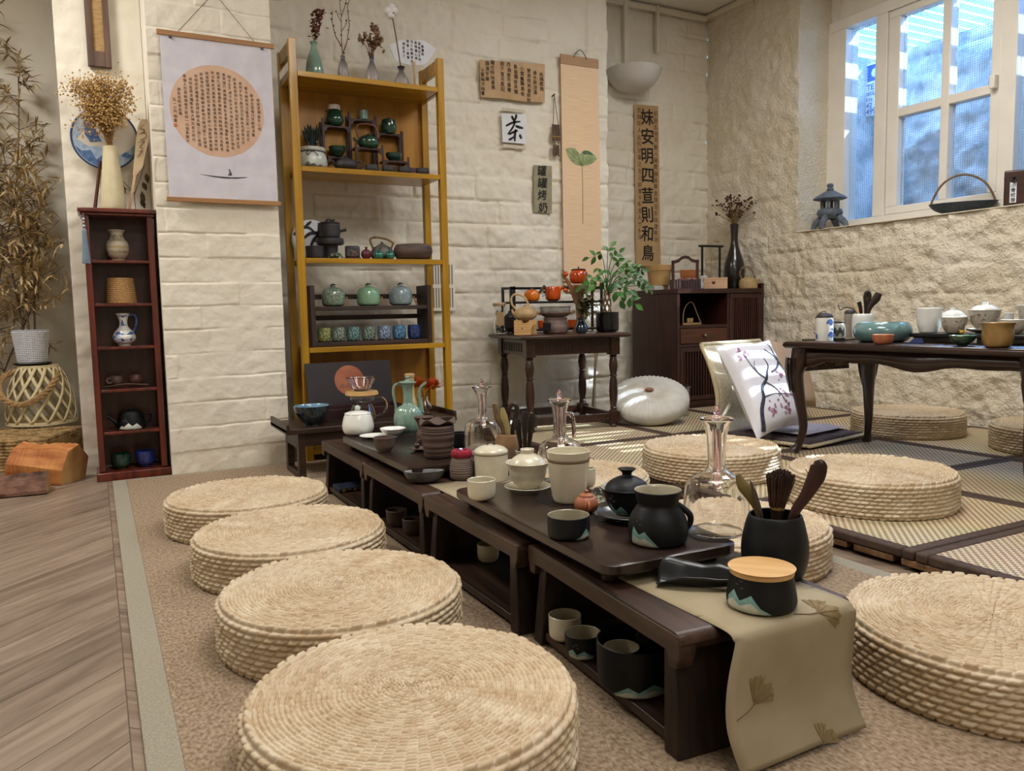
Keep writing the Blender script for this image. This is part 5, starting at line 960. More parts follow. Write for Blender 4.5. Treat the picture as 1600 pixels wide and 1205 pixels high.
blob([(.45, -.55), (.6, -.4), (.75, -.5), (.85, -.45), (.7, -.62)], 0, .0005); blob([(-.1, .7), (.1, .85), (.3, .75), (.15, .62)], 1, .0005); b.obj('landscape_print', bl, disc, smooth=0)
h0, h1 = at(157, 256, y=4.0), at(147.5, 322, y=3.96); b = B(); b.tube([Vector((h0.x-c.x, -.006, h0.z-NT+.012)), Vector((h1.x-c.x, -.035, .0012))], [.006, .0075], 10); b.obj('handle', M('dark_red_lacquer', '#3f1612', .35, '#521f18', ns=20), t)
w = [at(a/3.544, b_/3.544, y=3.93) for a, b_ in ((782, 660), (815, 662), (822, 690), (818, 790), (790, 925), (748, 980), (735, 968), (750, 800), (762, 700))]; c = w[0].copy(); c.y = 3.93; t = T('paddle_fan', 'slender cream paddle fan with flowing black writing on the narrow shelf', 'fan', (c.x, 3.93, NT))
o = B().prism([(v.x-c.x, v.z-NT) for v in w][::-1], 0, .003, T=Matrix(((1, 0, 0, 0), (0, 0, -1, 0), (0, 1, 0, 0), (0, 0, 0, 1)))).obj('blade', M('cream_card', '#c4ae8d', .6, '#b9a27f', ns=14), t, smooth=0)
e1, e2 = at(212, 270, y=3.93), at(201.5, 322, y=3.93); B().bar((e1.x-c.x, -.001, e1.z-NT+.01), (e2.x-c.x, -.001, .001), .011, .005).obj('handle', M('pale_wood', '#c7a988', .6), t, bev=.001)
b = B()
for pts in ([(800, 690), (775, 712), (800, 722), (785, 745)], [(765, 745), (800, 735), (808, 760), (775, 775)], [(765, 790), (800, 780), (775, 815), (795, 825)], [(770, 840), (790, 835), (760, 870)]):
    P = cr([at(x/3.544, y/3.544, y=3.93) for x, y in pts], 5); b.tube([Vector((v.x-c.x, -.0036, v.z-NT)) for v in P], [.0012+.0022*math.sin(3*i/len(P)) for i in range(len(P))], 6, flat=.3)
b.obj('brush_lettering', black_ink, o)
p = at(212, 322, y=3.99); p.z = NT+.0006; m = mpp(p); r = T('dried_seed_pods', 'thin wire stem with dark dried pods behind the paddle fan', 'dried pods', p)
spray(r, m, 'stem', [([(0, 0, 0), (-1, 0, 30), (-22, 0, 55)], .5), ([(-1, 0, 28), (6, 0, 45), (16, 0, 75)], .5), ([(-1, 0, 30), (-14, 0, 38)], .4)], black_w); b = B()
for dx, dz, l in ((-15, 42, 20), (-20, 28, 14), (10, 34, 22), (8, 22, 16), (18, 62, 16), (12, 48, 14)): b.leaf((dx*m, 0, dz*m), (random.gauss(0, .2), 0, -1), l*m, 8*m, up=(0, -1, 0))
b.obj('pod_tuft', M('dark_pod', '#2b2318', .8, '#4b3d26', ns=40), r)
# tassel
p = at(130, 336, y=3.833); m = mpp(p); r = T('hanging_tassel', 'grey-blue silk tassel hanging from the corner of the narrow shelf', 'tassel', p); tm_ = M('blue_grey_silk', '#65788a', .6, '#7e90a0', ns=60, st=(8, 8, 1)); b = B(); b.tube([(0, 0, 3*m), (0, 0, -22*m)], .5*m, 5); b.obj('cord', tm_, r)
for i, z in enumerate((-6, -11, -17)): B().ball((0, 0, z*m), (2, 1.6, 2.2)[i]*m, 12).obj('bead', cer('pale_bead', '#9fb2b8', '#c2ced0', .2), r)
B().lathe(prof([(0, -20), (2.2, -22), (3, -26), (3.4, -40), (5.6, -74), (4, -75), (0, -74)], m, 3), 24, wob=lambda a, z: .1*math.cos(12*a)).obj('silk_skirt', tm_, r)
# in the narrow shelf
def ns2(px, py, z, Y=3.94): p = at(px, py, y=Y); p.z = z+.0008; return p, mpp(p), math.atan2(-p.x, p.y)
P = ns2(184, 398, NZ[0]); r, m = root('patterned_vase', 'small cream vase with tan carved bands on the topmost narrow shelf', 'vase', P)
_, q = ves(r, m, 'body', [(10, 0), (10.5, 3), (14.5, 9), (16.6, 18), (15.5, 27), (10.5, 35), (8.8, 40), (10, 44), (12.6, 47)], cer('sand_white', '#bfb6a2', '#aea48f', .6, coat=0)); 
for z0, z1, c_ in ((2, 5, '#7e4a34'), (11, 15, '#8c7a5a'), (19, 23, '#b39450'), (30, 40, '#6e6a5a')): motif('carved_band', r, q, 0, 2*PI, lambda u, z1=z1: z1*m, lambda u, z0=z0: z0*m, M('band'+c_, c_, .7, '#a99c80', ns=90, lo=.4, hi=.6), 40, eps=.0004, rows=2)
def basket_mat(): return M('split_cane', '#8a6538', .6, '#c49a62', tex='wave', ns=60, st=(1, 1, 3), bump=.6, bs=150)
def woven(b, prof_, n, rows, amp, twist=0):
    P = []
    for i in range(rows*4+1):
        u = i/(rows*4); r0 = float(np.interp(u, [x[0] for x in prof_], [x[1] for x in prof_])); z0 = float(np.interp(u, [x[0] for x in prof_], [x[2] for x in prof_])); row = []
        for k in range(n*4):
            a = 2*PI*k/(n*4); rr = r0+amp*math.sin(PI*((i/4) % 1))**.7*(.5+.5*math.cos(n*a+PI*(int(i/4) % 2)))
            row.append((rr*math.cos(a), rr*math.sin(a), z0))
        P.append(row)
    b.grid(np.array(P)[::-1] if P[0][0][2] > P[-1][0][2] else np.array(P), close=True)
P = ns2(190, 468, NZ[1]); p, m, rz = P; b = B(); woven(b, [(0, 21*m, 0), (1, 17.6*m, 39*m)], 30, 13, 1.4*m); n_ = len(b.v); b.lathe([(17.6*m, 39*m), (0, 39.5*m)], 30); tag(b.obj('cane_basket', basket_mat(), None, p, rz), 'small woven cane basket upturned in the second compartment of the narrow shelf', 'basket')
P = ns2(194.5, 535, NZ[2]); r, m = root('porcelain_jug', 'blue and white porcelain jug in the narrow shelf', 'jug', P)
_, q = ves(r, m, 'body', [(9, 0), (10, 2), (15.5, 8), (16.8, 14), (13, 22), (7.2, 29), (5.8, 36), (7.5, 44), (10.5, 50)], white_g, t=1); tb(r, m, 'handle', [(8, 0, 47), (16, 0, 48), (19, 0, 40), (16.5, 0, 28), (13, 0, 21)], 1.6, blue_ink)
for a0, a1, f, g in ((-1.2, .9, lambda u: 13+4*math.sin(7*u), lambda u: 8+2*math.sin(11*u)), (-.9, 1.1, lambda u: 20+2*math.sin(9*u), lambda u: 17.5), (-.5, .6, lambda u: 36+4*math.sin(6*u), lambda u: 31), (-.7, .7, lambda u: 47, lambda u: 44.5+math.sin(9*u)), (-PI, PI, lambda u: 4.6, lambda u: 3.6)): motif('cobalt_print', r, q, FR+a0, FR+a1, lambda u, f=f: f(u)*m, lambda u, g=g: g(u)*m, blue_ink, 40, eps=.0004, rows=2)
p = at(197, 604, y=3.92); m = mpp(p); t = T('wood_slab', 'curved rustic wooden slab carrying two brown cups in the narrow shelf', 'slab', (p.x, 3.94, NZ[3]+.0006)); A = [[(x*m, y*m, (z-(1.6 if s else 0)+5.2+1.8*math.cos(x*.09))*m*.8) for y in (-9, 9) for s in (0,)] for x in np.linspace(-32, 32, 15) for z in (0,) for s in (0,)]
o = B().grid(np.array(A)).obj('slab', wood('driftwood', '#4c3c33', '#75614f', .8, axis=0, ns=9), t); s = o.modifiers.new('t', 'SOLIDIFY'); s.thickness = .004; s.offset = -1; B().bx(-31*m, -24*m, -8*m, 8*m, .0002, 2.2*m).obj('foot', dark_w, t); B().bx(24*m, 31*m, -8*m, 8*m, .0002, 2.2*m).obj('foot', dark_w, t)
sl = NZ[3]+.0006+5.9*m
pot('tea_cup', 'small grey-brown cup on the wooden slab, beside the tiny clay spoon', 'cup', (Vector((at(181, 595, y=3.94).x, 3.94, sl)), m, 0), [(6, 0), (9, 2), (10.6, 7), (9.4, 13)], clay, t=1)
pot('tea_cup', 'reddish-brown round cup standing alone at the end of the wooden slab', 'cup', (Vector((at(212, 595, y=3.94).x, 3.94, sl)), m, 0), [(6, 0), (9, 2), (10.8, 7), (9, 14)], M('plum_clay', '#4b2f2b', .45, '#5d3e38', ns=30), t=1)
B_ = B().lathe([(0, 0), (5*m, 0), (6*m, 3*m), (5*m, 10*m), (3*m, 10*m), (0, 4*m)], 18, T=Matrix.Rotation(PI/2*.9, 4, 'X')).obj('clay_scoop', clay, None, (at(170.5, 592, y=3.94).x, 3.945, sl+5.3*m)); tag(B_, 'tiny clay spoon bowl lying on the wooden slab', 'scoop')
P = ns2(206, 669, NZ[4]); r, m = root('teapot', 'matt black teapot with white mountain print in the narrow shelf', 'teapot', P)
_, q = ves(r, m, 'body', [(19, 0), (20.5, 3), (19.4, 14), (17, 24), (15.5, 26.5)], black_s); lid(r, m, 'lid', [(15.4, 26.8), (14, 28), (5, 29), (4, 31.5), (0, 32)], black_s); tb(r, m, 'spout', [(-18, 0, 6), (-24, 0, 14), (-33, 0, 21)], [4, 3, 1.8], black_s); tb(r, m, 'handle', [(17, 0, 21), (25, 0, 23), (28, 0, 17), (24, 0, 9), (19, 0, 6)], 1.8, black_s)
hills(r, q, m, -1.0, .75, [(0, 2), (.15, 7), (.25, 5), (.45, 11), (.6, 6), (.78, 10), (1, 3)], .8, mats=(mount_c, M('snow_white', '#c9ccc6', .5)))
pot('glazed_cup', 'dark green glazed cup at the bottom of the narrow shelf', 'cup', ns2(190, 735, NZ[5]), [(8, 0), (9, 2), (13, 6), (14.5, 14), (14.3, 23)], green_g, t=1); pot('glazed_cup', 'cobalt blue glazed cup at the bottom of the narrow shelf', 'cup', ns2(228, 731, NZ[5]), [(8, 0), (9, 2), (12.4, 6), (14, 14), (14, 24)], cer('cobalt_glaze', '#14245e', '#25418f', .08, coat=.8), t=1)
# ------------------------------------------------------------------ corner with dried bamboo
FZ = -.006
C0 = Vector((-.235, 4.30, FZ)); e1 = Vector((.145, .40, 0)).normalized(); e2 = Vector((-.40, .145, 0)).normalized(); ang = math.atan2(e1.y, e1.x); hb = .154
t = T('wicker_box', 'rectangular seagrass wicker box under the bamboo lantern', 'box', C0, ang); sg_ = M('seagrass', '#5c4526', .8, '#b59565', ns=30, st=(1, 1, 1), bump=.5, bs=120)
def weave(b, o, ux, uz, w, h, nx, nz, nrm, amp=.004):
    o, ux, uz, nrm = map(Vector, (o, ux, uz, nrm)); P = []
    for i in range(nz*4+1):
        row = []
        for j in range(nx*4+1): d = amp*abs(math.sin(PI*i/4))**.7*(.35+.65*(.5+.5*math.cos(PI*j/2+PI*((i//4) % 2)))); row.append(tuple(o+ux*w*j/(nx*4)+uz*h*i/(nz*4)+nrm*d))
        P.append(row)
    b.grid(np.array(P) if ux.cross(uz).dot(nrm) > 0 else np.array(P)[::-1])
b = B(); LX, LY = .46, .46
weave(b, (0, 0, 0), (1, 0, 0), (0, 0, 1), LX, hb-.02, 26, 9, (0, -1, 0)); weave(b, (0, 0, 0), (0, 1, 0), (0, 0, 1), LY, hb-.02, 20, 9, (-1, 0, 0)); b.bx(.002, LX-.002, .002, LY-.002, 0, hb-.022); b.obj('basket_body', sg_, t)
b = B(); b.bx(-.004, LX+.004, -.004, LY+.004, hb-.022, hb-.006); weave(b, (-.005, -.005, hb-.007), (1, 0, 0), (0, 1, 0), LX+.01, LY+.01, 26, 20, (0, 0, 1), .004); weave(b, (-.004, -.004, hb-.03), (1, 0, 0), (0, 0, 1), LX+.008, .026, 26, 2, (0, -1, 0), .004); weave(b, (-.004, -.004, hb-.03), (0, 1, 0), (0, 0, 1), LY+.008, .026, 20, 2, (-1, 0, 0), .004); b.obj('lid', sg_, t)
LB = at(66, 660, z=hb); LB.z = hb-.0005; m = mpp(LB); r = T('bamboo_lantern', 'cream bamboo lattice lantern with thick rope handle on the wicker box', 'lantern', LB); lat = M('pale_bamboo_strip', '#d9cba6', .5, '#c9b88c', ns=30)
lp = lambda u: (49+2*math.sin(PI*u*.5)-22*u**2.1)*m
rg = B(); rg.lathe([(47*m, 0), (49.5*m, 0), (49.5*m, 5*m), (48*m, 5*m), (47*m, 0)], 48); rg.obj('base_ring', lat, r); rg = B(); rg.lathe([(26*m, 86*m), (29*m, 86*m), (29*m, 90*m), (0, 90*m)], 48); rg.lathe([(0, 86*m), (26*m, 86*m)], 48); rg.obj('top_ring', lat, r); B().lathe([(0, 0), (47*m, 0), (47*m, 1*m), (0, 1*m)], 40).obj('base_board', M('pale_ply', '#a9946a', .6, '#9a8459', ns=10), r)
for s in (-1, 1):
    b = B()
    for k in range(14):
        vs = []; N_ = 14
        for i in range(N_+1):
            u = i/N_; a = 2*PI*(k/14)+s*u*1.05; rr = lp(u)+s*.0012; w = 2.5*m/rr
            for d in (-w, w): vs.append((rr*math.cos(a+d), rr*math.sin(a+d), (3+84*u)*m))
        b.add(vs, [(2*i, 2*i+1, 2*i+3, 2*i+2) if s else 0 for i in range(N_)])
    o = b.obj('lattice', lat, r); sm_ = o.modifiers.new('t', 'SOLIDIFY'); sm_.thickness = .0022; sm_.offset = 0
rp = B(); Pc = cr([(22, -6, 84), (26, -22, 74), (17, -40, 58), (6, -50, 47), (-10, -54, 37), (-28, -50, 34), (-46, -38, 44), (-52, -20, 60), (-46, -6, 74), (-28, 0, 84)], 8)
for s in range(3):
    pts = [(Vector(v)+Vector((math.cos(i*.55+s*2.09)*2.4, 0, math.sin(i*.55+s*2.09)*2.4)))*m for i, v in enumerate(Pc)]; rp.tube(pts, 2.7*m, 7)
rp.obj('rope_handle', rope_m, r)
P = (Vector((at(52, 580, y=LB.y).x, LB.y, LB.z+90*m+.0006)), m, 0); o, m, q = pot('saucer', 'thin black saucer on top of the bamboo lantern', 'saucer', P, [(22, 0), (23, .6), (27, 3)], black_s, t=.8)
wz = P[0].z+3.1*m; WPc = Vector((P[0].x, P[0].y, wz)); p = WPc; b = B(); q = prof([(18.5, 0), (19.5, 2), (23, 34), (25, 51)], m, 5); pr_, mi = shell(q, 1.3*m); b.lathe(pr_, 40); o = b.obj('planter', M('white_woven_pot', '#c9cad2', .5, '#8f919c', tex='wave', ns=40, st=(1, 1, 1), lo=.1, hi=.4), None, p); tag(o, 'white cross-hatched planter on the bamboo lantern', 'planter')
b = B()
for i in range(17):
    z0 = (3+2.8*i)*m; rr = rad_at(q, z0)+.0004; b.tube([(rr*math.cos(a), rr*math.sin(a), z0) for a in np.linspace(0, 2*PI, 33)], .8*m, 4, cap=False)
for i in range(46):
    a = 2*PI*i/46; b.tube([((rad_at(q, z*m)+.0004)*math.cos(a), (rad_at(q, z*m)+.0004)*math.sin(a), z*m) for z in (2, 18, 34, 50)], .6*m, 4, cap=False)
b.obj('weave_lattice', M('white_weave', '#d3d4da', .5), o)
bl_m = M('dry_bamboo_leaf', '#8d734c', .8, '#cfb688', ns=9, det=3); bs_m = M('dry_bamboo_stem', '#3f3024', .7, '#5f4a35', ns=20)
def bamboo_plant(name, label, base, stems, nleaf, seed, z0=.012, xm=9):
    r = T(name, label, 'dried bamboo', base); rn = random.Random(seed); lv = B()
    for (dx, dy, h, lean, br) in stems:
        q = cr([(dx*.2, dy*.2, z0), (dx*.5, dy*.4, h*.35), (dx, dy, h*.7), (dx+lean, dy, h)], 5); o = B().tube(q, [float(np.interp(i/(len(q)-1), [0, 1], [.0055, .002])) for i in range(len(q))], 6); tw = o
        for k in range(br):
            u = .26+.72*k/br; v = q[min(len(q)-1, int(u*len(q)))]; a = rn.uniform(0, 6.28); l = rn.uniform(.09, .24)*(1.15-u*.5); e = v+Vector((math.cos(a)*l, math.sin(a)*l*.55, l*rn.uniform(.25, .9))); e.x = min(e.x, xm-.02-base[0]); tw.tube([v, (v+e)/2+Vector((0, 0, .01)), e], [.002, .0015, .0008], 4, cap=False)
            for j in range(nleaf*2):
                if rn.random() < 0: continue
                t_ = rn.uniform(.25, 1.05); c = v+(e-v)*t_+Vector((rn.gauss(0, .012), rn.gauss(0, .012), rn.gauss(0, .012))); d = (e-v).normalized()*.5+Vector((rn.gauss(0, .7), rn.gauss(0, .6), rn.gauss(-.15, .6))); c.x = min(c.x, xm-base[0]-.005); d.x = -abs(d.x) if c.x > xm-base[0]-.09 else d.x; lv.leaf(c, d, rn.uniform(.05, .10), rn.uniform(.010, .018), bend=rn.uniform(-.1, .4), fold=rn.uniform(.1, .4))
        o.obj('stem', bs_m, r)
    lv.obj('leaves', bl_m, r)
bamboo_plant('potted_bamboo', 'tall dried bamboo rising from the white planter on the lantern', (WPc.x, WPc.y, WPc.z), [(-.02, .0, 1.15, -.05, 24), (-.10, .05, 1.02, -.10, 22), (.06, .03, .95, .05, 18)], 8, 3, z0=.01, xm=-.10)
PB = Vector((-.62, 5.0, FZ)); p, m, rz = PB, .0035, 0; o, m, q = pot('planter', 'brown-purple floor planter behind the wicker box', 'planter', (PB, m, 0), [(30, 0), (32, 3), (40, 68), (42, 72)], M('plum_plastic', '#3a2a2c', .5, '#45343a', ns=10), t=3)
bamboo_plant('floor_bamboo', 'dried bamboo clump in the brown-purple planter against the wall', (PB.x, PB.y, PB.z), [(.18, .10, 2.3, -.05, 28), (.30, .12, 2.1, .05, 28), (.05, .08, 2.45, -.06, 28), (.36, .1, 1.25, .02, 20), (.0, .1, 1.5, .0, 18)], 8, 8, z0=.03, xm=-.10)
# firewood
bark = M('red_bark', '#33211a', .9, '#7d5a49', ns=14, st=(1, 1, 1), lo=.35, hi=.65, det=8, bump=1, bs=40, dist=.008); cut = M('cut_wood', '#9c7242', .7, '#b88d55', ns=12, bump=.3, bs=60); split = M('orange_splitwood', '#8f4a1d', .7, '#c98a4d', ns=5, st=(1, 4, 4), bump=.4, bs=40)
def log(label, c, ang, ln, poly, tilt=0, bark_to=None, seed=1):
    """firewood billet: cross-section polygon (y, z) swept along x, faces: bark, split wood and cut ends"""
    r = T('firewood_log', label, 'log', c, ang); rn = random.Random(seed); n = len(poly); NX = 26; P = []
    ph = [rn.uniform(0, 6) for _ in range(n)]
    for i in range(NX+1):
        u = i/NX; row = []
        for k, (y, z) in enumerate(poly): j = 1+.05*math.sin(5*u+ph[k])+rn.gauss(0, .035 if k in bark_to else .012); row.append(Vector((ln*(u-.5), y*j, max(z*j, 0))) @ Matrix.Rotation(0, 3, 'X'))
        P.append(row)
    Rm = Matrix.Rotation(tilt, 3, 'Y'); P = [[Rm @ v for v in row] for row in P]; mz = min(v.z for row in P for v in row); P = [[v-Vector((0, 0, mz)) for v in row] for row in P]
    bb, sp = B(), B()
    for k in range(n):
        g = [[P[i][k], P[i][(k+1) % n]] for i in range(NX+1)]; (bb if k in bark_to else sp).grid(np.array(g))
    if bark_to: bb.obj('bark', bark, r, smooth=50)
    if len(bark_to) < n: sp.obj('split_face', split, r, smooth=0)
    for row, s in ((P[0], 1), (P[-1], -1)): B().add(row[::s], [tuple(range(n))[::-1]]).obj('cut_end', cut, r, smooth=0)
arc = lambda R, a0, a1, n: [(R*math.cos(a0+(a1-a0)*i/n), R*math.sin(a0+(a1-a0)*i/n)) for i in range(n+1)]
p = at(15, 760, z=FZ); log('split half-log with thick flaky bark nearest the camera', (-.425, 3.79, FZ), -.05, .44, arc(.078, 0, PI*.98, 18)[::1], bark_to=set(range(4, 18)), seed=2)
p = at(116, 750, z=FZ); log('large orange split log with pale cut end next to the narrow shelf', (-.225, 4.0, FZ), -.55, .25, [(-.085, 0), (.08, 0), (.1, .09), (.03, .155), (-.045, .135), (-.09, .07)], tilt=.10, bark_to={0}, seed=3)
log('bark-covered log with its round sawn end facing out, behind the half-log', (-.535, 4.11, FZ), PI/2+.1, .30, arc(.058, 0, 2*PI*.95, 20), bark_to=set(range(21)), seed=5)
# ------------------------------------------------------------------ back wall
YP = YW-.022
def paper(name, label, cat, pts, mat, y=YP, th=.0025, part='paper'): return flat(name, label, cat, pts, y, mat, th, None, part)
t, c, m, o = paper('hanging_calligraphy', 'wide tan sheet with ten columns of brush writing on the back wall', 'calligraphy', [(749, 93), (851, 100.5), (851, 160), (820, 159), (785, 154), (751, 152)], tan_p)
cs = ['雨晴煙晚', '綠水新池滿', '雙燕飛來垂柳院', '小閣畫簾高卷', '黃昏獨倚朱闌', '西南新月眉彎', '砌下落花風起', '羅衣特地春寒']
cols = [(.190-.0435*i-(.02 if i > 6 else 0), -.108-.006*min(i, 5), s, 1) for i, s in enumerate(cs)]+[(-.178+.01, -.128, '錄清平樂', 1), (-.198, -.085, '壬寅梅子時書', .9)]
text('brush_lettering', cols, M('brown_ink', '#32281e', .7), o, (0, -.003, 0), (1, 0, 0), (0, 0, -1), .0275, lead=1.03, jit=.07, bold=.012)
t, c, m, o = paper('hanging_calligraphy', 'small white sheet with one large black character on the back wall', 'calligraphy', [(783, 177), (821, 179), (821.5, 225), (785, 222)], white_p)
b = B()
for pts, w in (([(490, 800), (505, 830), (520, 862)], 30), ([(552, 780), (545, 825), (515, 880)], 28), ([(415, 932), (500, 890), (605, 872)], 24), ([(540, 868), (505, 950), (440, 1040)], 22), ([(540, 930), (590, 948), (640, 960)], 30), ([(455, 1042), (510, 1012), (572, 990)], 22), ([(545, 975), (532, 1050), (532, 1132)], 30), ([(452, 1112), (490, 1095), (518, 1072)], 24), ([(588, 1050), (612, 1068), (608, 1098)], 34)):
    q = cr([(x, y, 0) for x, y in pts], 6); k = len(q); q = [at(740+v.x/8.31, 85+v.y/8.31, y=YP)-c for v in q]
    for i in range(k-1):
        d_ = (q[i+1]-q[i]); d_.y = 0; d_.normalize(); n_ = Vector((-d_.z, 0, d_.x)); w0, w1 = [w/8.31*m*.62*(.55+.45*math.sin(PI*(.15+.8*j/(k-1)))) for j in (i, i+1)]
        b.add([Vector((v.x, -.0031, v.z)) for v in (q[i]-n_*w0, q[i+1]-n_*w1, q[i+1]+n_*w1, q[i]+n_*w0)], [(0, 1, 2, 3)])
b.obj('brush_lettering', black_ink, o, smooth=0)
for dz in (.104, -.104): B().bx(-.075, .075, -.004, -.0005, dz-.008, dz+.008).obj('tape_strip', M('cream_tape', '#c9bfa9', .5, '#bfb49d', ns=20), t)
t, c, m, o = paper('hanging_calligraphy', 'narrow olive-grey sheet with four stacked black characters on the back wall', 'calligraphy', [(833.5, 258), (862, 259.5), (862, 334), (833.5, 332)], M('olive_paper', '#8d8569', .8, '#9a9277', ns=20, bump=.1))
text('brush_lettering', [(-.002, -.148, '罐罐烤奶', 1)], black_ink, o, (0, -.003, 0), (1, 0, 0), (0, 0, -1), .066, lead=1.12, slant=.15, bold=.022, jit=.05)
p = at(866, 149, y=YP); m = mpp(p); r = T('bamboo_slip_charm', 'small bundle of brown bamboo slips hanging on a cord beside the long lotus scroll', 'charm', p); b = B(); b.tube([(0, 0, 0), (-4*m, -.006, -46*m)], .5*m, 5); b.tube([(0, 0, 0), (6*m, -.006, -46*m)], .5*m, 5); b.tube([(-1*m, -.01, 1*m), (0, .02, 0)], 1.2*m, 6); b.obj('cord', stem_m, r); slip = M('dark_bamboo_slip', '#4b392b', .7, '#766050', ns=20, st=(8, 8, 1))
for i in range(5): B().tube([((-5+2.9*i)*m, -.008, -45*m), ((-4.4+2.9*i)*m, -.008, (-70-(i % 2)*3)*m)], 1.3*m, 7).obj('bamboo_slip', slip, r)
for i in range(4): B().tube([((-4+2.9*i)*m, -.009, -76*m), ((-3.6+2.9*i)*m, -.009, (-92-(i % 2)*2)*m)], 1.3*m, 7).obj('bamboo_slip', slip, r)
b = B(); 
for z in (-64,): b.tube([(-7*m, -.012, z*m), (9*m, -.012, (z+.5)*m)], .9*m, 6)
b.tube([(-2*m, -.012, -64*m), (-1*m, -.012, -80*m)], .8*m, 5); b.obj('binding_cord', M('gold_thread', '#9c7c48', .6), r)
# lotus scroll
t, c, m, o = paper('lotus_scroll', 'long peach bamboo-slat scroll painted with one green lotus leaf', 'scroll', [(875.5, 88), (934, 94), (940, 448), (881, 446)], M('bamboo_blind', '#dab68f', .7, '#ebcfab', tex='noise', ns=9, st=(1, 1, 40), lo=.3, hi=.7, bump=.35, bs=16, bst=(1, 1, 40)), th=.004, part='slat_sheet')
w = at(905, 92, y=YP); B().bx(at(875, 88, y=YP).x-c.x, at(934.5, 94, y=YP).x-c.x, -.008, .004, w.z-c.z-.045, w.z-c.z+.012).obj('head_rod', M('scroll_head', '#a3805d', .6, '#b28f6a', ns=16, st=(1, 1, 20)), t, bev=.003)
b = B(); b.tube(cr([(w.x-c.x-.045, -.008, w.z-c.z), (w.x-c.x-.03, -.012, w.z-c.z+.03), (w.x-c.x+.005, -.008, w.z-c.z+.05), (w.x-c.x+.03, -.012, w.z-c.z+.025), (w.x-c.x+.05, -.008, w.z-c.z-.003)], 4), .003, 6); b.obj('hanging_cord', M('grey_cord', '#6d6358', .8), t)
gl = [M('lotus_green', '#7f8f5e', .75, '#a3ab7d', ns=22, det=6), M('lotus_dark', '#3f5f46', .75, '#5b7a5a', ns=30), M('lotus_vein', '#5f6f48', .8)]
def wp(px, py, d=-.0048): v = at(px, py, y=YP); return (v.x-c.x, d, v.z-c.z)
b = B(); b.add([wp(*q) for q in ((883, 233), (890, 231), (898, 232), (905, 241), (912, 237), (922, 238), (929, 243), (932, 249), (926, 255), (918, 259), (908, 260), (899, 258), (891, 252), (886, 243))], [tuple(range(14))[::-1]], 0); b.add([wp(*q, d=-.0052) for q in ((908, 238), (913, 235.5), (919, 236), (925, 240), (926, 243), (918, 241.5), (912, 241.5))], [tuple(range(7))[::-1]], 1); b.obj('lotus_leaf_print', gl, o, smooth=0)
b = B()
for q in ((886, 236), (893, 234), (900, 237), (912, 240), (922, 242), (928, 248), (920, 256), (893, 251)): b.tube([wp(909, 259, -.0052), wp((909+q[0])/2, (259+q[1])/2-2, -.0052), wp(*q, d=-.0052)], .0009, 4)
b.tube([wp(909, 260, -.0052), wp(909.8, 300, -.0052), wp(910, 350, -.0052)], .0016, 5); b.obj('lotus_stem_print', gl[2], o)
# air vent
a, d = at(671, 407, y=YP), at(711.5, 486, y=YP); t = S(B().bx(a.x, d.x, YP-.006, YW-.02, d.z, a.z).obj('trim_vent', white_trim, bev=.003)); b = B(); wv, hv = d.x-a.x, a.z-d.z
for i in range(2):
    for j in range(2):
        for k in range(4): x = a.x+wv*(.09+.45*i+.105*k); b.bx(x, x+wv*.05, YP-.0068, YP-.005, d.z+hv*(.07+.46*j), d.z+hv*(.46+.46*j))
o = b.obj('vent_grille', M('vent_shadow', '#7f7869', .8), None); o.parent = t; S(o)
# alcove: seal script scroll
t, c, m, o = flat('hanging_seal_scroll', 'tall tan paper scroll with large seal-script characters in the alcove', 'scroll', [(990.5, 163), (1028, 166), (1032, 416), (993.5, 416)], YC-.02, M('scroll_tan', '#b8986e', .8, '#a98a60', ns=7, bump=.1), .003, None, 'paper')
zt = at(1009, 166, y=YC-.02).z-c.z
text('brush_lettering', [(.002, -zt+.004, '妹安明四荁則和鳥', 1)], black_ink, o, (0, -.0035, 0), (1, 0, 0), (0, 0, -1), .118, lead=1.14, bold=.016, jit=.03)
text('brush_lettering', [(-.068, -zt+.01, '苛妹從人名何兌事汪生日飲食千年清人竹多深', .95), (.074, -zt+.02, '初居太平不意入易賓飯滌藥患釋促亥俑壹蕉侶', .95)], M('brown_ink', '#32281e'), o, (0, -.0035, 0), (1, 0, 0), (0, 0, -1), .041, lead=1.18, bold=0, jit=.08)
# wall lamp bowl and conduits
p = at(990, 108, y=4.50); m = mpp(p); r = T('wall_uplight', 'white bowl-shaped uplighter on the alcove wall below a conduit', 'lamp', p); q = prof([(0, 4), (18, 6), (31, 13), (40, 25), (44, 36)], m, 4); b = B().lathe([(a_, z-38*m) for a_, z in q]+[(41.5*m, -2*m), (30*m, -22*m), (0, -33*m)], 40); b.obj('glass_bowl', M('opal_glass', '#cfcac1', .35, '#c8c2b8', ns=8), r); B().bx(-.02, .02, 0, .115, -.05, .0).obj('bracket', cream, r, bev=.004)
S(B().bx(*sorted((at(974, 60, y=4.6).x, at(981.5, 60, y=4.6).x)), 4.585, 4.62, 2.18, 2.79).obj('trim_2', cream, bev=.004)); a = at(1024.5, 40, y=4.6).x; S(B().bx(a, a+.026, 4.585, 4.62, at(1026, 82, y=4.6).z, 2.79).obj('trim_3', cream, bev=.004))
b = B(); q = [at(1309, 96, x=4.355), at(1309, 45, x=4.355), at(1311, 0, x=4.355)]; b.tube(q+[q[-1]+Vector((0, 0, .12))], .004, 6); S(b.obj('trim_4', cream)); v0, v1 = at(1311, 46, x=4.352), at(1420, -2, x=4.352); S(B().tube([v0, v1], .004, 6).obj('trim_5', cream))
S(B().tube([at(918, -6, y=YP), at(918, 84, y=YP)], .0022, 5).obj('trim_6', cream))
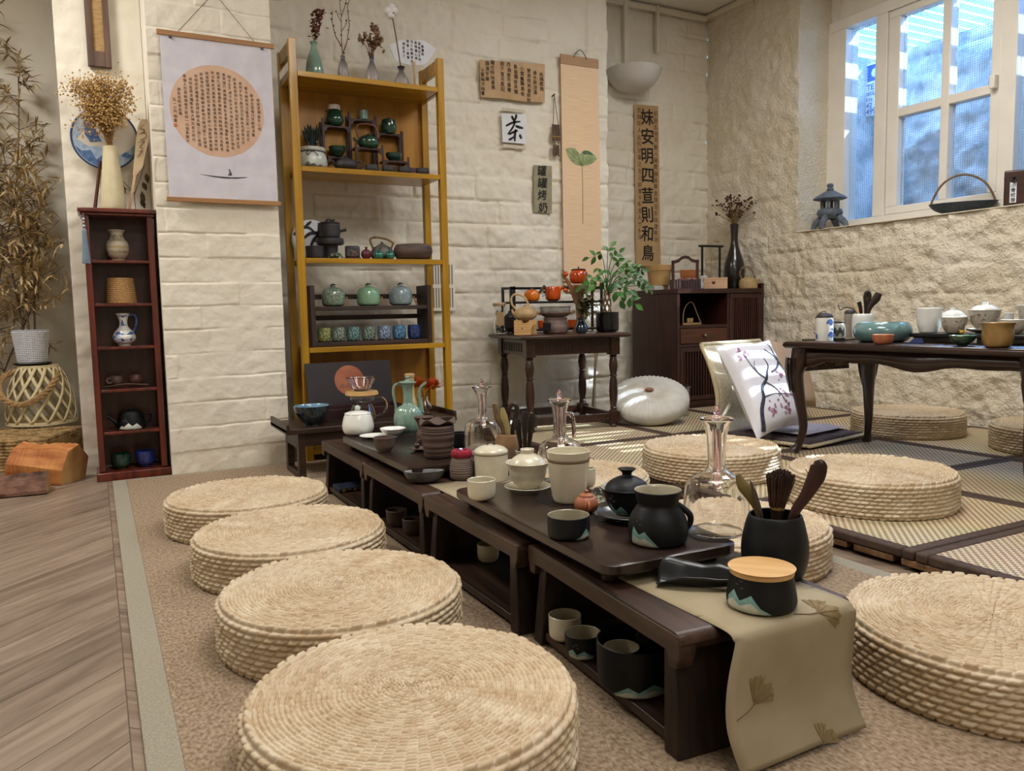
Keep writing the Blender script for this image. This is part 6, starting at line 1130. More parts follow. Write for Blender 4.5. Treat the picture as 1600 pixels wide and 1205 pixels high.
# ------------------------------------------------------------------ oak side table
TBZ = .027+.024; oak = wood('jacobean_oak', '#1d100b', '#43271a', .35, axis=2, ns=7, coat=.25); oakx = wood('jacobean_oak_x', '#1d100b', '#43271a', .35, axis=0, ns=7, coat=.25)
fr = Vector((2.545, 3.59, TBZ)); th_ = math.radians(-8.5); WT, DT, HT_ = .545, .47, .520
t = T('oak_side_table', 'carved dark oak side table with turned legs by the back wall', 'side table', fr, th_)
def mould(x0, x1, y0, y1, z0, z1):
    b = B(); n = 6; rings = []
    for i in range(n+1): u = i/n; e = .012*math.sin(PI*u)**.7; rings.append([(x0-e, y0-e, z0+(z1-z0)*u), (x1+e, y0-e, z0+(z1-z0)*u), (x1+e, y1+e, z0+(z1-z0)*u), (x0-e, y1+e, z0+(z1-z0)*u)])
    b.grid(np.array(rings), close=True); b.f = [f for f in b.f]; k = len(b.v)-4; b.f += [(0, 3, 2, 1), (k, k+1, k+2, k+3)]; b.m += [0, 0]; return b
mould(-WT-.035, .035, -.035, DT+.03, HT_-.026, HT_).obj('table_top', oakx, t, smooth=60)
LP = [(.026, .083), (.026, .088), (.017, .094), (.020, .104), (.015, .110), (.022, .15), (.0245, .20), (.021, .25), (.0165, .278), (.024, .284), (.0165, .290), (.021, .31), (.0245, .34), (.020, .372), (.016, .382), (.022, .388), (.017, .394), (.026, .40)]
for lx_, ly_ in ((-.026, .026), (-WT+.026, .026), (-.026, DT-.026), (-WT+.026, DT-.026)):
    b = B(); b.bx(lx_-.027, lx_+.027, ly_-.027, ly_+.027, .028, .083); b.bx(lx_-.027, lx_+.027, ly_-.027, ly_+.027, .40, HT_-.026); b.lathe(LP, 24, c=(lx_, ly_, 0)); b.lathe([(0, 0), (.02, 0), (.025, .008), (.02, .018), (.022, .028)], 20, c=(lx_, ly_, 0)); b.obj('leg', oak, t, smooth=45)
def carved(x0, x1, y, nrm, n, along, name, z0, z1, kind):
    b = B(); L_ = x1-x0
    f = (lambda s, d, z: (s, y+d, z)) if along == 'x' else (lambda s, d, z: (y+d, s, z))
    for i in range(n):
        s0 = x0+L_*(i+.15)/n; s1 = x0+L_*(i+.85)/n; mid = (s0+s1)/2; hw = (s1-s0)/2; zz = [z0+(z1-z0)*k for k in (.15, .8)]
        if kind == 'flute': pts = [(s0, zz[0]), (s1, zz[0])]+[(mid+hw*math.cos(a), zz[1]-hw+hw*math.sin(a)) for a in np.linspace(0, PI, 8)]
        else: pts = [(mid+hw*math.cos(a), (z0+z1)/2+(z1-z0)*.24*math.sin(a)) for a in np.linspace(0, 2*PI, 16, endpoint=False)]
        pc = cr([f(s, nrm*.001, z) for s, z in pts+pts[:1]], 1); b.tube(pc, .0024, 5, cap=False)
    return b.obj(name, oak, t)
for (x0, x1, y0, y1) in ((-WT+.05, -.05, .008, .026), (-WT+.05, -.05, DT-.026, DT-.008)): B().bx(x0, x1, y0, y1, .41, HT_-.026).obj('apron', oakx, t)
for x in (-.026, -WT+.008): B().bx(x, x+.018, .05, DT-.05, .41, HT_-.026).obj('apron', oakx, t)
carved(-WT+.055, -.055, .008, -1, 20, 'x', 'carved_flute_groove', .415, HT_-.03, 'flute'); carved(.055, DT-.055, -WT+.008, -1, 9, 'y', 'carved_flute_groove', .415, HT_-.03, 'flute')
B().bx(-WT+.05, -.05, .012, .034, .032, .074).obj('stretcher', oakx, t); B().bx(-WT+.05, -.05, DT-.034, DT-.012, .032, .074).obj('stretcher', oakx, t)
for x in (-.034, -WT+.012): B().bx(x, x+.022, .05, DT-.05, .032, .074).obj('stretcher', oakx, t)
carved(-WT+.06, -.06, .012, -1, 9, 'x', 'carved_oval_groove', .033, .073, 'oval')
ST = TBZ+HT_
def tt(px, py, Y, dz=0): p = at(px, py, y=Y); p.z = ST+.0008+dz; return p, mpp(p), math.atan2(-p.x, p.y)
P = tt(781, 512, 4.03); r, m = root('glass_jar', 'glass jar of dried green tea leaves at the end of the oak table', 'jar', P); q = prof([(8, 0), (9.4, 1.5), (9.4, 38), (8.4, 41), (8.8, 43)], m, 3); pr_, mi = shell(q, .9*m); B().lathe(pr_, 24).obj('glass_body', glass_m, r); lid(r, m, 'lid', [(9.4, 43.4), (9.8, 44), (9.8, 48), (0, 48.4)], tan_p); b = B()
for i in range(120): b.leaf((random.uniform(-5, 5)*m, random.uniform(-5, 5)*m, random.choice((random.uniform(3, 14), random.uniform(3, 12), random.uniform(28, 36)))*m), (random.gauss(0, 1), random.gauss(0, 1), random.gauss(0, .6)), 4*m, 2.4*m)
b.obj('leaves', M('green_tea_leaf', '#3c4a1e', .8, '#6a7434', ns=60), r); B().bx(-4.5*m, 6.5*m, -10*m, -9.6*m, 13*m, 34*m).obj('label', M('tan_label', '#a98d63', .7), r)
P = tt(796, 514, 3.90); r, m = root('incense_burner', 'dark pierced metal incense burner beside the glass jar on the oak table', 'incense burner', P); lid(r, m, 'body', [(4, 0), (5, 1), (3.5, 4), (7.4, 9), (7.8, 24), (8.6, 26), (6, 30), (2, 33), (1.5, 36), (0, 36)], M('dark_bronze', '#1b1817', .45, '#2d2725', ns=20, metal=.5)); b = B()
for j in range(5):
    for k in range(14): a = 2*PI*k/14+.2*(j % 2); b.ball((7.7*m*math.cos(a), 7.7*m*math.sin(a), (11+2.9*j)*m), .8*m, 6)
b.obj('pierced_pattern', M('bronze_dot', '#4a403a', .4, metal=.6), r)
WP_ = tt(821, 516, 3.74); p, m, rz = WP_; t = T('bamboo_teapot_stand', 'boxy bamboo-wood teapot warmer with scooped top on the oak table', 'teapot warmer', p, rz)
fc = [(-17.5, 0), (8.5, 0), (8.5, 9), (10, 13), (13, 15.5), (17.5, 16.5), (17.5, 22.5), (6, 22.5), (5, 20), (0, 18), (-3, 18), (-6, 22.5), (-17.5, 22.5)]
B().prism([(x*m, z*m) for x, z in fc], 0, 4*m, T=Matrix(((1, 0, 0, 0), (0, 0, -1, -9*m), (0, 1, 0, 0), (0, 0, 0, 1)))).obj('front_panel', bamboo, t); B().bx(-17.5*m, 8.5*m, -9*m, 10*m, 0, 2*m).obj('base_panel', bamboo, t); B().bx(-17.5*m, 17.5*m, 8*m, 11*m, 0, 22.5*m).obj('back_panel', bamboo, t); B().bx(-17.5*m, -14.5*m, -9*m, 8*m, 2*m, 22.5*m).obj('side_panel', bamboo, t)
b = B()
for z in (4, 8, 12, 16): b.bx(-17.5*m, 8*m, -13.15*m, -12.9*m, z*m, (z+.5)*m)
b.obj('line_print', M('bamboo_line', '#8f6a3c', .6), t); B().lathe([(0, 0), (1*m, 0), (1*m, .4*m), (0, .4*m)], 12, T=Matrix.Translation((-5*m, -13*m, 10*m)) @ Matrix.Rotation(PI/2, 4, 'X')).obj('hole', black_ink, t)
P = (Vector((p.x, p.y, p.z+22.9*m)), m, rz); r, m = root('teapot', 'tan pumpkin-ribbed teapot with cane handle on the bamboo warmer', 'teapot', P); ves(r, m, 'body', [(11, 0), (16.5, 4), (17.8, 10), (14, 16), (7, 19)], tan_c, wob=lambda a, z: .022*math.cos(14*a)); lid(r, m, 'lid', [(7.4, 19), (5, 20.4), (2, 21), (2.6, 23), (0, 24)], tan_c); tb(r, m, 'spout', [(-15, -2, 8), (-19, -3, 12), (-20, -3, 17)], [3, 2.2, 1.6], tan_c); tb(r, m, 'cane_handle', [(-13, 0, 16), (-20, 0, 24), (-21, 0, 34), (-15, 0, 40), (-5, 0, 38), (2, 0, 31), (7, 0, 18)], 1.7, M('pale_cane', '#a88c60', .6, '#c0a67a', ns=40))
xa, xb = at(797, 480, y=3.98).x, at(938, 480, y=3.98).x; t = T('black_rack', 'low black two-tier rack holding the persimmon-shaped pots on the oak table', 'rack', ((xa+xb)/2, 3.96, ST)); hw = (xb-xa)/2; bk_ = M('black_lacquer', '#101011', .35, '#17171a', ns=10)
z1_ = at(830, 471, y=3.98).z-ST; z2_ = at(810, 448, y=3.98).z-ST; z0_ = .022
for x in (-hw, hw):
    for y in (0, .10): B().bx(x-.007, x+.007, y, y+.014, .0008, z2_).obj('post', bk_, t, bev=.002)
x = at(815.5, 480, y=3.97).x-(xa+xb)/2; B().bx(x-.008, x+.008, .10, .114, .0008, z2_+.004).obj('post', bk_, t)
for z in (z0_, z1_): B().bx(-hw, hw, .004, .114, z-.012, z).obj('shelf', bk_, t, bev=.001)
B().bx(-hw, hw, .10, .112, z2_-.014, z2_).obj('back_rail', bk_, t)
for x in (-hw, hw): B().bx(x-.005, x+.005, .0, .11, z2_-.016, z2_-.003).obj('side_rail', bk_, t)
def rk_(px, z): p = at(px, 470, y=4.008); p.z = ST+z+.0008; return p, mpp(p), math.atan2(-p.x, p.y)
P = rk_(831, z1_); r, m = root('persimmon_pot', 'yellow-orange persimmon-shaped pot with twig handle on the black rack', 'pot', P); ves(r, m, 'body', [(9, 0), (11.6, 3), (12.4, 9), (11, 14), (8, 17)], cer('amber_glaze', '#c85a0c', '#e0801f', .12, coat=.7)); lid(r, m, 'lid', [(8.3, 17), (5, 18.4), (2, 19), (1, 21), (0, 21.4)], M('persimmon_calyx', '#4a3524', .7, '#614832', ns=30)); tb(r, m, 'twig_handle', [(11, 0, 12), (16, 0, 18), (21, 0, 24)], [2, 2.2, 2.4], M('persimmon_calyx', '#4a3524'))
P = rk_(864, z1_); r, m = root('persimmon_pot', 'red-orange persimmon pitcher lying with its leafy end sideways on the black rack', 'pot', P); ves(r, m, 'body', [(7, 0), (11, 3), (12.6, 11), (12, 18), (11, 22)], orange_g, t=1); b = B()
for i in range(9): b.leaf((-11*m, random.uniform(-4, 2)*m, (11+random.uniform(-3, 7))*m), (-1, random.gauss(0, .5), random.gauss(.3, .5)), 8*m, 5*m)
b.obj('leaf_calyx', M('dark_leaf', '#27301f', .6, '#3a4530', ns=30), r); tb(r, m, 'spout', [(10, 0, 18), (14, 0, 20), (17, 0, 21.5)], [3.4, 2.6, 1.8], orange_g)
for px, lb in ((846, 'orange cup on the low tier between the warmer and clay stove'), (893, 'orange cup on the low tier behind the dark blue vase')): pot('tea_cup', lb, 'cup', rk_(px, z0_), [(4, 0), (5.6, 2), (6.6, 12)], orange_g, t=.8)
P = tt(868, 514, 3.76); p, m, rz = P; r, m = root('clay_stove', 'grey-mauve clay charcoal stove with black opening on the oak table', 'stove', P); mv = cer('mauve_clay', '#6a5753', '#7e6a64', .6, coat=0, bump=.2); _, q = ves(r, m, 'body', [(16, 0), (19, 2), (20, 10), (18, 20), (19, 24)], [mv, black_w], t=2.4)
b = B()
for z in (7, 9, 16.5): b.tube([((rad_at(q, z*m)+.0004)*math.cos(a), (rad_at(q, z*m)+.0004)*math.sin(a), z*m) for a in np.linspace(0, 2*PI, 41)], .5*m, 5, cap=False)
b.obj('rib_trim', mv, r); B().bx(-19.5*m, -7*m, -20*m, -13*m, 5*m, 17*m).obj('stove_mouth', M('opening_black', '#0c0b0b', .8), r, bev=.002)  # near-black block set in as the stove opening
P = (Vector((p.x, p.y, p.z+24.8*m)), m, rz); r, m = root('stone_pot', 'shallow stone-grey pan with pinkish lip and two lugs on the clay stove', 'pan', P); ves(r, m, 'dish', [(13, 0), (18, 1.5), (24, 6), (25, 8)], mv); lid(r, m, 'stone_block', [(20, 8.4), (23, 9), (24, 16), (23, 17), (0, 17)], M('grey_stone', '#77736a', .8, '#94908a', ns=25, bump=.4))
for s in (-1, 1): tb(r, m, 'lug', [(s*23, 0, 6), (s*29, 0, 9), (s*31, 0, 10)], [2.4, 2.6, 2], tan_c)
# root stand and persimmons
RB = tt(905, 512, 3.915); p, m, rz = RB; r = T('root_stand', 'gnarled root-wood stand with a raised side branch on the oak table', 'stand', p, rz); rw = M('root_wood', '#6a4a30', .7, '#9a7650', ns=14, st=(1, 1, .4), bump=.6, bs=40)
b = B(); b.lathe(prof([(0, 0), (9, 0), (8, 5), (5, 18), (5, 34), (6.5, 50), (10, 62), (11.5, 72), (0, 72.5)], m, 4), 24, wob=lambda a, z: .14*math.sin(3*a+z*20)+.08*math.sin(7*a)); b.obj('trunk', rw, r)
tb(r, m, 'branch', [(-3, 0, 44), (-9, 0, 60), (-17, 0, 78), (-23, 0, 86), (-26, 0, 92)], [4, 3.4, 2.8, 2.2, 1.2], rw); tb(r, m, 'branch', [(-15, 0, 74), (-21, 0, 78), (-24, 0, 76)], [2.2, 1.6, 1], rw); tb(r, m, 'branch', [(-23, 0, 86), (-22, 0, 91), (-24, 0, 97)], [1.8, 1.4, .9], rw); tb(r, m, 'branch', [(-8, 0, 58), (-14, 0, 61), (-20, 0, 60)], [2.6, 2, 1.4], rw)
P = (Vector((p.x, p.y, p.z+74.5*m)), m, rz); r, m = root('persimmon_jar', 'glossy orange persimmon jar with black lid on the root-wood stand', 'jar', P); ves(r, m, 'body', [(9.5, 0), (12.5, 2), (14.4, 8), (14, 15), (11, 20.5)], cer('persimmon_red', '#a8350a', '#c04a12', .1, coat=.7)); lid(r, m, 'lid', [(11.4, 20.8), (12, 21.6), (9, 22.6), (1.4, 23), (1.3, 26), (0, 26)], black_w)
for dx, z, lb in ((-19.5, 89.5, 'tiny persimmon ornament high on the root-wood branch'), (-20.5, 64.5, 'tiny persimmon ornament low on the root-wood branch')):
    v = Vector((p.x+m*(dx*math.cos(rz)), p.y+m*dx*math.sin(rz), p.z+z*m)); r = T('persimmon_ornament', lb, 'ornament', v, rz); B().ball((0, -1.5*m, 0), 4*m, 16, sz=.9).obj('fruit', orange_g, r); B().bx(-1.6*m, 1.6*m, -3*m, 0, 3.2*m, 4*m).obj('calyx', M('persimmon_calyx', '#4a3524'), r)
P = tt(909, 513, 3.68); o, m, q = pot('bud_vase', 'small dark blue glazed vase holding dried olive leaves on the oak table', 'vase', P, [(6.5, 0), (9, 3), (9.6, 9), (6, 17), (5, 20), (7, 24)], cer('midnight_glaze', '#11202c', '#29404f', .08, coat=.8), t=.9)
p, m, rz = P; r = T('dried_leaf_bunch', 'bunch of dull olive dried leaves in the dark blue vase', 'foliage', p, rz); b = B(); sb = B()
for i in range(90):
    a = random.uniform(0, 6.28); e = Vector((max(-5, random.gauss(5, 11)), random.gauss(-4, 5), random.uniform(32, 60))); sb.tube(cr([(0, 0, 6), (e.x*.15, e.y*.15, 22), e], 3), .4*m if False else .35*m, 3, cap=False) if False else sb.tube([v*m for v in cr([(0, 0, 6), (e.x*.06, e.y*.06, 22), e], 3)], .3*m, 3, cap=False)
    b.leaf(e*m, (abs(e.x*.05+random.gauss(0, .5))*(1 if e.x < 4 else random.choice((-1, 1))), random.gauss(-.2, .4), random.gauss(-.1, .6)), random.uniform(13, 20)*m, random.uniform(6, 10)*m, bend=random.uniform(0, .6))
sb.obj('stem_tuft', stem_m, r); b.obj('leaves', M('olive_dry_leaf', '#3d3a22', .8, '#6d6544', ns=30), r)
PP = tt(949, 512, 3.74); r, m = root('planter', 'glossy black cylindrical planter with green money tree at the end of the oak table', 'planter', PP); p, m, rz = PP; ves(r, m, 'pot', [(14, 0), (17, 2), (17.6, 8), (17.6, 30)], [M('gloss_black', '#0d0d10', .15, '#141418', ns=8), M('soil', '#2a1f17', .9, '#3c2e22', ns=50)], t=1.5); B().lathe([(0, 24*m), (16*m, 24*m), (16*m, 25*m), (0, 26*m)], 24).obj('soil', M('soil', '#2a1f17'), r)
r = T('money_tree', 'bright green money tree with twisted trunks growing in the black planter', 'plant', (p.x, p.y, p.z+28.5*m), rz); tk = M('braided_trunk', '#6a5238', .8, '#8c7350', ns=20)
for i in range(4):
    a0 = i*PI/2; q = [(6*math.cos(a0+u*3.2)*(1-.3*u), 5*math.sin(a0+u*3.2)*(1-.3*u), u*34) for u in np.linspace(0, 1, 9)]; tb(r, m, 'trunk', q, [1.7, 1.5], tk, 7, 2)
b, sb = B(), B(); rn = random.Random(21)
def fan(c, d, n, ln):
    sd = Vector((-d.z, 0, d.x)); pr_ = c.copy()
    for i in range(n*2-1):
        q = c+d*ln*.62*(i//2)+Vector((0, rn.gauss(0, 1), -ln*.05*i)); s_ = (1 if i % 2 else -1) if i < n*2-2 else 0
        sb.tube([pr_*m, q*m], .3*m, 3, cap=False); pr_ = q; dd = (d*.75+sd*s_+Vector((0, rn.gauss(0, .35), rn.gauss(-.1, .2)))).normalized(); b.leaf(q*m, dd, ln*rn.uniform(.75, 1.0)*m, ln*.52*m, up=(rn.gauss(0, .3), -1, rn.uniform(.2, .8)), bend=rn.uniform(.05, .35))
for ex, ey, ez, ln in ((-9, -4, 100, 15), (2, 0, 105, 14), (8, -3, 92, 13), (18, 2, 88, 14), (24, -2, 78, 12), (32, 0, 84, 12), (38, -2, 70, 12), (46, 0, 62, 11), (52, -2, 54, 12), (58, 0, 46, 11), (30, -5, 60, 14), (20, -8, 52, 16), (10, -10, 50, 20), (-6, -8, 54, 20), (-18, -5, 46, 18), (-24, 0, 60, 16), (-4, -8, 72, 15), (28, -6, 34, 18), (44, -2, 78, 10), (14, 0, 70, 13), (50, 2, 70, 10), (-14, -2, 76, 12)):
    c = Vector((ex*.92, ey, ez*.92)); sb.tube([v*m for v in cr([(0, 0, 30), (ex*.4, ey*.5, 30+(ez-30)*.6), c], 4)], .55*m, 4, cap=False); fan(c, Vector((ex*.03+rn.gauss(0, .25), 0, rn.uniform(-.9, .5))).normalized(), rn.choice((2, 3)), ln)
sb.obj('stem_tuft', M('green_stem', '#4c5a2c', .6), r); b.obj('leaves', M('money_tree_leaf', '#1f4a20', .45, '#4b7d34', ns=9, coat=.1), r)
r = T('dried_grass', 'pale wispy dried grass spraying out beside the oak table', 'grass', (2.70, 4.10, .051)); b = B(); rn = random.Random(2)
for i in range(34):
    e = Vector((rn.uniform(.02, .26), rn.uniform(-.10, .02), rn.uniform(.42, .68))); b.tube(cr([(rn.gauss(0, .006), rn.gauss(0, .006), 0), (.01+e.x*.1, -.01, .36), (e.x*.5, e.y*.5, .36+(e.z-.36)*1.1+.03), e], 4), [.0012-.0008*k/12 for k in range(13)], 4)
b.obj('grass_blades', M('straw_grass', '#a89878', .8, '#c7b898', ns=20), r)
# ------------------------------------------------------------------ corner cabinet
CX0, CX1, CY0, CY1, CZ1 = 3.300, 4.045, 4.02, 4.50, .818; cabw = wood('red_mahogany', '#26110d', '#43211a', .35, axis=2, ns=6, coat=.25); cabx = wood('red_mahogany_x', '#26110d', '#43211a', .35, axis=0, ns=6, coat=.25); cz0 = .051
t = T('corner_cabinet', 'dark red wooden cabinet with slatted doors, one drawer and open niche in the corner', 'cabinet', (CX0, CY0, cz0)); W_, D_, H_ = CX1-CX0, CY1-CY0, CZ1-cz0
B().bx(0, .02, 0, D_, 0, H_-.03).obj('side_panel', cabw, t, bev=.002); B().bx(W_-.02, W_, 0, D_, 0, H_+.035).obj('side_panel', cabw, t, bev=.002); xm = .43
B().bx(xm-.01, xm+.01, .004, D_-.02, .04, H_-.03).obj('divider', cabw, t); B().bx(.02, W_-.02, D_-.02, D_, .0, H_-.03).obj('back_panel', mhd, t); B().bx(-.004, W_-.02, -.008, D_, H_-.03, H_).obj('top', cabx, t, bev=.003); B().bx(.02, W_-.02, .01, D_-.02, 0, .04).obj('plinth', cabx, t)
zn = at(1120, 507, y=CY0).z-cz0; zd = at(1120, 536, y=CY0).z-cz0
B().bx(.02, xm-.01, .004, D_-.02, zn-.018, zn).obj('shelf', cabx, t); B().bx(.02, xm-.01, .004, D_-.02, zd-.018, zd).obj('shelf', cabx, t)
dr_ = B().bx(.026, xm-.016, -.002, .30, zd+.004, zn-.022).obj('drawer', wood('drawer_front', '#3b1d13', '#5d3323', .35, axis=0, ns=6, coat=.25), t, bev=.002); B().ball(((xm+.01)/2, -.014, (zd+zn-.018)/2), .012, 14).obj('knob', M('aged_brass', '#7d7262', .4, metal=.7), dr_)
def slat_door(x0, x1, z0, z1, n, lb=None):
    d = B(); w = .028; d.bx(x0, x1, 0, .02, z0, z0+w); d.bx(x0, x1, 0, .02, z1-w, z1); d.bx(x0, x0+w, 0, .02, z0+w, z1-w); d.bx(x1-w, x1, 0, .02, z0+w, z1-w); o = d.obj('door', cabw, t, bev=.001); s = B()
    for i in range(n): x = x0+w+(x1-x0-2*w)*(i+.5)/n; s.bx(x-.0042, x+.0042, .002, .014, z0+w, z1-w)
    s.obj('slat_grille', cabw, o); B().bx(x0+w, x1-w, .07, .072, z0+w, z1-w).obj('shade_panel', M('cabinet_shadow', '#060303', .8), o)  # near-black sheet added behind the slats, painting in the shade inside
slat_door(xm+.012, W_-.022, .045, H_-.034, 13); slat_door(.024, xm-.012, .045, zd-.022, 15)
def ct(px, py, Y, dz=0): p = at(px, py, y=Y); p.z = CZ1+.0008+dz; return p, mpp(p), math.atan2(-p.x, p.y)
p, m, rz = ct(1030, 445, 4.36); t = T('white_box', 'white card box with brown strip under the wooden bucket on the cabinet', 'box', p, 0); B().bx(-.085, .075, -.06, .06, 0, 7*m).obj('card', M('white_card', '#c6c1b8', .7, '#bdb7ad', ns=20), t, bev=.001); B().bx(-.01, .03, -.0605, -.06, 0, 7*m).obj('brown_strip', M('brown_tag', '#8a6244'), t)
P = (Vector((p.x, p.y, p.z+7*m+.0012)), m, rz); o, m, q = pot('wooden_bucket', 'pale wooden tapered bucket with stepped rim on the cabinet', 'bucket', P, [(15.5, 0), (16, 1), (18.6, 22), (19.6, 23), (20.4, 31)], [M('pale_pine', '#a8824f', .5, '#bd9862', ns=10, st=(1, 1, .4)), M('pale_pine_in', '#957245', .6)], t=1.5, k=2)
p, m, rz = ct(1070.5, 449, 4.13); t = T('handled_basket', 'plum-brown slatted wooden basket with ogee carved handle on the cabinet', 'basket', p, rz); pl_ = wood('plum_slats', '#2e1a1c', '#4f3234', .5, axis=2, ns=9); B().bx(-23*m, 23*m, -9*m, 9*m, 0, 1.4*m).obj('base', pl_, t)
for i in range(12):
    for y in (-9.4, 8): B().bx((-23+3.9*i)*m, (-23+3.9*i+3)*m, y*m, (y+1.4)*m, 1.4*m, 15*m).obj('slat', pl_, t)
for x in (-23.6, 22.2): B().bx(x*m, (x+1.4)*m, -8*m, 8*m, 1.4*m, 15*m).obj('side_panel', pl_, t)
for s in (-1, 1): B().bx((s*18.5-2.3)*m, (s*18.5+2.3)*m, -2*m, 2*m, 1.4*m, 45*m).obj('post', cabw, t, bev=.002)
tp = [(-21, 44), (-15, 45), (-10, 47), (-6, 50.5), (0, 52), (6, 50.5), (10, 47), (15, 45), (21, 44), (21, 40), (14, 40.5), (9, 42), (5, 46), (0, 47.4), (-5, 46), (-9, 42), (-14, 40.5), (-21, 40)]
B().prism([(x*m, z*m) for x, z in tp][::-1], -2*m, 2*m, T=Matrix(((1, 0, 0, 0), (0, 0, -1, 0), (0, 1, 0, 0), (0, 0, 0, 1)))).obj('handle', cabw, t); b = B(); rn = random.Random(3)
for i in range(30): b.ball((rn.uniform(-18, 18)*m, rn.uniform(-6, 4)*m, rn.uniform(13, 16)*m), rn.uniform(1, 1.8)*m, 6)
b.obj('beads_tuft', M('pink_beads', '#8a5566', .6, '#b79aa0', ns=80), t)
p, m, rz = ct(1077, 440, 4.33); t = T('orange_wood_box', 'black box with a sloping orange wooden lid behind the plum basket', 'box', p, rz); B().bx(-13*m, 12*m, -8*m, 8*m, 0, 16*m).obj('box', bk_, t, bev=.001); B().add([Vector(v)*m for v in ((-13, -9, 16.4), (15, -9, 16.4), (10, 6, 30), (-15, 6, 30), (-13, -9, 17.8), (15, -9, 17.8), (10, 6, 31.4), (-15, 6, 31.4))], [(0, 3, 2, 1), (4, 5, 6, 7), (0, 1, 5, 4), (1, 2, 6, 5), (2, 3, 7, 6), (3, 0, 4, 7)]).obj('lid', wood('orange_wood', '#7c4420', '#9c5c30', .5, axis=0, ns=5), t)
p, m, rz = ct(1100, 446, 4.22); t = T('white_gadget', 'small white plastic dispenser between the plum basket and black frame', 'dispenser', p, rz); B().bx(-4.6*m, 4.6*m, -3*m, 3*m, 0, 21*m).obj('body', M('white_plastic', '#c8ccd0', .4, '#c1c5ca', ns=10), t, bev=.003); B().bx(-2.6*m, 2*m, -3.2*m, -3*m, 11*m, 18*m).obj('window_inset', M('grey_inset', '#8d9296', .4), t); B().bx(-2*m, 3*m, -7*m, -3*m, 2*m, 4*m).obj('spout', M('white_plastic', '#c8ccd0'), t)
p, m, rz = ct(1111, 440, 4.38); t = T('black_stand_frame', 'thin black open display frame with overhanging top bar on the cabinet', 'frame stand', p, 0); B().bx(-21*m, 19*m, -4*m, 4*m, 0, 7*m).obj('base_bar', bk_, t, bev=.001)
for x in (-18, 17.5): B().bx((x-1)*m, (x+1)*m, -1.4*m, 1.4*m, 7*m, 66*m).obj('post', bk_, t)
B().bx(-24*m, 23.5*m, -2*m, 2*m, 66*m, 69*m).obj('top_bar', bk_, t, bev=.001)
p, m, rz = ct(1118, 450, 4.08); t = T('heart_box', 'pale wooden box with a heart cut-out on the cabinet', 'box', p, rz); B().bx(-18*m, 18*m, -8*m, 8*m, 0, 17*m).obj('box', M('pale_birch', '#bb9573', .5, '#c9a583', ns=8, st=(.5, 4, 4)), t, bev=.001)
hp = [(0, -2.6), (2.6, .4), (2.9, 2), (2, 3), (.8, 2.8), (0, 1.6), (-.8, 2.8), (-2, 3), (-2.9, 2), (-2.6, .4)]; B().add([((-3+x)*m, -8.12*m, (8.5+z)*m) for x, z in hp], [tuple(range(10))]).obj('heart_cutout', M('heart_dark', '#43251b', .8), t, smooth=0); B().bx(-18.1*m, 18.1*m, -8.1*m, 8.1*m, 13.5*m, 14*m).obj('lid_seam', M('birch_line', '#8d6c4e', .6), t)
P = ct(1147, 446, 4.21); pot('bottle_vase', 'tall black bottle vase of dried red flowers on the cabinet', 'vase', P, [(12, 0), (14.6, 6), (16.4, 24), (14.4, 42), (9, 58), (6, 70), (5.4, 82), (6.6, 100)], M('ebony_gloss', '#15120f', .25, '#1e1a17', ns=9, coat=.4), t=1)
p, m, rz = P; r = T('dried_flowers', 'spray of dark red dried button flowers in the tall black bottle vase', 'flowers', p, rz); sb, b = B(), B(); rn = random.Random(9)
for i in range(120):
    a = rn.gauss(0, .42); l = rn.uniform(12, 46); e = Vector((l*math.sin(a)*1.05, rn.gauss(0, 7), 100+l*math.cos(a))); sb.tube([Vector(v)*m for v in ((rn.gauss(0, 1), rn.gauss(0, 1), 88), (e.x*.10, e.y*.10, 101), (e.x*.5, e.y*.5, 100+(e.z-100)*.55), e)], .3*m, 3, cap=False); b.ball(e*m, rn.uniform(1.4, 2.3)*m, 7, sz=.75)
sb.obj('stem_tuft', M('tan_stem', '#7d6640', .8), r); b.obj('flower_clusters' if False else 'blossom_tuft', M('dried_maroon', '#2b1214', .85, '#54292a', ns=50), r)
P = ct(1169, 447, 4.07); r, m = root('teapot', 'flat-topped tan teapot with arched cane handle beside the tall black vase', 'teapot', P); ves(r, m, 'body', [(13.5, 0), (14.2, 1), (14, 10), (12, 14.5), (8, 16)], tan_c, k=3); lid(r, m, 'lid', [(8, 16), (6, 17), (1.5, 17.6), (2, 20), (0, 21)], tan_c); tb(r, m, 'cane_handle', [(-10, 0, 15), (-12.5, 0, 24), (-9, 0, 32), (-2, 0, 33.5), (4, 0, 30), (8, 0, 22), (10, 0, 15)], 1.3, M('dark_cane', '#3c3128', .6, '#8e7650', ns=12, st=(1, 1, 8))); tb(r, m, 'spout', [(12, 0, 8), (15, 0, 12), (16.5, 0, 15)], [2.6, 2, 1.4], tan_c)
p = at(1081, 503, y=4.10); p.z = cz0+zn+.0008; m = mpp(p); r = T('bamboo_hanger', 'triangular bamboo cup hanger with wire loop inside the cabinet niche', 'hanger', p); bb_ = M('pale_bamboo', '#a98c5c'); b = B(); b.bar((-18*m, 0, 1.6*m), (18*m, 0, 1.6*m), 3*m, 3*m); b.obj('bar', bb_, r); b = B(); b.tube([v*m for v in cr([(-17, 0, 2), (-17, 0, 16), (-13, 0, 28), (-4, 0, 35), (3, 0, 32), (10, 0, 18), (18, 0, 3)], 4)], .8*m, 6); b.obj('loop', bb_, r)
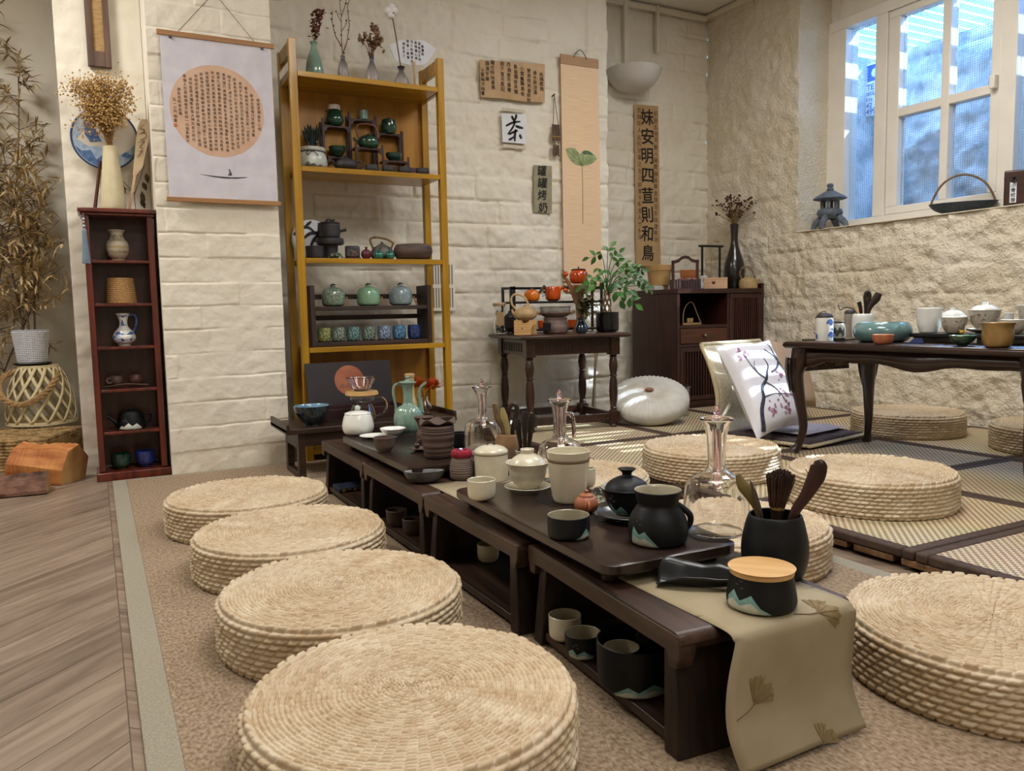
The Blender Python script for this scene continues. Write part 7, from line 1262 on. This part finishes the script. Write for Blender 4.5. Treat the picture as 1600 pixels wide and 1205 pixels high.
for dx, lb in ((-7, 'small brown cup hanging room beside the bamboo hanger bar'), (-1, 'second small brown cup on the bamboo hanger bar')):
    pot('tea_cup', lb if dx == -1 else 'small brown cup resting on the bamboo hanger bar in the niche', 'cup', (Vector((p.x+dx*m, p.y, p.z+3.3*m)), m, 0), [(2, 0), (2.6, 1), (2.9, 7)], tan_c, t=.5, n=16)
# ------------------------------------------------------------------ sill
SLZ = 1.1728
def sl_(px, py, X): p = at(px, py, x=X); p.z = SLZ; return p, mpp(p), math.atan2(-p.x, p.y)
P = sl_(1296, 358, 4.17); r, m = root('stone_lantern', 'small grey stone pagoda lantern in the window reveal', 'lantern', P); sto = M('blue_grey_stone', '#4c535c', .8, '#666e78', ns=30, bump=.3)
for k in range(4):
    a = PI/4+k*PI/2+.35; b = B(); b.tube([v*m for v in cr([(27*math.cos(a), 27*math.sin(a), 0), (24*math.cos(a), 24*math.sin(a), 9), (14*math.cos(a), 14*math.sin(a), 18)], 4)], [4*m, 4*m, 4*m, 4*m, 4.5*m, 5*m, 5*m, 5*m, 5*m], 8); 
    b.v = [(x, y, max(z, 0)) for x, y, z in b.v]; b.obj('leg', sto, r)
lid(r, m, 'pedestal', [(8, 16), (13, 18), (19, 24), (18, 29), (14, 32), (0, 32)], sto, 6, 2)
for k in range(6): a = k*PI/3+.3; B().bx(-2*m, 2*m, -2*m, 2*m, 32*m, 44*m, T=Matrix.Translation((12*m*math.cos(a), 12*m*math.sin(a), 0)) @ Matrix.Rotation(a, 4, 'Z')).obj('fire_box_post', sto, r)
lid(r, m, 'roof', [(0, 44), (14, 44), (24, 46), (24, 49), (12, 56), (7, 59), (0, 59)], sto, 6, 2); lid(r, m, 'finial', [(4, 58.5), (5.5, 61), (4, 64), (5, 67), (4, 70), (0, 71)], sto, 16, 3)
P = sl_(1504, 334, 4.23); r, m = root('dish_basket', 'shallow black oval dish with tall twisted cane handle on the sill', 'dish', P); q = prof([(10, 0), (24, 2), (40, 9), (48, 18)], m, 4); pr_, mi = shell(q, 1.4*m); B().lathe(pr_, 48, mi, sy=.42).obj('dish', [M('black_weave', '#1f2528', .5, '#2d3438', ns=60, bump=.4), M('blue_black_inside', '#2c3940', .35)], r)
tb(r, m, 'cane_handle', [(-45, 0, 15), (-41, 0, 28), (-30, 0, 48), (-12, 0, 60), (8, 0, 60), (28, 0, 48), (40, 0, 28), (44, 0, 15)], 1.7, M('twisted_cane', '#5d4634', .6, '#8b6f52', ns=14, st=(20, 1, 1)))
p, m, rz = sl_(1597, 322, 4.20); t = T('tea_chest', 'dark brown wooden chest with clasp and white tag at the end of the sill', 'chest', p, rz); B().bx(-25*m, 30*m, -14*m, 22*m, 0, 56*m).obj('chest', wood('chest_wood', '#2a150f', '#442419', .35, axis=0, ns=6, coat=.2), t, bev=.008); B().bx(-25.3*m, 30.3*m, -14.3*m, 22.3*m, 44*m, 45*m).obj('lid_seam', dark_w, t)
tb(r, m, 'x', [(0, 0, 0), (0, 0, 1), (0, 0, 2)], .1, dark_w) if False else None
b = B(); b.tube([v*m for v in cr([(-12, -15, 43), (-14, -18, 40), (-11, -18, 36), (-9, -16, 40)], 4)], 1*m, 6); b.ball((-12*m, -15*m, 44*m), 2.2*m, 10); b.obj('clasp', M('iron_clasp', '#2d2b2a', .4, metal=.8), t)
tg = B().bx(-17*m, -8*m, -15.2*m, -14.5*m, 6*m, 37*m).obj('tag', white_p, t); text('brush_lettering', [(0, 0, '小青柑普', 1)], black_ink, tg, (-12.5*m, -15.3*m, 36*m), (1, 0, 0), (0, 0, -1), 6.6*m, bold=.01, jit=.03)
# alarm box sign outside, seen through the first pane
p = at(1367, 140, x=4.93); r = T('alarm_box', 'white alarm box with blue lettering on the wall outside the window', 'alarm box', (4.90, p.y, p.z)); B().bx(-.03, .0, -.14, .11, -.19, .17).obj('case', M('white_alarm', '#e6ecef', .5, '#dbe2e6', ns=8), r, bev=.01); B().bx(-.0312, -.03, -.105, .018, .045, .155).obj('blue_emblem_print', M('sign_blue', '#2f62a8', .5), r)
for k in range(5):
    for s in (.016, -.106): B().bx(-.0316, -.0311, s-.003 if s > 0 else s, s if s > 0 else s+.003, .05+k*.02, .06+k*.02).obj('emblem_stripe', M('sign_white', '#dfe6ea', .5), r)
B().ball((-.031, -.045, .098), .03, 16, sx=.06).obj('emblem_print', M('sign_white', '#dfe6ea', .5), r)
sb_ = M('sign_blue', '#2f62a8', .5)
for ln, z, s in (('TE', .008, .055), ('SECURITY', -.028, .03), ('016', -.068, .034), ('42', -.112, .048), ('499', -.155, .052)):
    b = B(); cu = bpy.data.curves.new('glyph', 'FONT'); cu.body = ln; cu.size = s; cu.offset = s*.02; g = bpy.data.objects.new('glyph', cu); COL.objects.link(g); me = bpy.data.meshes.new_from_object(g.evaluated_get(bpy.context.evaluated_depsgraph_get()))
    b.add([(-.0312, .02-v.co.x, z+v.co.y-.02) for v in me.vertices], [tuple(f.vertices) for f in me.polygons]); bpy.data.objects.remove(g); b.obj('lettering', sb_, r, smooth=0)
# ------------------------------------------------------------------ carved table
cw = wood('cabriole_mahogany', '#170d09', '#331c16', .3, axis=2, ns=7, coat=.3); cwy = wood('cabriole_mahogany_y', '#170d09', '#331c16', .3, axis=1, ns=7, coat=.3); TT0 = .051; HT2 = .491
ctp = T('cabriole_table', 'long dark carved table with cabriole legs on the tatami', 'table', (2.68, 2.52, TT0), math.radians(2.2)); L2, D2 = 1.16, .54
b = B(); n = 6; rings = []
for i in range(n+1): u = i/n; e = .016*math.sin(PI*(.15+.7*u)); z = HT2-.028+.028*u; rings.append([(-e, -L2-e, z), (D2+e, -L2-e, z), (D2+e, e, z), (-e, e, z)])
b.grid(np.array(rings), close=True); k = len(b.v)-4; b.f += [(0, 3, 2, 1), (k, k+1, k+2, k+3)]; b.m += [0, 0]; b.obj('table_top', cwy, ctp, smooth=50)
def apron(a, c, horiz, n=28):
    b = B(); P = []
    for i in range(n+1):
        u = i/n; lo = HT2-.082-.022*(abs(math.cos(u*PI*2))**2)*(1 if .08 < u < .92 else 1.3)+.012*math.sin(u*PI*4)**2; x = a[0]+(c[0]-a[0])*u; y = a[1]+(c[1]-a[1])*u; P.append([(x, y, HT2-.028), (x, y, lo)])
    o = b.grid(np.array(P)).obj('apron', cwy, ctp); s = o.modifiers.new('t', 'SOLIDIFY'); s.thickness = .018; s.offset = 0
apron((.03, -.05), (.03, -L2+.05), 0); apron((D2-.03, -.05), (D2-.03, -L2+.05), 0); apron((.05, -.03), (D2-.05, -.03), 1); apron((.05, -L2+.03), (D2-.05, -L2+.03), 1)
for x, y in ((.04, -.04), (D2-.04, -.04), (.04, -L2+.17), (D2-.04, -L2+.17)):
    ox, oy = (-1 if x < .2 else 1), (1 if y > -.5 else -1); b = B(); q = cr([(x, y, HT2-.03), (x+ox*.006, y+oy*.006, HT2-.08), (x+ox*.018, y+oy*.018, HT2-.14), (x+ox*.004, y+oy*.004, .24), (x-ox*.008, y-oy*.008, .12), (x+ox*.004, y+oy*.004, .04), (x+ox*.02, y+oy*.02, .010)], 4); rr = [float(np.interp(i/(len(q)-1), [0, .17, .33, .5, .7, .85, 1], [.042, .041, .036, .024, .017, .015, .022])) for i in range(len(q))]
    b.tube(q, rr, 14); b.v = [(a_, b_, max(z, .0005)) for a_, b_, z in b.v]; o = b.obj('leg', cw, ctp); kb = B()
    for i in range(7):
        a0 = math.atan2(oy, ox)+(i-3)*.42; kb.tube([(x+ox*.015+.041*math.cos(a0)*s_, y+oy*.015+.041*math.sin(a0)*s_, z) for s_, z in ((1.0, HT2-.07), (1.04, HT2-.12), (.86, HT2-.17), (.62, HT2-.22))], [.004, .006, .005, .002], 6)
    kb.obj('carved_knee_groove', cw, o)
CTZ = TT0+HT2+.0008
def rt2(px, py, X): p = at(px, py, x=X); p.z = CTZ; return p, mpp(p), math.atan2(-p.x, p.y)
t = T('woven_hanging_cloth', 'dark patterned woven runner hanging over the far end of the carved table', 'runner', (2.86, 2.578, TT0)); cl = M('woven_brown', '#2e251c', .9, '#6a5b44', ns=70, bump=.6, bs=200); a0, a1 = at(1254, 556, y=2.575), at(1327, 556, y=2.575)
b = B(); b.bx(a0.x-2.86, a1.x-2.86, -.002, .002, HT2-.135, HT2+.003); b.bx(a0.x-2.86, a1.x-2.86, -.16, .002, HT2+.0012, HT2+.004); b.obj('cloth', cl, t); B().bx(a0.x-2.86, a1.x-2.86, -.0035, .0035, HT2-.142, HT2-.133).obj('hem', dark_w, t)
b = B()
for i in range(3): x = a0.x-2.86+(a1.x-a0.x)*(.02+.34*i); b.bx(x, x+(a1.x-a0.x)*.28, -.0032, -.0018, HT2-.128+.03*(i % 2), HT2-.03)
b.obj('woven_patch_pattern', M('woven_tan', '#5d4f38', .9, '#8a7a58', ns=120, bump=.5, bs=200), t)
P = rt2(1288, 525, 2.80); r, m = root('tea_canister', 'white porcelain canister with cobalt clouds and black clasped lid on the carved table', 'canister', P); _, q = ves(r, m, 'body', [(12.4, 0), (13, 1), (13, 34), (12.4, 36)], white_g, k=2); lid(r, m, 'lid', [(12.4, 36.2), (12.6, 38), (9, 42), (3, 43.5), (0, 43.5)], black_w); tb(r, m, 'wire_bail', [(-12.6, 0, 36), (-6, -2, 44), (0, -2, 46), (2, -1, 44)], .7, black_w); B().ball((-14*m, 0, 13*m), 1.7*m, 10).obj('catch', steel_m, r)
for a0, a1, z0, z1 in ((.2, 1.2, 26, 34), (.4, 1.3, 6, 15), (-1.3, -.8, 4, 12), (.75, 1.25, 17, 20)): motif('cobalt_print', r, q, FR+a0, FR+a1, lambda u, z0=z0, z1=z1: (z0+(z1-z0)*(.3+.7*math.sin(PI*u)**.6))*m, lambda u, z0=z0, z1=z1: (z0+1.5*math.sin(7*u))*m, blue_ink, 20, rows=2)
P = rt2(1310, 525, 2.87); r, m = root('tea_caddy', 'round grey caddy with dark leaf print and cork lid behind the white canister', 'caddy', P); _, q = ves(r, m, 'body', [(8, 0), (10, 3), (10.4, 14), (9, 24), (7, 27)], cer('grey_caddy', '#8e8a7e', '#a09b8e')); lid(r, m, 'cork_lid', [(7, 27), (7.4, 30), (0, 30.4)], clay); motif('leaf_print', r, q, FR-.9, FR+1.0, lambda u: (16+5*math.sin(8*u)**2)*m, lambda u: (9+3*math.sin(13*u))*m, M('leaf_ink', '#2b2c26', .6), 30, rows=2); motif('dark_foot_band', r, q, -PI, PI, lambda u: 4*m, lambda u: 1*m, M('leaf_ink', '#2b2c26'), 40, rows=2)
P = rt2(1327, 524, 3.08); r, m = root('storage_jar', 'slim warm-grey jar with black lid behind the white tool pot', 'jar', P); ves(r, m, 'body', [(7, 0), (8, 2), (8, 36), (7.6, 38)], cer('warm_grey', '#9a9082', '#8a8073'), k=2); lid(r, m, 'lid', [(7.4, 38.2), (8, 39), (6, 43), (0, 44)], black_w)
WTP = rt2(1347.5, 523, 3.03); o, m, q = pot('tool_pot', 'white tapered brush pot holding dark tea tools on the carved table', 'tool pot', WTP, [(11, 0), (14.4, 3), (16, 18), (15.6, 34), (14.6, 39)], [white_g, white_g])
for nm, lb, pts, rad, mat, fl in (('bamboo_stick', 'thin pointed bamboo stick leaning far out of the white brush pot', [(4, -4, 6), (-6, -4, 40), (-30, -4, 76)], [1.6, 1.4, .6], bamboo, 1), ('wire_pick', 'curled dark wire pick drooping out of the white brush pot', [(-3, 4, 6), (-10, 4, 42), (-24, 4, 50), (-33, 4, 46), (-36, 4, 55)], [.8, .8, .6], black_w, 1), ('tea_tool', 'short dark knobbed tea tool in the middle of the white brush pot', [(0, 6, 6), (-3, 6, 44), (-6, 6, 58)], [2, 2.6, 3.4], dark_w, 1), ('wood_tongs', 'pair of glossy dark tongs in the white brush pot', [(4, 4, 6), (4, 4, 46), (3, 4, 66), (6, 4, 73), (9, 4, 66), (7, 3, 44)], [2, 2.4, 3, 3.2, 3, 2], dark_w, .6), ('tea_scoop', 'broad-tipped dark wooden scoop leaning in the white brush pot', [(5, -3, 6), (8, -3, 44), (18, -3, 62), (22, -3, 71)], [2, 3, 6, 5], dark_w, .5)):
    tool(nm, lb, nm.replace('_', ' '), WTP, 0, 0, pts, rad, mat, fl)
P = rt2(1379, 523, 2.885); pot('celadon_basin', 'large low celadon basin with inward lip on the carved table', 'basin', P, [(30, 0), (37, 3), (43, 14), (41.5, 23), (37, 29)], cer('celadon_blue', '#5f7d7e', '#6d8c8b', .12, coat=.6), t=2)
P = rt2(1380, 526, 2.722); pot('tea_cup', 'small shallow terracotta cup in front of the celadon basin', 'cup', P, [(11, 0), (13, 1.5), (15.6, 7), (16, 14)], [terra, M('terra_in', '#b07a52', .5)])
pa, pb = at(1442, 510, x=2.98), at(1600, 510, x=2.98); yc_ = (pa.y+pb.y)/2-.12; m = .0021; trz = .036; t = T('tea_tray', 'low black footed tea tray on the carved table', 'tea tray', (2.98, yc_, CTZ)); hl = pa.y-yc_; B().bx(-.085, .15, -hl, hl, trz-.016, trz).obj('tray_board', M('black_lacquer', '#101011'), t, bev=.004)
for y in (-hl+.04, 0, hl-.06): B().bx(-.07, .13, y-.05, y+.05, 0, trz-.016).obj('foot', M('black_lacquer', '#101011'), t)
def tr2(px, X): p = at(px, 505, x=X); p.z = CTZ+trz+.0008; return p, mpp(p), math.atan2(-p.x, p.y)
P = tr2(1451.7, 2.95); r, m = root('fair_cup', 'plain white pitcher with small lip on the black footed tray', 'pitcher', P); ves(r, m, 'body', [(12, 0), (14, 2), (17, 14), (18, 38)], white_g); lid(r, m, 'spout', [(0, 34), (3, 35), (4, 38), (0, 38)], white_g, 16, 2, x=17.5)
P = tr2(1489, 3.09); r, m = root('gaiwan', 'white gaiwan with blue sprig standing behind the floral cup', 'gaiwan', P); _, q = ves(r, m, 'bowl', [(9, 0), (10, 2), (15, 12), (19, 24)], white_g); lid(r, m, 'lid', [(18, 24), (16, 28), (9, 33), (5, 34), (5.4, 38), (0, 38)], white_g); motif('cobalt_print', r, q, FR+.2, FR+.9, lambda u: (20+2*math.sin(6*u))*m, lambda u: 15*m, blue_ink, 14, rows=2)
flo = cer('floral_grey', '#a8a08f', '#b7b0a0', .3); pk = M('floral_print', '#6b5a52', .6, '#94604c', ns=90)
def floral(r, q, m, z0, z1, n, seed, rr=1.6):
    rn = random.Random(seed); b = B()
    for i in range(n):
        a = FR+rn.uniform(-1.2, 1.2); z = rn.uniform(z0, z1)*m; R0 = rad_at(q, z)+.0005; s = rn.uniform(.5, 1)*rr*m
        b.add([((R0)*math.cos(a+s*math.cos(g)/R0), R0*math.sin(a+s*math.cos(g)/R0), z+s*math.sin(g)*.8) for g in np.linspace(0, 6.28, 7, endpoint=False)], [tuple(range(7))])
    b.obj('floral_print', pk, r, smooth=0)
P = tr2(1491, 2.93); o, m, q = pot('tea_cup', 'grey floral bowl-shaped cup in front of the white gaiwan on the black tray', 'cup', P, [(9, 0), (12, 2), (17, 12), (18.4, 25)], [flo, white_g]); floral(o, q, m, 4, 20, 22, 1)
P = tr2(1503, 2.905); p, m, rz = P; r = T('frog_ornament', 'tiny yellow frog ornament on the edge of the black tray', 'ornament', (p.x-.0, p.y, p.z), rz); ye = cer('yellow_glaze', '#b98a16', '#cfa32a', .3); B().ball((0, 0, 2.6*m), 3*m, 12, sx=1.2).obj('body', ye, r); B().ball((-2.4*m, -1*m, 5*m), 1.5*m, 10).obj('head', ye, r); B().ball((2.4*m, -1*m, 4.6*m), 1.5*m, 10).obj('head', ye, r)
P = tr2(1538, 2.99); r, m = root('gaiwan', 'large grey floral gaiwan with white lid on its saucer', 'gaiwan', P); ves(r, m, 'saucer', [(11, 0), (12, 1), (22, 4), (25, 7)], flo, t=1); _, q = ves(r, m, 'bowl', [(11, 4.6), (12, 7), (18, 16), (22.5, 34), (23.5, 36)], [flo, white_g]); lid(r, m, 'lid', [(20, 35.4), (18, 39), (10, 43.5), (4.4, 44), (4.6, 49), (0, 49)], white_g); floral(r, q, m, 12, 30, 34, 2)
P = rt2(1504.5, 525, 2.745); pot('tea_bowl', 'small dark green bowl in front of the black tray', 'bowl', P, [(7, 0), (8, 1.5), (16, 8), (19.5, 16)], [cer('moss_glaze', '#22382b', '#35503c', .2), cer('moss_in', '#4a6b50', '#5c7d60')])
P = rt2(1559, 527, 2.745); pot('ochre_cup', 'ochre-brown rounded cup with flared lip at the table front', 'cup', P, [(15, 0), (19, 3), (22, 14), (22, 30), (24.5, 38)], [cer('ochre_glaze', '#7d5f34', '#8f6f40', .35), cer('ochre_in', '#9c7f4f', '#a88b5b')])
P = tr2(1583, 2.955); o, m, q = pot('tea_cup', 'grey floral cup on the black tray behind the ochre cup', 'cup', P, [(9, 0), (12, 2), (17, 10), (18, 22)], [flo, white_g]); floral(o, q, m, 4, 18, 18, 5)
P = tr2(1576, 3.10); pot('tea_cup', 'small white cup between the floral gaiwan and the tall floral cup', 'cup', P, [(5, 0), (6, 2), (7, 26), (7.4, 30)], white_g, t=1)
P = tr2(1609, 3.075); o, m, q = pot('aroma_cup', 'tall grey floral cup at the picture edge on the black tray', 'cup', P, [(10, 0), (12, 2), (15, 24), (17, 43)], [flo, white_g]); floral(o, q, m, 6, 40, 34, 6)
p, m, rz = rt2(1431, 522, 2.82); o = B().bx(-12*m, 12*m, -4*m, 4*m, 0, 1*m); o.add([Vector(v)*m for v in ((-10, -3, 1), (11, -3, 1), (11, 3, 1), (-10, 3, 1), (-2, -1, 8), (9, -1, 8), (9, 2, 8), (-2, 2, 8))], [(0, 1, 5, 4), (1, 2, 6, 5), (2, 3, 7, 6), (3, 0, 4, 7), (4, 5, 6, 7), (3, 2, 1, 0)]); tag(o.obj('tea_cloth', M('ultramarine_cloth', '#101c4a', .7, '#1a2a66', ns=20), None, p, rz), 'crumpled deep blue tea cloth beside the celadon basin', 'cloth')
# ------------------------------------------------------------------ floor seat, pillows, cushion
rat = M('white_rattan', '#b7ab8f', .6, '#d3c9ae', ns=110, st=(1, 1, 1), bump=.6, bs=160); wf = M('cream_frame', '#c2b595', .5, '#b5a785', ns=30)
N_, L_, R_p = Vector((2.806, 2.50, .052)), Vector((2.748, 3.0, .052)), Vector((3.20, 2.58, .052)); ex = (R_p-N_).normalized(); ang = math.atan2(ex.y, ex.x); t = T('floor_chair', 'legless cream rattan floor chair with purple-grey seat pad', 'floor chair', N_, ang); SW, SD = .50, .50
b = B(); b.bx(0, SW, 0, SD, .006, .022); b.obj('seat_frame', wf, t, bev=.006); b = B()
for i in range(26): b.ball((SW*(i+.5)/26, -.001, .014), .0055, 6)
for i in range(26): b.ball((-.001, SD*(i+.5)/26, .014), .0055, 6)
b.obj('cane_binding_trim', rat, t)
A = [[(.01+(SW-.02)*i/16, .01+(SD-.06)*j/16, .030+.016*min(1, 5*min(i, 16-i, j, 16-j)/16)+.003*math.sin(i*1.1)*math.sin(j*.9)) for j in range(17)] for i in range(17)]; sd = B(); sd.grid(np.array(A)); n0 = 17*17; o = sd.obj('seat_pad', M('mauve_grey_fabric', '#463a3e', .9, '#564a4e', ns=40, bump=.4, bs=250), t); s = o.modifiers.new('t', 'SOLIDIFY'); s.thickness = .018; s.offset = 1
A = [[(.06+(SW-.12)*i/10, .06+(SD-.16)*j/10, .0545+.003*math.sin(i*1.1*1.6)*math.sin(j*.9*1.6)) for j in range(11)] for i in range(11)]; B().grid(np.array(A)).obj('pale_centre_panel', M('lilac_fabric', '#8d8894', .9, '#9a95a1', ns=40), t)
bc = cr([(0, SD-.02, .02), (0, SD+.01, .09), (0, SD+.0, .20), (0, SD+.04, .34), (0, SD+.10, .46)], 5); b = B()
for i in range(len(bc)-1): pass
A = [[(x*SW/14, q.y, q.z) for q in bc] for x in range(15)]; o = B().grid(np.array(A)).obj('back_panel', rat, t); s = o.modifiers.new('t', 'SOLIDIFY'); s.thickness = .012; s.offset = 0
b = B(); b.tube([Vector((0, q.y, q.z)) for q in bc], .012, 10); b.tube([Vector((SW, q.y, q.z)) for q in bc], .012, 10); b.tube([Vector((0, bc[-1].y, bc[-1].z)), Vector((SW, bc[-1].y, bc[-1].z))], .012, 10); b.obj('back_frame', wf, t)
def pillow(name, label, c4, th, mat, flat_edge=.02):
    TLc, TRc, BRc, BLc = map(Vector, c4); nrm = (TRc-TLc).cross(BLc-TLc).normalized()
    if nrm.dot(Vector(CAMP)-TLc) < 0: nrm = -nrm
    n = 22; A, Bk = [], []; org = (TLc+TRc+BRc+BLc)/4
    for i in range(n+1):
        ra, rb = [], []
        for j in range(n+1):
            u, v = i/n, j/n; pu, pv = 1-(2*u-1)**4, 1-(2*v-1)**4; uu = u+.045*math.sin(2*PI*u)*0; q = TLc.lerp(TRc, u).lerp(BLc.lerp(BRc, u), v)
            q = q+(org-q)*.10*(math.sin(PI*u)*(1-pv*1.0)+math.sin(PI*v)*(1-pu))*.8
            h = th*(max(pu, 0)*max(pv, 0))**.62*(1+.10*math.sin(5*u+3*v)+.06*math.sin(11*v-4*u)); ra.append(q+nrm*h-org); rb.append(q-nrm*h*.9-org)
        A.append(ra); Bk.append(rb)
    b = B(); g = np.array([[tuple(x) for x in r_] for r_ in A]); h = np.array([[tuple(x) for x in r_] for r_ in Bk]); flip = (Vector(g[1, 0])-Vector(g[0, 0])).cross(Vector(g[0, 1])-Vector(g[0, 0])).dot(nrm) < 0
    b.grid(g[::-1] if flip else g); b.grid(h if flip else h[::-1]); r = T(name, label, 'pillow', org); b.obj('cover', mat, r, smooth=70)
    def surf(u, v, e=.0012):
        i, j = min(n-1, int(u*n)), min(n-1, int(v*n)); fu, fv = u*n-i, v*n-j; q = A[i][j].lerp(A[i+1][j], fu).lerp(A[i][j+1].lerp(A[i+1][j+1], fu), fv); return q+nrm*e
    return r, surf
TLw, TRw = Vector((2.765, 3.00, .47)), Vector((3.10, 3.02, .47)); 
def pz(px, py, y): return at(px, py, y=y)
c4 = (pz(1117, 540, 2.98), pz(1202, 531, 2.96), pz(1258, 664, 2.66), pz(1183, 687, 2.63))
r, sf = pillow('blossom_pillow', 'white square pillow printed with a dark plum branch and pink blossoms', c4, .062, M('white_cotton', '#cdcbd0', .85, '#d8d6da', ns=6, bump=.3, bs=14, dist=.006))
def brush(name, lines, mat, e=.0012):
    b = B()
    for pts, rad in lines:
        q = cr([(u, v, 0) for u, v in pts], 6); k = len(q); b.tube([sf(min(.98, max(.02, p.x)), min(.98, max(.02, p.y)), e) for p in q], [1.5*rad*(1-.6*i/k) for i in range(k)], 6, flat=.3)
    b.obj(name, mat, r)
brush('branch_print', [([(.12, .97), (.16, .8), (.28, .68), (.34, .58), (.48, .50), (.55, .42)], .0095), ([(.48, .50), (.36, .42), (.28, .32), (.25, .2)], .005), ([(.55, .42), (.6, .36), (.58, .28)], .003), ([(.28, .68), (.5, .66), (.7, .68), (.9, .72)], .003), ([(.45, .53), (.6, .62), (.68, .80), (.66, .88)], .004), ([(.62, .44), (.75, .40), (.86, .30), (.84, .2)], .006), ([(.9, .42), (.84, .28), (.7, .16)], .006), ([(.84, .28), (.86, .14), (.84, .06)], .003), ([(.38, .44), (.34, .36), (.38, .30)], .002)], M('plum_bark_ink', '#23242c', .8, '#3d4150', ns=60))
b = B(); rn = random.Random(6)
for (u, v) in [(.22, .16), (.26, .26), (.3, .2), (.2, .22), (.72, .44), (.78, .48), (.74, .5), (.6, .7), (.66, .74), (.56, .78), (.7, .8), (.62, .84), (.3, .82), (.36, .86), (.34, .78), (.42, .8), (.8, .7), (.88, .74), (.7, .64), (.74, .7), (.9, .25), (.66, .86)]:
    for k in range(4):
        c = sf(min(.97, u+rn.gauss(0, .02)), min(.97, v+rn.gauss(0, .02)), .0022); a = sf(u+.01, v, .0022)-sf(u, v, .0022); d = sf(u, v+.01, .0022)-sf(u, v, .0022); a, d = a.normalized(), d.normalized(); s = rn.uniform(.004, .008); b.add([c+a*s*math.cos(g)+d*s*math.sin(g) for g in np.linspace(0, 6.28, 7, endpoint=False)], [tuple(range(7))])
b.obj('blossom_print', M('plum_pink', '#7d4a60', .8, '#a87a90', ns=90), r, smooth=0)
pillow('beige_pillow', 'beige pillow leaning behind the carved table leg against the rough wall', (pz(1196, 528, 3.30), pz(1250, 540, 3.36), pz(1276, 636, 3.22), pz(1215, 640, 3.16)), .05, M('beige_cotton', '#b39b84', .85, '#a58c74', ns=5, bump=.3, bs=14, dist=.006))
CC = Vector((2.80, 3.66, .0525)); t = T('round_floor_cushion', 'plump white round floor cushion with brown centre button beside the oak table', 'cushion', CC); wc = M('white_canvas', '#bab5aa', .85, '#c4bfb5', ns=20, bump=.3, bs=200); R0, H0 = .225, .135; A = []
kd = Vector((-.61, -.79, 0)); tl = Matrix.Rotation(math.radians(25), 4, Vector((0, 0, 1)).cross(kd)); NR = 34
for i in range(NR+1):
    u = i/NR; a = -PI/2+PI*u; rr = R0*abs(math.cos(a))**.55; z = H0/2+H0/2*math.copysign(abs(math.sin(a))**.8, math.sin(a)); row = []
    if u > .5: z -= .045*math.exp(-(rr/.05)**2)
    for k in range(144):
        th = 2*PI*k/144; pl = .0035*math.cos(48*th)*(1 if .55 < u < .985 else .15)*min(1, rr/.08); row.append((rr*math.cos(th), rr*math.sin(th), z+pl))
    A.append(row)
A = np.array(A); b = B(); b.grid(A[1:-1], close=True); nn = len(b.v); b.v += [(0, 0, float(A[1, 0, 2])), (0, 0, float(A[-2, 0, 2]))]; b.f += [(nn, (k+1) % 144, k) for k in range(144)]+[(nn+1, nn-144+k, nn-144+(k+1) % 144) for k in range(144)]; b.m += [0]*288
b.v = [tuple(tl @ Vector(v)) for v in b.v]; mz = min(v[2] for v in b.v); b.v = [(x, y, z-mz) for x, y, z in b.v]; b.obj('cover', wc, t, smooth=80); bt_ = tl @ Vector((0, 0, H0-.012)); B().ball((bt_.x, bt_.y, bt_.z-mz+.012), .026, 18, sz=.45).obj('button', M('brown_leather', '#8a5a3e', .5, '#9a684a', ns=20), t)
p = at(1056, 590, y=3.80); r = T('steel_pot', 'shiny steel stock pot behind the white round cushion', 'pot', (3.10, 3.80, .0525)); q = prof([(.075, 0), (.085, .008), (.088, .16), (.095, .165)], 1, 3); pr_, mi = shell(q, .003); B().lathe(pr_, 36).obj('pot', steel_m, r); B().lathe(prof([(.096, .168), (.09, .174), (.04, .186), (.012, .188), (.012, .2), (0, .201)], 1, 3), 36).obj('lid', steel_m, r)
